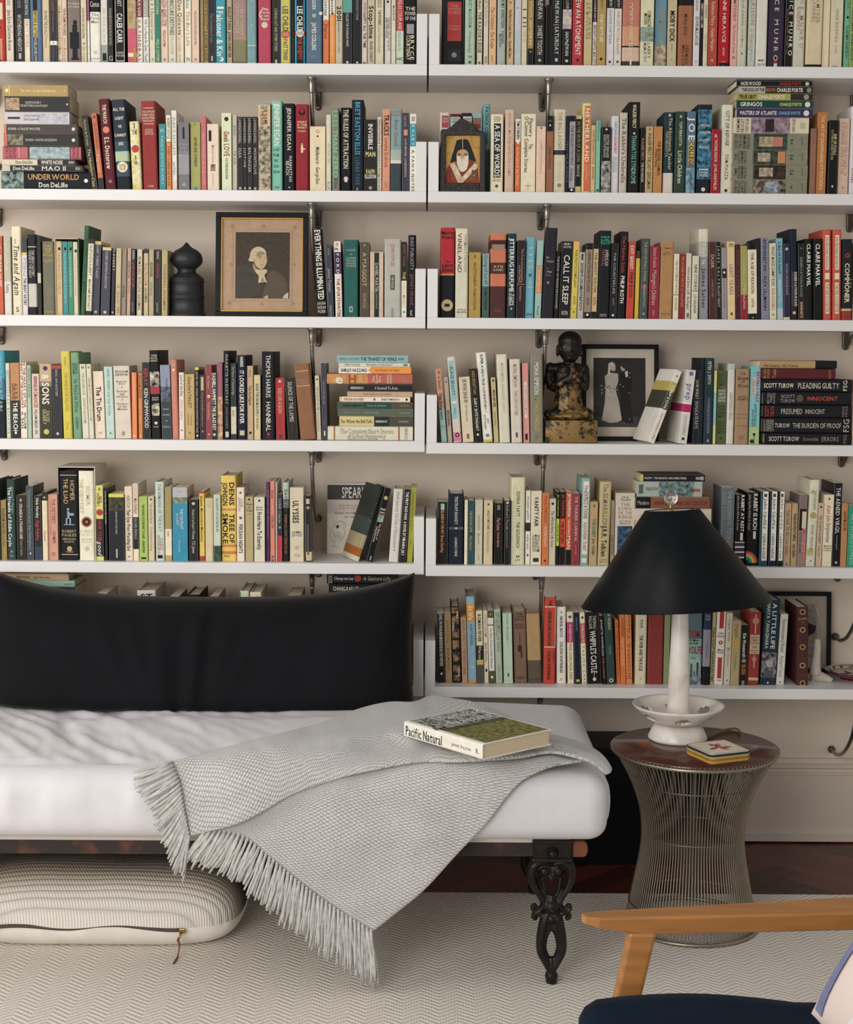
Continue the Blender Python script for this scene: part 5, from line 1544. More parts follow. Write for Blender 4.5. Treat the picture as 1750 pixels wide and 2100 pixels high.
    for k, (xa, xb, Y, ang, w, hgt, D, kind, cov, its, yaw, sb) in enumerate(ups):
        if ang >= 0: M = Matrix.Translation((xb, Y, ztop)) @ Matrix.Rotation(yaw, 4, 'Z') @ Matrix.Rotation(ang, 4, 'Y') @ Matrix.Translation((-w-0.0003, 0, 0))
        else: M = Matrix.Translation((xa, Y, ztop)) @ Matrix.Rotation(yaw, 4, 'Z') @ Matrix.Rotation(ang, 4, 'Y') @ Matrix.Translation((0.0003, 0, 0))
        tcol = [i[5] for i in its if i[0] in 'vVihH']
        sz = 'thin ' if w < 0.0115 else ('thick ' if w > 0.029 else '')
        lb = '%s%s %s%s, %s upright from end panel, %s' % (sz, cname(cov), 'hardback' if kind == 'h' else 'paperback', (' with %s lettering' % cname(tcol[0])) if tcol else '', ordn(k+1), shelf)
        make_book(M, w, hgt, D, kind, cov, its, lb, 'hardback book' if kind == 'h' else 'paperback book', group)
row('L', 0, 495, '''
> 0 0
-60 -2 - p a44
0 48 - h c32|r 20:150/60@30 dcb|o 215/30@10 222|r 300:470/40@25 d87
52 112 - p dcc|v 75:395 654 Jane Eyre Charlotte Bronte|v -120:40 987 Penguin
128 195 - p 223|v 110:400 dcc WUTHERING HEIGHTS|v -100:60 99a EMILY BRONTE|r 415:460/30 bbb
197 243 - p edc|# -300:145 456|v -60:110 cdd BROWN|v 155:370 d9a DIRTY WORK
245 340 - h 57a|r -300:490/36@45 222|r 80:290/36@45 db5|v 85:288/26@45 332 BEFORE & AFTER|v 298:480/26@45 ddd ROSELLEN BROWN
343 400 - p dca|v 80:280 765 SAVING THE QUALLY|v 285:370/30 c75 Hanley
402 458 - p 334|# 320:352 eee|o 336/22 c44|v 100:250/34 88a The Master and Margarita|v -40:90 c65 BULGAKOV|v 362:480/26 778 vintage classics
462 500 - p edc|v 40:420 c86 THE MARRYING OF CHANI KAUFMAN|h 450:480 876 o
500 540 - p ecb|v 60:275 543 THE PILGRIM'S PROGRESS|v 290:480 a98 John Bunyan
543 648 - h 877|h 10:60 dcc Fathers/and Sons|o 175/32@58 223|r 155:180/26@58 223|r 190:250/38@55 223|r 250:380/72@52 223|r 380:470/40@55 223|r 452:470/60@55 223
650 695 - p dcb|v 60:300 765 Love letters and sketches|o 340/42 4a8|v 360:480 b98 the virago
700 718 - p eee|# -300:160 a58|v 170:470 988 stories
720 805 - h eee|# -300:88 223|h -60:55 ddd Albert/Camus|h 95:180 789 The/First/Man|o 405/40 ccc|h 448:462 aaa KNOPF|# 486:500 b33
808 862 - p ddd|# 345:500 9aa|r 410:470/60 223|v 60:320/28 aab the wind up bird
866 905 - p 222|v 60:350 bbb MARGUERITE DURAS FOUR NOVELS|h 430:470 bbb G
918 1000 - h 222|r -250:475/90 ddd|r -250:468/80 222|V 100:330 eee CALEB CARR|v -140:45 ddd THE ALIENIST|h 395:440 ddd RANDOM/HOUSE
1020 1090 - p d57|# -300:220 ~ca8/985|# 410:440 edc|r 370:490/30@80 c83
1090 1140 - p eee|# -300:130 a45|v -40:125 eee CARVER|v 150:470/46 a34 CATHEDRAL
1145 1190 - p eee|# -300:130 aaa|v -20:125 ddd CARVER|v 145:480 479 Will You Please Be Quiet, Please?
1195 1240 - p ddc|v -80:75 887 FIRES|v 85:310 776 Raymond Carver|o 460/40 998
1242 1282 - p 287|v -80:110 cea MY ANTONIA|v 300:480 cea WILLA CATHER
1284 1342 - p ecb|v -60:200/34@66 a67 YOUTH AND THE|v -60:200/34@30 a67 BRIGHT MEDUSA|v 230:360 433 WILLA CATHER|o 460/34 887
1344 1406 - p ddc|v -20:270 544 OBSCURE DESTINIES|v 275:420 bba WILLA CATHER|o 460/30 998
1408 1468 - p edc|v 0:265 544 Don Quixote|v 270:400 d99 Cervantes|v 410:480/30 998 classics
1475 1528 - p eed|v -60:60 79c Tobias|i 80:350 d88 This Boy's Life|h 430:470 68b n
1530 1592 - p ecb|v 80:345/30 877 THE LADY IN ACTION LESLIE CHARTERIS|o 455/30 998
1600 1628 - p 986|v 60:460 cb6 The Saint at the Thieves' Picnic
1630 1662 - p b95|v -60:470 432 DESPERATE DUALITY RANDOM SCENES
1662 1722 - p 334|v 100:330 889 The Comedians of ours|r 430:470/22 bbb
> 430 0
50 130 - h 3ac|V 80:430/62@42 eee Falconer & Kin|r 45:62/70 eee|o 455/46@56 eee|o 452/26@44 3ac
138 182 - p ba8|V 50:440 543 BULLET PARK JOHN CHEEVER
185 300 - h 886|# -300:290 a88|# 282:300 b87|v 60:265/26@64 cba WAPSHOT|v 20:255/26@36 cba CHRONICLE|# 478:500 322
298 375 - h 7ab|v -60:170 abb the Wapshot Scandal|o 185/22 9bb|# 343:351 cc9|# 480:500 ddc|h 358:366 9bc HARPER
388 492 - h c46|o 105/85 dcb|o 105/76@54 c46|h 50:155/68@54 eed The/Stories/of John/Cheever|o 187/48 dcb
502 560 - p 332|v 60:390/40 bba CONRAD LAST AND OTHER STORIES|r 455:490/30 bbb
562 650 - h 8ab|r -300:500/74 dc5|V 40:230/50 567 LEE CHILD|o 255/80 c53|h 240:270/66 eee JACK/REACHER|V 295:455/40 567 PAST TENSE
652 676 - p 221|v 120:460 a33 NIGHT SCHOOL
678 765 - h 2ad|r -300:500/64 222|V 40:230/50 eee LEE CHILD|# 228:266 c43|o 248/72 cdd|h 234:262/60 a33 JACK/REACHER|V 275:455/42 c43 THE ENEMY
770 898 - h 579|V 165:380/34 edd JAMES COLLINS|v -160:70/34 eee BEGINNER'S GREEK|o 112/26 9c9|o 95/22@92 ddd|h 420:440/40 9bc LITTLE/BROWN
905 952 - p e74|# -300:150 eee|v -20:115 544 Coetzee|o 150/40 e74|v 180:290/46 643 Disgrace
957 1003 - p f93|# -300:100 eee|v -60:85 554 Coetzee|v 125:420/40 fdb Waiting for the Barbarians|o 95/40 332
1005 1060 - p cba|V 40:155/62 222 2001|v 160:245/36 222 a space odyssey|v 250:400/28 988 ARTHUR C. CLARKE
1060 1138 - p 334|# -300:90 5aa|v 95:350/30 ccc COLLINS THE WOMAN IN WHITE|o 470/28 ccd
1145 1210 - p 223|v -80:145/34 99a THE MOONSTONE|o 470/28 ccd
1215 1257 - p dcc|v -70:80 a57 COLWIN|V 88:360/50 426 HAPPY ALL THE TIME|h 468:495 222 P
1260 1318 - p cba|V 40:290/64 222 Stop-time|v 310:470/46 333 FRANK CONROY
1322 1388 - p dcb|v 70:190/34 444 THE PIONEERS|i 200:400/34 998 James Fenimore Cooper|v -60:50 887 CLASSICS
1395 1445 - p ddd|v 125:380/36@66 665 THE GODS, THE LITTLE GUYS|v 125:280/36@30 665 AND THE POLICE|o 5/40 333
1448 1485 - p ddc|v 30:150 444 HEMLOCK AND AFTER
1488 1548 - p cdc|# -300:228 c34|v -60:220 edc DOUGLAS COUPLAND|v 235:380 9bc microserfs|h 430:455 333 HC
1550 1650 - h 222|h 40:150 ddd THE/POWER/OF ONE|r 175:250/58 99a|v 262:450/30@66 edc BRYCE|v 262:450/30@34 edc COURTENAY
''')
row('R', 0, 518, '''
> 860 0
180 350 - h 222|r 10:320/66@58 b33|h 30:110/56@58 c87 THE/COMPLETE/STORIES|h 190:235/56@58 c87 W. Somerset/Maugham|r 385:480/60@58 334|o 430/24@58 888
362 445 - h acb|v -120:215/30 788 W. SOMERSET MAUGHAM|i 240:415/30 988 Of Human Bondage|h 435:455/40 665 THE|o 488/28 665
458 502 - p dcb|v 90:410/60 433 THE RAZOR'S EDGE|v -90:70 766 W. Somerset Maugham|o 488/45 a43
512 550 - p dcc|v -60:200 a99 McCABE The Butcher Boy|v 440:490 554 NOON
555 612 - p eb8|i 50:375 965 The Company She Keeps|v 430:480/30 864 mary
620 688 - h abb|v -120:215/36@62 443 OBJECT OF MY AFFECTION|v 240:340/30@62 556 STEPHEN|v 265:370/30@34 556 McCAULEY
695 752 - p db8|V 70:450/46 433 The Heart is a Lonely Hunter - Carson McCullers|o 15/30 c53
758 812 - p cce|# 220:520 bcd|v 50:185 eef McDermott|v 230:400/30 dde Charming Billy
815 858 - p dcb|r 65:75/70 544|r 130:140/70 544|r 168:176/70 544|r 198:206/70 544|v 235:330 dba END OF
862 910 - p a84|# 375:520 223|v -120:130 ddb LYNNE ETHAN|v 155:350 eec IAN McEWAN|o 400/40 876
918 1002 - h 444|v -100:140/46 ddd IAN McEWAN|v 195:420/46 ddd SWEET TOOTH|o 465/28 bbb
1006 1054 40 p 112
1058 1130 - p 234|v -80:420/46 ddd IAN McEWAN ¦ SATURDAY|r 450:475/30 ccc
1140 1212 - p 222|# 70:220 ~dcb/a9b|v -120:65/34 ccc ENDURING LOVE|v 245:430/40 ddd IAN McEWAN|r 460:480/30 ccc
1218 1308 - h c34|v -160:425/48 eed IAN McEWAN ATONEMENT|r 452:475/22 611
1312 1375 - p cb8|v 15:300/30@66 887 THE CRANE|v 15:300/30@34 887 AS MCGUANE
1380 1412 - p eee|# -300:165 436|v -100:160 ddd JAY McINERNEY|V 190:510 834 BRIGHT LIGHTS, BIG CITY
1415 1485 - p b95|V 110:320/36 eed STORY OF MY LIFE|v -100:70/30 876 JAY McINERNEY|o 455/34 333
1490 1550 - p dde|# -300:58 223|v -120:50 ddd LARRY McMURTRY|v 70:335/34 89a LEAVING CHEYENNE|o 475/36 555
1553 1610 - p ddd|# -300:62 223|v -120:55 ddd LARRY McMURTRY|v 80:420/34 b88 THE LAST PICTURE SHOW|o 475/36 555
1615 1757 - h c76|# 200:355 d97|# 355:470 dba|# 470:520 543|# 350:362 322|v 20:430/20 edc McMURTRY LONESOME DOVE|r 455:500/10 ddd
> 1300 0
50 155 - p ddb|# 205:320 ~9bb/776|v 80:205/26@64 443 COMANCHE|v 100:185/26@36 222 MOON|v 330:450/24@66 764 LARRY|v 330:480/24@36 579 McMURTRY
162 260 - h 69b|# 340:530 ~cba/876|v 70:330/30 ba5 DEAD MAN'S WALK|v 340:430/24 db4 McMURTRY
265 338 - p cb9|V 80:320/52 222 MOBY DICK|v 330:395/24 776 HERMAN MELVILLE|h 440:460 998 o
348 468 - h a64|# -300:35 222|v 100:270/22 643 Moby-Dick|v 340:490/20@62 743 HERMAN|v 340:510/20@38 743 MELVILLE
472 522 - p dde|v -60:85 889 Millhauser|v 125:345 456 EDWIN MULLHOUSE|h 455:475 999 p
525 548 - p 223|r 20:210/92 ~a97/345
550 585 - p dcb|v 30:135 a76 WINKENS|v 250:390 bba TIEN RENT
588 660 - p c43|v 10:385/40 dcb Rohinton Mistry - Family Matters|# 500:530 353|o 460/22 dc6
668 760 - h c12|v -60:320/30 edc ANNE HERAVCE|v 360:425/16 edc HISTORY|r 478:524/90@58 222|o 503/18@50 d33|h 462:472/50 edc novel
768 822 - p eaa|i -60:155/40 a56 N. MITFORD|i 180:400/38 a56 The Pursuit of Love|o 437/42 644|o 437/22 eaa
825 898 - h ccb|i -60:190/30 998 Birds of America|i 210:360/24 a98 Lorrie Moore|r 400:415/14 665
908 965 - p bcc|v -120:185 c86 MORRISON|i 215:390/54 d94 a mercy|v 400:460/26 9aa novel
970 1060 - h ddd|r 455:463/50@48 444|o 460/14@30 444|h 483:497/70 887 ALFRED A. KNOPF
1065 1195 - h 435|v -180:460/26 dcd ALICE MUNRO|r 468:478/24 c43|r 480:530/20 ddd
1200 1265 - p 222|v -100:420/46@68 eee ALICE MUNRO|v 60:410/18@26 a65 SELECTED STORIES VOLUME TWO
1268 1360 - h ccb|v -130:360/30@68 a98 ALICE MUNRO|v 45:225/28@38 b87 RUNAWAY
1370 1500 - h dca|v -60:170/26@68 998 AN MYRER|v -20:165/24@42 a98 RAVENHILL|# 488:530 222
1500 1556 - p edb
1560 1660 - p dcb|v 60:315/22 a98 ONCE AN EAGLE|v 335:400/14 988 Anton Myrer|h 495:508/50 444 DELL
1675 1715 - p 6b9|v 185:440 354 VLADIMIR NABOKOV|o 125/50 222|v -60:60 b45 LOLITA
1718 1760 - p 8a5|v 40:460 453 VLADIMIR NABOKOV
''')
row('L', 1, 926, '''
> 0 150
=
S 12 722 782 922 h 223|# 12:190 ~9bb/344|V 225:630/30@70 c95 UNDERWORLD|V 310:540/27@26 eee Don DeLillo|o 685/22 eee
S 18 648 727 772 p 222|# 18:80 ccc|V 105:275 eee Don DeLillo|V 335:525/70 ddd MAO II|r 600:640/50 888
S 18 592 680 724 p 222|# 18:298 dcb|v 125:260 765 Don DeLillo|V 328:500/62 eee WHITE NOISE|r 545:590/40 999
S 22 645 577 676 h c67|# 222:236 543|# 236:555 ~bcc/79b|# 555:562 543|h 40:130 734 A TALE/OF TWO/CITIES|r 148:156/90 d9a|h 570:630 734 Charles/Dickens
S 30 612 475 573 p 333|# 30:58 d66|r 62:185/84 ~998/543|v 205:455/22 ddd DICKENS - MARTIN CHUZZLEWIT|o 585/28 ddd
S 30 612 402 472 p 544|# 30:50 d86|v 65:320/26 eee DICKENS - A TALE OF TWO CITIES|o 585/38 ddd
S 40 552 303 398 p ccd|r 300:540/80 ~aac/ccd|v 190:320/20@70 99b CHARLES DICKENS|v 190:310/26@40 779 David Copperfield|r 62:160/18 544
S 40 555 175 296 p 333|r 45:155/80 ~ca8/865|v 205:330/15@60 ddd DOSTOYEVSKY|v 160:380/15@40 ddd THE BROTHERS KARAMAZOV|o 535/12 ddd
S 22 540 82 170 p b95|v 165:445/26 fed The Idiot - Fyodor Dostoevsky|o 55/32 edc|r 73:77/90 edc|o 512/16 dc9
730 783 338 -75 p 332|v 370:580/40 cb8 Michelle de Kretser|i 600:900/48 dc8 The Hamilton Case
790 832 318 -50 p d64|v 400:600/40 844 E.L. DOCTOROW|i 640:785/56 dcb Ragtime|# 832:926 222|o 350/46 456
843 928 205 -46 h 723|V 250:400/42 edc THE MARCH|o 450/62 e86|V 510:760/44 edc E.L. Doctorow|o 860/34 a66
935 1045 210 -35 h 467|# 210:540 345|# 620:700 ~9cc/cc8|# 820:926 234|H 275:300/84 eee ALL THE|H 345:370/62 eee LIGHT|H 412:435/26 eee WE|H 480:504/84 eee CANNOT|H 548:572/36 eee SEE|o 745/78 edb|h 722:770/50 876 WINNER/OF THE/PRIZE
1055 1135 385 -15 h ~eed/dc4|h 450:490/50 345 THE|o 600/76 c44|o 710/40 888|r 395:445/8 222|r 650:690/8 222
1145 1262 222 -10 h a33|h 295:390 edc THE COMPLETE/SHERLOCK/HOLMES/TREASURY|r 275:279/70 edc|r 400:404/70 edc|h 440:490/56 edc ARTHUR/CONAN/DOYLE|h 886:900/44 edc AVENEL
1272 1325 405 p 29a|v 500:880/40 bde PADDY DOYLE RODDY|h 430:470 bde o
1330 1368 335 p f83|# 335:540 eed|v 360:520 333 RODDY DOYLE|v 580:890 643 PADDY CLARKE HA HA HA|o 548/44 e72
1372 1415 298 p eee|v 355:645/40 688 PLAY IT AS IT LAYS|v 700:800 899 Joan Didion|# 845:926 ecc
1425 1512 392 p 778|# 640:800 99a|h 545:640 bbc A Passage/to/India|r 430:520/18 334|o 880/30 aab
1522 1603 390 p aa5|v 505:740/28 443 ADVISE AND CONSENT|o 910/34 39b|v 400:420/20 665 x
1607 1648 345 p d67|v 470:880 eab HEARTBREAK IN THE DUST
1655 1748 405 p ecc|r 455:540/24@25 322|v 570:715/22 b99 Monte Cristo|r 720:772/42@50 ~643/a98|i 790:880/22 b99 Alexandre Dumas
> 430 150
98 178 318 p dec|o 365/44 444|V 460:655/56 a54 Geek LOVE|v 670:835/40 443 KATHERINE DUNN
183 222 332 p cbb|v 415:495 988 DURAS|v 610:720 988 THE WAR
224 264 348 p 223|v 360:555 ccc LAWRENCE DURRELL|v 590:670 ccc CLEA|o 905/50 ccc
266 300 348 p 223|v 360:555 ccc LAWRENCE DURRELL|v 590:740 ccc JUSTINE|o 905/50 ccc
302 340 348 p 223|v 360:555 ccc LAWRENCE DURRELL|v 590:780 ccc BALTHAZAR|o 905/50 ccc
343 385 348 p 223|v 360:555 ccc LAWRENCE DURRELL|v 590:795 ccc MOUNTOLIVE|o 905/50 ccc
390 488 240 p db9|v 258:405/26@62 433 THE NAME|v 258:410/26@34 433 OF THE ROSE|r 420:905/96 ~543/cba|# 240:252 6aa
495 582 220 h 7cb|V 240:570/50 eee JENNIFER EGAN|h 590:613/60@45 256 A VISIT|h 632:656/50@42 256 FROM|h 675:698/38@38 256 THE|h 718:742/48@42 256 GOON|h 762:785/62@45 256 SQUAD|h 885:900/40 256 Knopf
592 680 242 h 223|v 275:605/36 eee JENNIFER EGAN|v 650:850/28@62 ddd MANHATTAN|v 690:800/28@34 ddd BEACH|o 895/14 ddd
687 790 248 h a23|o 308/52 222|o 300/30@48 a23|H 375:440/76 eda WHAT/IS THE/WHAT|h 450:464/60 eda EGGERS|r 565:625/16 eda|o 557/12 eda|r 590:600/36@56 eda
800 925 425 p edb d=.08|v 585:870/24 433 Middlemarch - George Eliot|o 465/22 a87|o 465/14 edb|o 500/12 444
930 970 332 p ddc|v 550:710 bb9 LESS THAN ZERO|v 850:910 887 ELLIS
977 1040 277 -8 h 888|V 300:815/64 6d8 LESS THAN ZERO|v 825:900/40 333 Ellis
1045 1130 275 h 223|V 290:745/48 dcb THE RULES OF ATTRACTION|o 825/46 b7c|r 810:850/28 ddd
1133 1228 213 h 234|V 230:640/42 3ad BRET EASTON ELLIS|v 660:880/40 37a LUNAR PARK|h 895:915/20 ccc K
1231 1335 370 p 222|V 405:600/34 eee INVISIBLE|H 615:655/76 ed8 MAN|H 750:785/66 ed8 RALPH|H 790:822/86 eee ELLISON|o 895/26 aaa
1338 1372 350 p dcc|v 370:920 544 Deborah Eisenberg Transactions in a Foreign Currency
1375 1438 288 8 p e97|V 330:490/64 322 TRACKS|v 510:735/44 855 Louise Erdrich|r 845:890/40 c87
1440 1530 288 12 h 7ab|h 295:345 c76 LOUISE/ERDRICH|v 370:575/34 b65 Beet Queen|# 600:680 abb|# 680:706 ddd|# 706:926 456
1535 1590 317 p 446|v 515:810/30 ccd LOVE MEDICINE - LOUISE ERDRICH|r 445:490/56 d97|v 340:425 b99 novels
1595 1648 325 p eee|# 400:575 2ac|v 410:570/44 eee EXLEY|v 600:920/40 433 A FAN'S NOTES|r 345:380/50 aaa
''')
row('R', 1, 947, '''
> 860 150
160 238 315 h dcc s=0.058|r 338:432/70@55 b45|h 350:395/62@55 ecc PATRICK/O'BRIAN
243 328 325 h 723 s=0.058|# 348:950 bcc|h 352:396 789 PATRICK/O'BRIAN
330 415 318 h 334 s=0.058|r 345:480/82@58 dcc|h 352:400/70@58 556 PATRICK/O'BRIAN
420 500 320 h 8bc s=0.058|r 358:440/78@44 943|h 364:404/70@44 db8 PATRICK/O'BRIAN
503 562 242 h 6ab s=0.058|# 600:950 366|v 270:560/46 345 PATRICK O'BRIAN|v 570:780/30 799 COLLECTED
566 668 328 h edc|r 400:828/56@52 244|V 412:822/40@52 eee A SEA OF WORDS|h 343:390/60 765 KING/HATTENDORF/ESTES|h 835:862/60 765 SECOND/EDITION|o 895/26 765
680 755 292 h dba|v 320:430/24 b98 Robert O'Brien|i 450:810/30 b98 Mrs. Frisby and the Rats of NIMH
762 805 365 p e62|# 365:545 eee|V 380:525 333 TIM O'BRIEN|v 590:885 fdb In the Lake of the Woods|o 552/44 eee
808 925 325 p edc|v 362:505/26@66 433 Flannery|v 346:505/26@36 433 O'Connor|v 560:600/26@66 433 The|v 520:785/26@36 433 Complete Stories|o 892/10 b95|r 866:920/4 ba5|r 889:895/42 ba5
930 1005 425 p ecb|v 540:800/26 da9 FLANNERY O'CONNOR WISE BLOOD|o 438/20 654
1010 1065 340 p a64|# 340:462 222|h 372:385 ccc The/Modern|o 415/26 eee|v 580:760/36 543 JOHN O'HARA
1068 1165 290 h dcb|v 310:600/32 998 THE BIG LAUGH|# 608:645 445|v 700:850/34 cba JOHN O'HARA|o 885/34 887
1166 1188 340 p 235|v 540:860 79b TELL ME A RIDDLE
1190 1240 340 p aab|# 340:385 222|v 415:730/40 445 THE ENGLISH PATIENT|v 750:850 667 Ondaatje|# 905:950 112|o 920/40 eee
1243 1290 338 p 222|# 338:365 cb8|v 385:700 a97 IN THE SKIN OF A LION|v 720:815 ccc ONDAATJE|# 893:950 cb8
1293 1364 240 8 h dd8|r 260:930/66@54 e64|V 280:700/44@54 eee NETHERLAND|i 720:840/34@54 eb8 Joseph O'Neill
1366 1402 415 p db8|v 455:720 a54 NINETEEN EIGHTY-FOUR|v 740:840 543 GEORGE ORWELL
1405 1440 380 p 7cb|v 390:540 377 GEORGE ORWELL Burmese Days|o 925/60 266
1447 1524 430 p 223|v 490:670/28@66 ddd DOCTOR ZHIVAGO|v 490:670/26@34 ccc BORIS PASTERNAK|r 695:945/98 ~334/bbb|o 448/24 ccc
1527 1588 342 h dde|V 385:495/44 3ac I DON'T KNOW|V 500:635/44 d36 HOW SHE DOES IT|v 660:780/30@64 8ac ALLISON|v 660:780/30@32 8ac PEARSON
1592 1655 315 h cbb|v 360:865/52 766 The Rabbit's Umbrella
1660 1752 230 h 222|V 250:435/36 edb WALKER PERCY|o 475/20 dcb|V 490:870/40 6ba THANATOS SYNDROME
> 1300 150
48 84 435 p 223|v 515:690 e98 WALKER PERCY|v 705:860 ddc THE MOVIEGOER
90 148 425 p ca7|v 475:910/50 333 WALKER PERCY THE LAST GENTLEMAN|o 448/24 743
153 222 425 p c84|v 540:805/34@62 332 THE SECOND COMING|v 600:740/28@30 332 Walker Percy
230 312 312 h 245|v 355:760/32@64 dc9 The Abstinence Teacher|v 460:660/26@30 cba TOM PERROTTA|# 785:965 dcc|r 325:345/20@55 ccb
317 410 305 h 354|v 385:575/24 eed TOM PERROTTA|v 610:865/38 eed Little Children|r 335:355/18 bb9
415 488 305 h 579|V 350:530/66 eee JOE|r 535:730/58 db4|V 540:735/46 235 COLLEGE|# 745:965 ~8bc/57a|v 780:900/30 345 TOM PERROTTA
495 612 250 h 234|r 290:830/96 ~235/49c|h 400:422/72 eee SPECIAL|h 457:478/82 eee TOPICS IN|h 515:536/80 eee CALAMITY|h 572:592/70 eee PHYSICS|r 750:757/66 eee|h 768:812/62 eee MARISHA/PESSL|o 910/28 ddd
613 683 447 p b13|v 530:915/44 edb MACHINE DREAMS - JAYNE ANNE PHILLIPS|h 485:515 ecb R
690 780 252 h ddc|v 300:570/30 445 CITY OF REFUGE|v 635:835/30 833 TOM PIAZZA|o 917/28 444
=
S 782 1385 848 962 p 887 d=.13|# 955:1215 ~334/a98|r 1050:1160/70 ~abc/568|h 800:900 444 THIS OF/PROUST/GUIDE TO/PROUST|r 948:951/96 665|h 1248:1270/30 444 P1|h 1340:1350/50 555 VINTAGE
S 782 1390 732 846 p 887 d=.13|# 955:1215 ~322/543|r 1000:1110/60 ~cab/865|h 800:900 444 TIME/REGAINED/REMEMB/PROUST|r 948:951/96 665|h 1245:1275/34 444 P2|h 1340:1350/50 555 VINTAGE
S 785 1390 615 730 p 887 d=.13|# 955:1215 ~565/334|r 990:1090/60 ~cb9/776|r 1150:1210/80 c85|h 800:900 444 THE/CAPTIVE/REMEMB/PROUST|r 948:951/96 665|h 1245:1275/34 444 P3|h 1340:1350/50 555 VINTAGE
S 785 1393 487 613 p 887 d=.13|# 960:1228 ~465/334|r 1000:1110/62 ~cb8/876|r 1110:1190/60 c76|h 800:930 444 CITIES OF/THE PLAIN/REMEMB/PROUST|r 955:958/96 665|h 1250:1275/34 444 P4|h 1340:1350/50 555 VINTAGE
S 795 1400 362 485 p dcb d=.13|# 935:1250 ~757/a9a|r 1050:1120/80 434|h 815:920 544 REMEMB/PROUST/VINTAGE|h 1265:1290 544 VINTAGE|r 1330:1370/40 bba
S 820 1430 290 360 p 437 d=.125|V 848:1140/48 eee MASTERS OF ATLANTIS|V 1155:1330/44 7be CHARLES PORTIS|o 1378/64 ddd
S 818 1435 228 288 p 155 d=.125|V 850:1025/50 eee GRINGOS|V 1165:1340/48 dd6 CHARLES PORTIS|o 1388/70 ddd
S 820 1430 175 226 p aa4 d=.125|# 1252:1430 443|V 838:975/56 332 TRUE GRIT|V 995:1205/56 eee CHARLES PORTIS|o 1378/80 999
S 840 1430 122 173 p 332 d=.125|# 840:1050 bbb|V 862:1042/54 443 THE DOG OF THE|V 1055:1130/54 d85 SOUTH|V 1142:1350/58 eee CHARLES PORTIS|o 1400/76 888
S 820 1425 78 120 p 223 d=.125|V 855:1015/60 eee NORWOOD|V 1162:1335/58 c33 CHARLES PORTIS|o 1385/70 ccc
1402 1448 440 p 965|v 560:860/40 c86 THE BALLAD OF PEMBROKE
1453 1530 312 p c73|v 340:910/34 edb THE ART OF DISAPPEARING IVY POCHODA
1545 1622 375 p 222|v 480:640/30@64 edb SHIP OF FOOLS|v 450:680/28@34 ba7 KATHERINE ANNE PORTER|r 875:890/16 edb
1625 1708 362 p dba|v 390:800/30@66 b98 THE COLLECTED STORIES OF|v 390:790/30@34 b98 KATHERINE ANNE PORTER|o 890/24 a98
1715 1800 265 h dde|v 740:850/30@30 a55 POWERS|v 370:600/24@40 aab RICHARD
''')
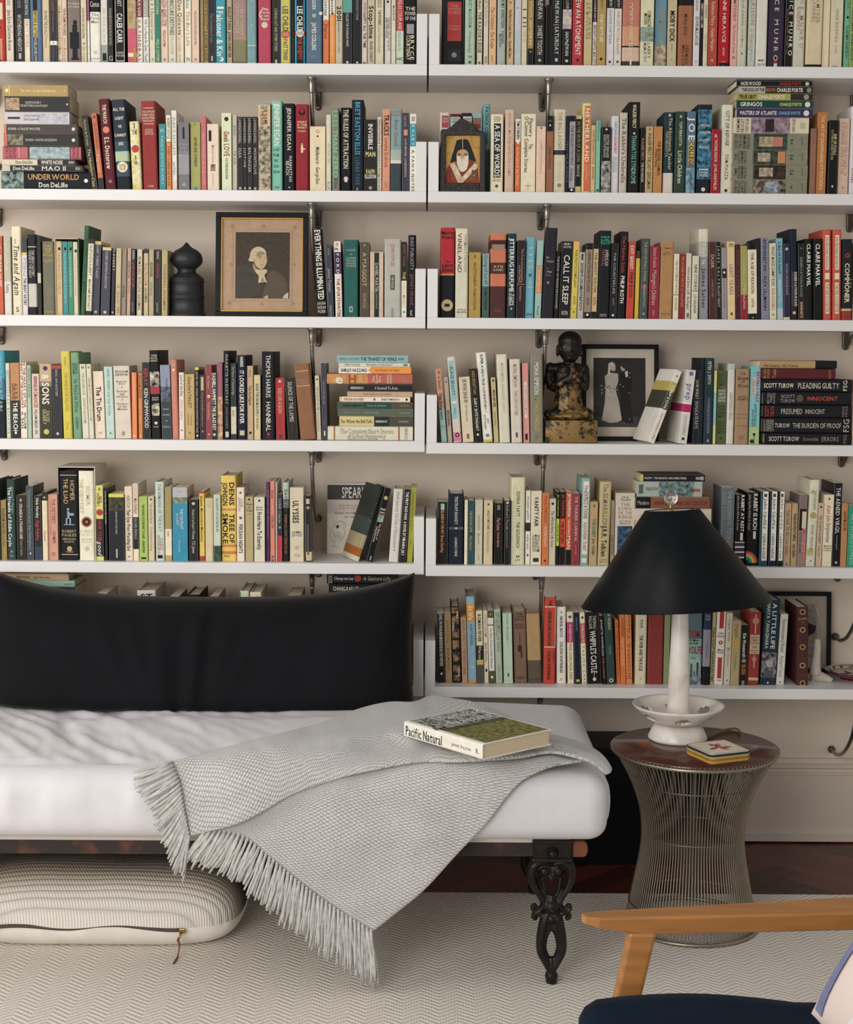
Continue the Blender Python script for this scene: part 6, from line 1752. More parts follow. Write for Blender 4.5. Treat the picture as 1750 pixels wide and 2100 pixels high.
row('L', 2, 914, '''
> 0 410
-40 30 285 p d53|o 380/40@60 edc|V 440:690/54@60 edc EDMUND WHITE
38 95 292 p ddd|# 292:650 bba|v 315:560/44 edd Joseph Andrews & Shamela|v 670:740 877 Fielding
103 180 212 h edc|v 310:350/24@40 655 Jack Finney|i 355:755/58 444 Time and Again|h 850:890/30 444 S
183 225 305 p dde|# 305:418 345|# 418:440 dc6|v 460:610 99a FITZGERALD|V 620:840/50 222 THE GREAT GATSBY
228 300 275 h 334|v 400:605/30@62 ccc THE GREAT GATSBY|v 400:620/30@28 bbb TENDER IS THE NIGHT|# 665:850 ccc|# 370:376 ddd
302 336 285 p 222|r 580:660/80 cbb
343 440 330 h 776|h 355:452/84 db4 THIS/SIDE/OF/PARADISE|h 473:492/80 db4 Fitzgerald|h 880:896/74 db4 SCRIBNERS
453 502 330 p db8 s=0.032|r 378:400/40@60 222|v 420:750/36 b95 THE GREAT BRAIN JOHN D. FITZGERALD
505 547 332 p 29a s=0.032|r 378:400/44@60 223|v 410:820/44 9de MORE ADVENTURES OF THE GREAT BRAIN FITZGERALD
549 589 332 p 297 s=0.032|r 378:400/44@60 223|v 415:770/44 ade ME AND MY LITTLE BRAIN JOHN D. FITZGERALD
591 627 335 p dcb s=0.032|r 395:418/50@60 222|v 440:760/34 c98 The Great Brain at the Academy Fitzgerald
640 680 205 52 h 475|v 310:740/40 364 ALL ABOUT THE LAZY MOUSE
683 728 312 36 p ddc|# 312:348 223|v 360:600/44 776 GUSTAVE FLAUBERT|v 630:870/44 776 MADAME BOVARY|# 880:916 112
735 790 330 33 p 446|# 330:355 dc6|v 360:430/36 bbc FLAUBERT|v 440:620/36 bbc THREE TALES|o 888/38 ccc
800 872 378 30 p 446|# 378:402 dc8|v 410:700/30 ccd FLAUBERT SENTIMENTAL EDUCATION|o 890/34 ccc
882 912 385 26 p 334|v 390:560 ddd FLAUBERT|o 890/50 ccc
917 960 385 22 p cb9|r 640:900/60 ~cb9/a86
965 1004 385 20 p 987|# 385:420 a85|v 680:770/44 433 Ian Fleming
1008 1040 385 20 p ca9|v 485:620 433 CASINO ROYALE|v 640:740 c85 Ian Fleming
1042 1076 390 18 p 334|v 400:470 ddd FLEMING|v 500:690 d55 LIVE AND LET DIE|v 810:890 99a panther
1088 1130 395 16 p dcb|v 450:730/50 433 FROM RUSSIA, WITH LOVE|v 740:870/50 222 IAN FLEMING
1146 1182 390 12 p cb9|# 390:425 433|v 500:680 c65 The Spy Who Loved Me|v 695:810 544 IAN FLEMING
1186 1226 395 12 p ba8|v 495:610/54 333 GOLDFINGER|v 650:755 599 Ian Fleming
1233 1282 395 12 p 334|v 410:470/44 ddd FLEMING|v 500:620/44 c55 MOONRAKER|v 810:890 aab panther
1288 1336 400 12 p ba7|v 510:870/40 876 THUNDERBALL IAN FLEMING
> 430 410
860 938 235 -36 h 222|V 240:780/72 eee EVERYTHING IS ILLUMINATED|h 795:890 ddd JONATHAN/SAFRAN/FOER
945 992 358 -18 p 346|v 385:440/30 99b FORBES|i 540:720/44 bbc Johnny Tremain|v 825:910/30 bbc HOUGHTON
1005 1060 330 -10 p edd|# 412:580 427|v 425:575/44 eee FORD|V 615:915/44 923 THE SPORTSWRITER|v 345:400 666 ng
1070 1187 318 h 277|h 390:406/60 bcb E.M. FORSTER|h 425:435/20 bcb 1984|h 448:530/66 bcb A ROOM/WITH A VIEW/HOWARDS END/MAURICE|r 832:876/22 bcb|r 840:868/12 277
1198 1272 337 p 654|v 415:675/44 cb8 A MAGGOT|v 730:845/36 b97 FOWLES|o 360/22 c95
1278 1386 415 p dba|r 420:925/36@50 244|v 500:720/24@50 dcb DANIEL MARTIN|v 730:850/14@50 9a9 JOHN FOWLES|r 720:860/24@14 cb9
1393 1525 312 h bbb|v 350:520/22 c65 JOHN FOWLES|r 588:703/28 664|v 600:690/18 ddd THE MAGUS|r 845:915/16 999
1528 1572 335 p eee|# 335:632 222|v 355:525/36 c65 JEFFREY FRANK|v 565:620/50 ed6 THE|v 645:840/48 cb4 COLUMNIST|r 865:880/40 59a
1580 1642 280 6 h 223|v 300:550/44 aab BAD PUBLICITY|v 580:825/40 954 JEFFREY FRANK|h 855:905/34 ccc K
''')
row('R', 2, 945, '''
> 860 410
165 278 220 6 h c23|# 600:950 223|H 245:315/90 222 Mario/Puzo|H 485:500/36 222 The|H 502:578/84 222 Last/Don|# 590:604 d95|o 845/84 cb8|r 832:858/36 333
285 387 228 h ddc|v 265:580/32@32 833 VINELAND|v 270:575/24@78 a98 THOMAS PYNCHON|h 872:910/72 544 LITTLE/BROWN
393 488 418 p b94|v 500:880/24 543 GRAVITY'S RAINBOW - THOMAS PYNCHON|r 440:465/10 654
500 556 428 p 8ab|# 690:950 477|i 440:670/46 467 Crying of Lot 49|V 700:880/48 343 THOMAS PYNCHON
562 690 268 h 633|# 268:320 d75|# 390:500 d75|# 590:690 d75|r 355:400/80 987|r 330:350/96 522|h 518:572/60 dca AYN/RAND|h 870:900/60 a65 Bobbs/Merrill
697 770 268 h 245|V 305:735/48 eee JITTERBUG PERFUME|v 750:840/30@64 eee TOM|v 745:845/30@36 eee ROBBINS|o 870/20 ccc
772 836 323 10 p 423|v 390:660/26@64 ca9 The True and Outstanding|v 520:660/26@34 ca9 the Hunt Sisters|v 690:810/26 ca9 Elisabeth Robinson|r 672:676/90 c85
840 912 298 12 h 6bd|h 374:394/46 eee WHY|h 426:446/40 eee SHE|h 476:498/58 eee WENT|h 528:550/56 eee HOME|o 600/34 222|o 600/16 6bd|h 655:668/50 dee JACKIE|h 690:703/72 dee WHITEHEAD|h 905:925/60 346 NORTON
918 970 323 20 p 9cc|r 520:745/72 e84|v 535:735/40 eed I'M SO HAPPY FOR YOU|v 850:920/30 355 Plume
975 1070 222 36 h 334|h 450:470/30@30 bbb Mr.|h 478:498/58@50 bbb Peanut|h 535:550/20@30 b77 by|h 560:582/48@45 bbb Adam|h 590:608/40@40 988 Ross|r 650:670/20@40 888
1073 1106 408 20 p 222|v 450:870 bbb THE BOOK OF PEREGRINE EXHUMED
1112 1203 330 22 p 223|h 340:388/66 ddd HENRY/ROTH|v 440:835/52 eee CALL IT SLEEP|h 885:920/52 ddd ROTH
1206 1255 332 22 p dc4|# 332:390 fb5|v 400:700/40 854 PORTNOY'S COMPLAINT|v 770:830/36 854 ROTH|o 893/34 c43|# 870:875 b94
1260 1308 418 15 p bbb|V 500:880/46 333 GOODBYE, COLUMBUS PHILIP ROTH|r 430:480/40 665
1312 1368 345 15 p 987|# 345:395 312|v 415:735/36 433 OPERATION SHYLOCK|v 780:835/34 544 ROTH|# 895:950 312|o 915/36 eee
1371 1415 345 15 p db8|# 345:390 222|v 420:740/42 543 THE GHOST WRITER|v 775:835 654 ROTH|# 890:950 222
1420 1513 245 14 h 223|H 288:306/76 2b8 PHILIP|H 312:356/78 2b8 ROTH|v 395:525/28@66 ccc AMERICAN|v 395:525/28@36 b67 PASTORAL|h 905:930/56 ccc HOUGHTON/MIFFLIN
1516 1572 345 14 p 334|v 420:745/34 bbb THE COUNTERLIFE|v 785:835/30 999 ROTH|# 905:950 112|o 917/38 edb
1576 1642 252 22 h 223|v 285:580/44 c43 The Human Stain|V 605:820/44 eee PHILIP ROTH
1650 1706 332 16 p d43|V 365:550/46 eee EXIT GHOST|V 575:775/46 723 PHILIP ROTH
> 1300 410
5 38 405 10 p db3|# 405:465 643
42 112 308 16 h 566|v 335:645/30 bba THE GOD OF SMALL THINGS|o 690/60 b45|v 670:855/30 bba ARUNDHATI ROY|o 905/30 999
118 195 368 8 p a24|v 380:540/40 dba Salman Rushdie|v 560:835/46 dba Midnight's Children|h 870:930/24 dba VV
198 306 332 12 h b85|h 378:392/70 954 COMMONS|h 410:440/60 954 NEW/MARTYRS|h 895:910/70 954 Doubleday
312 356 430 p edc|v 480:740/36 766 THE CATCHER IN THE RYE|v 770:880/36 887 SALINGER|r 748:757/90 997
359 405 430 p a23|v 445:690/46 da5 THE CATCHER IN THE RYE|v 700:850/40 da5 J.D. SALINGER
409 452 425 p dcc|i 535:700/44 333 Franny and Zooey|i 710:870/44 333 J.D. Salinger|r 895:932/46 488
460 512 445 p ddc|v 515:710/44 665 NINE STORIES|v 750:900/40 665 J D SALINGER|r 715:726/90 997
520 597 232 -14 h 99a|# 232:330 ddc|# 330:450 bbb|v 250:510/44 eee All That Is|v 540:860/40 444 James Salter
603 660 335 -18 p 633|v 435:545/44 dbb DUSK|v 630:770/26 b88 JAMES SALTER
663 700 335 -18 p 222|v 365:700 bbb JAMES SALTER|v 705:850 bbb LAST NIGHT
705 748 380 -16 p 99a|r 545:620/84 433|o 575/44 edc|v 640:860/30 778 A sport and a pastime
752 812 332 -18 p ec9|v 510:750/54 78a LIGHT YEARS|h 345:375/66 654 JAMES/SALTER|r 890:912/30 665
814 853 355 -12 p 623|v 555:770/56 954 CASSADA|v 400:520 954 JAMES SALTER
857 910 365 -16 p aa5|# 750:955 a23|v 455:580/30 dcb LYING AWAKE|v 680:860/34 ddc MARK SALZMAN
915 987 345 -18 p edc|# 345:395 222|v 420:740/32 433 THE AGE OF REASON|v 780:850/24 544 SARTRE|# 898:955 222|o 930/20 8a5
990 1016 305 -18 h 334
1019 1082 300 -20 p 88a|v 310:870/44 334 AFGHANISTAN - ALEX ULLMANN
1088 1141 345 -18 p ddc|v 370:680/50 654 WHAT MAKES SAMMY RUN?|v 700:870/50 d64 BUDD SCHULBERG|o 905/34 887
1145 1196 305 -22 p 7bd|v 335:585/50 356 a day at the beach|v 625:810/40 eee HELEN SCHULMAN|# 855:955 bcd
1200 1249 345 -18 p 336|v 505:750/50 aac RICH BIRD AND BUDGIE PRINCE|o 390/50 bbb|# 925:955 dcb
1253 1311 232 -26 h 235|# 560:955 433|V 570:840/36@74 ddd RESERVATION ROAD|r 565:840/24@30 557|r 880:900/40 ccc
1315 1363 345 -18 p 234|# 790:955 522|v 455:765/40 9a9 RESERVATION ROAD|v 805:930/44 edb SCHWARTZ|o 385/26 79b
1368 1427 310 -18 h 222|V 350:680/46 eee CLAIRE MARVEL
1431 1509 310 -18 h 222|V 350:680/42 eee CLAIRE MARVEL
1512 1580 235 -22 h d54|r 280:550/44 edc|r 575:625/54 edc|r 650:895/44 edc|v 290:540/30 955 John Burnham Schwartz|v 660:885/32 955 THE RED DAUGHTER
1586 1656 235 -16 h d54|r 280:550/44 edc|r 575:625/54 edc|r 650:895/44 edc|v 290:540/30 955 John Burnham Schwartz|v 660:885/32 955 THE RED DAUGHTER
1661 1741 312 -10 h 234|o 440/50 a33|o 440/18 222|V 500:810/46@48 edb COMMONER|v 620:690/16@84 cba THE|# 872:955 a33|# 855:872 cb8
1745 1810 340 p dcb
''')
row('L', 3, 903, '''
> 0 670
-60 52 190 h 234|# 190:420 3ac|# 420:590 37a|v 240:680/34@62 9cd COLD MOUNTAIN
55 88 290 p ddc|# 345:540 bbb|v 375:530 eee GAITSKILL|v 550:870/56 7aa BAD BEHAVIOR
92 164 288 p 222|# 288:595 c85|v 455:585/30@62 643 ALEX|v 455:590/30@32 643 GARLAND|V 612:845/50 eee THE BEACH|r 850:870/22 eee
168 221 280 p edd|V 280:650/32@70 a33 IN THE HEART OF THE|V 280:660/32@28 a33 HEART OF THE COUNTRY|V 690:825/32@70 334 WILLIAM|V 690:825/32@28 334 H. GASS
224 256 308 p acb|v 330:570 677 UNTO DEATH A WIND IN PARIS
262 321 375 p dcc|r 395:450/50 b78|V 450:655/54 c43 NEUROMANCER|v 665:820/40 446 WILLIAM GIBSON|r 835:870/36 999
324 420 295 p 443|# 295:440 ca8|# 440:480 876|V 380:625/58 eed & SONS|v 680:770/28@66 cc8 DAVID|v 665:790/28@36 cc8 GILBERT|o 850/46 cc4|o 333/38 446
424 500 310 -12 p 334|# 310:335 c34|v 340:560/28 bbc GISSING - NEW GRUB STREET|o 865/30 ccc
506 580 195 -24 h dc4|v 370:680/36 a94 THE WIND IN THE WILLOWS|v 240:310/24 a94 Grahame|v 775:830/20 a94 Viking
586 656 205 -22 h 7a8|v 290:380/28@62 465 KENNETH|v 290:380/28@34 465 GRAHAME|i 415:690/44 465 The Wind in the Willows|v 730:830/28 465 SCRIBNERS
661 712 298 -16 p ddc|v 370:550/36 998 THE GOLDEN AGE|v 575:780/36 998 KENNETH GRAHAME|o 325/50 897
714 752 298 -14 p ddc|v 410:545/40 887 DREAM DAYS|v 555:760/40 998 KENNETH GRAHAME|o 325/50 897
760 844 355 -10 p ecc|V 480:760/46 222 The Tin Drum|h 850:865/40 988 VINTAGE
849 917 318 -10 p bdd|v 335:505/26 899 HENRY GREEN|i 520:715/26 788 Loving - Living - Party Going|o 860/26 788
922 1050 312 -8 p dcc|h 345:395/82 654 GRAHAM/GREENE|h 430:466/68 765 Brighton/Rock|r 480:490/9 c76|h 508:572/74 765 The Power/and/the Glory|r 583:593/9 c76|h 610:674/74 765 The Heart/of the/Matter|r 845:880/18 998
1056 1095 365 p f84|v 375:620 fcb Graham Greene The Human Factor|o 880/40 ddd
1105 1140 368 p e83|v 385:570 954 GRAHAM GREENE|v 580:780 fb8 THE QUIET AMERICAN|o 880/40 ddd
1144 1204 285 -12 p 223|v 335:470/52 d54 REPLAY|v 495:815/52 eee KEN GRIMWOOD
1210 1288 187 -14 h 222|h 220:282/70 ddd THE/PRACTICAL/HEART|r 360:480/96 ~dcc/322|r 482:540/96 b34|h 562:594/70 ddd ALLAN/GURGANUS|r 615:715/80 ~dcb/332|h 800:812/50 ccc KNOPF|r 765:785/30 ddd
1293 1372 305 -8 p 345|# 305:480 89b|# 480:600 ~679/235|h 655:668/60 bcc SNOW|h 700:714/70 bcc FALLING|h 750:762/24 bcc ON|h 798:812/70 bcc CEDARS|v 410:500/24@65 345 DAVID GUTERSON
1374 1427 265 -8 h d87|o 345/38 eed|h 295:320/70 eca NOVEL
1431 1473 365 p edd|i 385:555/52 333 Lord of the Flies|i 580:745/50 e98 William Golding|o 830/40 888
1476 1556 378 p ca6|v 400:650/34 754 Goethe's FAUST|v 700:790/18@66 876 Translated|v 700:790/18@36 876 Kaufmann|h 840:860/20 654 A
1559 1591 325 p 223|# 325:345 dd4|v 360:850 bbb GOETHE - TIECK - FOUQUE - BRENTANO ROMANTIC FAIRY TALES|o 875/54 ddd
1594 1641 382 p 423|r 400:510/46 cb8|v 520:800/30 b99 THE GOOD SOLDIER Ford Madox Ford|o 840/40 988
1644 1692 305 p a34|v 395:495/36 dba Bee Season|v 605:745/36 dba Myla Goldberg|o 558/56 dc8|o 865/30 dba
> 430 670
18 60 365 p 222|V 370:830/66 eee DASHIELL HAMMETT THE GLASS KEY|o 865/60 bbb
62 107 285 p a57|# 560:910 ~b57/dc7|v 330:640/36 c79 BARRY HANNAH HEY JACK
114 166 192 h 223|v 220:620/40 bbb MARIETTE IN ECSTASY|v 645:815/34 988 RON HANSEN|r 840:885/50 ccc
170 216 290 p dcb|# 290:640 244|v 315:545/44 bbb The Mayor of Casterbridge|v 665:720/40 876 Hardy|# 860:910 244
222 298 225 h 225|V 240:320/34 eee HARRIS|V 350:775/44 eee IT LOOKED LIKE FOR EVER|r 830:870/50 cba|# 213:228 a54
301 350 312 p ca8|v 345:400/36 876 Harris|v 470:630/46 333 The Southpaw|o 850/46 333
356 408 385 p dc9|V 455:720/44 268 BANG THE DRUM SLOWLY|v 730:820/30 654 MARK HARRIS
418 522 198 h 223|v 225:565/36 ddd THOMAS HARRIS|v 600:835/36 ddd HANNIBAL|r 845:872/20 c23|h 880:892/44 844 DELACORTE
530 604 408 -8 p c23|v 490:690/42 eb8 RED DRAGON|v 705:830/28 954 THOMAS HARRIS|r 425:445/24 ecb|r 860:895/34 553
625 706 408 -24 p 222|v 440:760/50 ccc SILENCE OF THE LAMBS|v 765:850/36 a33 THOMAS HARRIS
725 850 295 -50 h 964 d=.10|r 350:358/84 c98|r 468:476/84 c98|h 372:400/66 b87 THE SCARLET/LETTER AND|h 412:458/60 c98 Nathaniel/Hawthorne|h 840:870/50 b87 MODERN/LIBRARY
856 893 390 -14 p dcb|v 475:670/40 765 THE SCARLET LETTER|v 680:830/40 a98 Nathaniel Hawthorne|o 420/44 654
898 940 293 -8 p 446|v 430:620/40 99b THE LAWS OF THE PAST|v 730:790/26 88a HARDEN|r 830:870/30 ccc
=
S 942 1622 812 917 p ddc|v 1040:1465/36@66 a98 The Complete Short Stories|v 1100:1405/34@30 a98 of Ernest Hemingway|v 1098:1335/10@8 a98 THE FINCA VIGIA EDITION|# 990:1002 a63|# 1505:1518 a63|h 1555:1580 988 SCRIBNERS
S 1035 1625 728 806 p 554|# 1035:1312 dc8|v 1050:1295/46 332 For Whom the Bell Tolls|# 1312:1435 234|V 1325:1420/28 ddd HEMINGWAY|v 1508:1588/18 bbb SCRIBNERS
S 1022 1625 670 722 p 676|v 1070:1200/30 9a9 ERNEST HEMINGWAY|v 1230:1350/30 9a9 HISTORIES|r 1510:1600/10 898
S 1018 1622 612 666 p 465|# 1230:1450 255|# 1450:1622 654|V 1065:1230/30 344 ERNEST HEMINGWAY|v 1255:1410/56 9bb THE OLD MAN AND THE SEA|v 1522:1595/22 998 SCRIBNERS
S 1035 1600 572 610 p edd|# 1035:1055 dc4|V 1070:1230/60 c54 THE SUN ALSO RISES|o 1315/50 777|v 1370:1520/50 555 ERNEST HEMINGWAY|o 1572/50 444
S 1098 1618 532 570 p ca8|v 1225:1450/40 a65 THE SUN ALSO RISES
S 1105 1618 475 530 p 223|V 1125:1230/42 ddd HEMINGWAY|i 1315:1500/46 dcc A Farewell To Arms
S 935 1618 392 472 h c65|# 935:1262 ~ca5/d75|V 1005:1070/86 eed e|V 1110:1165/80 b43 H|h 1295:1370 edc The/Great/Fire|h 1412:1455 edc Shirley/Hazzard|h 1535:1580 c87 FARRAR/STRAUS
S 1030 1608 338 389 p f93|# 1030:1287 eee|V 1048:1255/48 444 SHIRLEY HAZZARD|v 1318:1515/48 b64 THE TRANSIT OF VENUS|o 1285/60 f93
S 1028 1598 308 336 p ddc|v 1078:1200/50 887 SHIRLEY HAZZARD|v 1245:1458/50 776 THE EVENING OF THE HOLIDAY|r 1545:1580/50 777
S 1015 1585 245 304 p 8bc|v 1035:1195/36 699 SHIRLEY HAZZARD|v 1205:1495/46 345 THE TRANSIT OF VENUS|r 1505:1550/30 688
''')
row('R', 3, 927, '''
> 860 670
178 224 335 -50 p 9cc|# 335:655 d97|v 350:500/50 744 W. G. Sebald|V 530:745/50 346 The Emigrants|o 800/40 7aa
230 266 400 -36 p ba9|V 670:795/54 433 ERICH SEGAL|o 440/50 876
275 342 240 -55 h dcc|r 270:740/60@42 8cd|v 320:550/38@42 467 BLACK BEAUTY|v 650:705/22@42 69b SEWELL|r 595:615/60@42 edd|r 845:918/86 e7a|o 870/50 222|o 870/20 eee
348 438 400 -36 p dcb|v 420:610/36 443 IRWIN SHAW|v 620:760/16 776 THE YOUNG LIONS|r 860:900/22 a54
446 500 335 -46 p 222|v 350:540/46 c94 ABSURDISTAN|v 570:835/44 eee GARY SHTEYNGART|o 865/36 ddd
510 590 205 -60 h eee|V 220:300/24 333 SUPER|o 318/22 3a5|V 335:380/24 333 SAD|o 393/22 4ac|V 408:470/24 333 TRUE|o 487/22 e85|V 500:560/24 333 LOVE|o 574/22 c27|V 590:665/24 333 STORY|o 680/22 dc4|v 735:780/18@66 444 GARY|v 705:825/18@36 444 SHTEYNGART|# 905:930 dc4|r 860:885/34 888
598 636 405 -30 p cb8|V 505:640/54 332 BREAD AND WINE|o 430/50 555|i 680:790/40 876 Ignazio Silone
643 728 220 -32 h ddc|v 290:440/20 bba MONA SIMPSON|v 455:590/20 bba A REGULAR GUY|v 610:680/14 bba KNOPF
737 824 258 -22 h dcc|v 300:480/34 a89 MONA SIMPSON|v 510:710/32 998 THE LOST FATHER|r 845:885/20 765
832 882 290 -18 p e99|r 440:730/42 edd|v 465:700/24 b66 OFF KECK ROAD MONA SIMPSON|r 855:905/40 333
888 990 218 -10 h 887|V 285:540/36 dde MONA SIMPSON|V 570:830/38 ca5 MY HOLLYWOOD|o 880/30 776
> 1300 670
104 164 352 225 p eee y=11 s=0.012|# 352:445 eee|# 445:520 cb5|# 520:660 554|V 470:650/42 eed SIMPSON|v 690:900/26 c54 ANYWHERE BUT HERE|o 395/24 444
352 424 345 66 p ddd y=6 s=0.012|v 455:580/66 67b prep|# 600:690 eee|# 615:678 c27|v 700:860/28 999 CURTIS SITTENFELD|o 888/34 333|o 375/50 67b
468 518 345 32 p 235|v 420:575/46 dcc JANE SMILEY|v 590:805/48 dbb DUPLICATE KEYS
520 549 250 16 h 234|v 560:930/24 89b dotted
551 630 250 8 h 245|v 275:455/34 ddd PETER J. SMITH|r 560:850/34 557|v 570:840/20 88a MAKE BELIEVE TOWN|h 885:915/26 ddd A
632 652 350 p dd8|# 520:780 8cc
655 730 350 p 674|h 370:472/80 465 WHITE/TEETH/ZADIE/SMITH|h 495:600/80 eee WHITE/TEETH/ZADIE/SMITH|h 620:722/80 354 WHITE/TEETH/ZADIE/SMITH|h 745:848/80 354 WHITE/TEETH/ZADIE/SMITH|o 883/20 332
736 797 295 h ddd|v 520:735/36 999 LIGHTNING FIELD|# 295:345 bcc
803 913 335 h a86|h 365:385/36 654 THE|h 390:424/84 543 Grapes|h 432:448/24 654 OF|h 452:485/78 543 Wrath|h 545:584/84 654 JOHN/STEINBECK|r 690:693/80 765|r 720:723/90 765|r 780:783/90 765|o 875/40 976
917 1000 315 p 7cd|# 790:950 ac8|V 360:595/28@72 c37 BEVERLY HILLS|r 405:545/30@36 dcd|v 415:540/26@36 c37 adjacent|i 610:790/26@60 356 Jennifer Steinhauer|i 650:790/24@34 356 Jessica Hendra|o 850/28 333|r 850:940/6 332|o 905/40@30 343
=
S 1042 1740 862 948 h 223|v 1078:1320/42 ddd SCOTT TUROW|v 1352:1470/40 987 Reversible|v 1500:1635/42 998 ERRORS|h 1672:1700 888 FSG
S 1025 1735 740 858 h 223|r 1035:1115/80 777|h 1040:1112 222 SCOTT|v 1125:1245/66 ddd TUROW|v 1268:1655/60 cba THE BURDEN OF PROOF|h 1672:1720 bbb FSG
S 1028 1735 640 737 h 223|v 1175:1345/50 bba PRESUMED|v 1370:1525/50 bba INNOCENT|h 1040:1125 c43 SCOTT/TUROW|h 1660:1710 888 FARRAR/STRAUS
S 1030 1730 535 636 h 223|v 1175:1285/26@66 aaa SCOTT|v 1170:1288/26@32 aaa TUROW|o 1325/56 664|V 1385:1628/30 d43 INNOCENT|h 1060:1130 aaa NEW YORK/TIMES/AUTHOR
S 1025 1740 437 532 h 223|V 1037:1275/50 ddc SCOTT TUROW|V 1310:1640/52 bba PLEADING GUILTY|h 1670:1705 ddd FSG
S 1010 1612 350 432 h 723|h 1030:1085 b94 IRON/DUKE|h 1105:1135 b94 Tunis|h 1555:1575 a84 HARCOURT
S 1005 1622 287 347 h b96|# 1450:1622 223|v 1038:1308/34@36 654 His Enemy, His Friend
1743 1810 425 h dba
''')
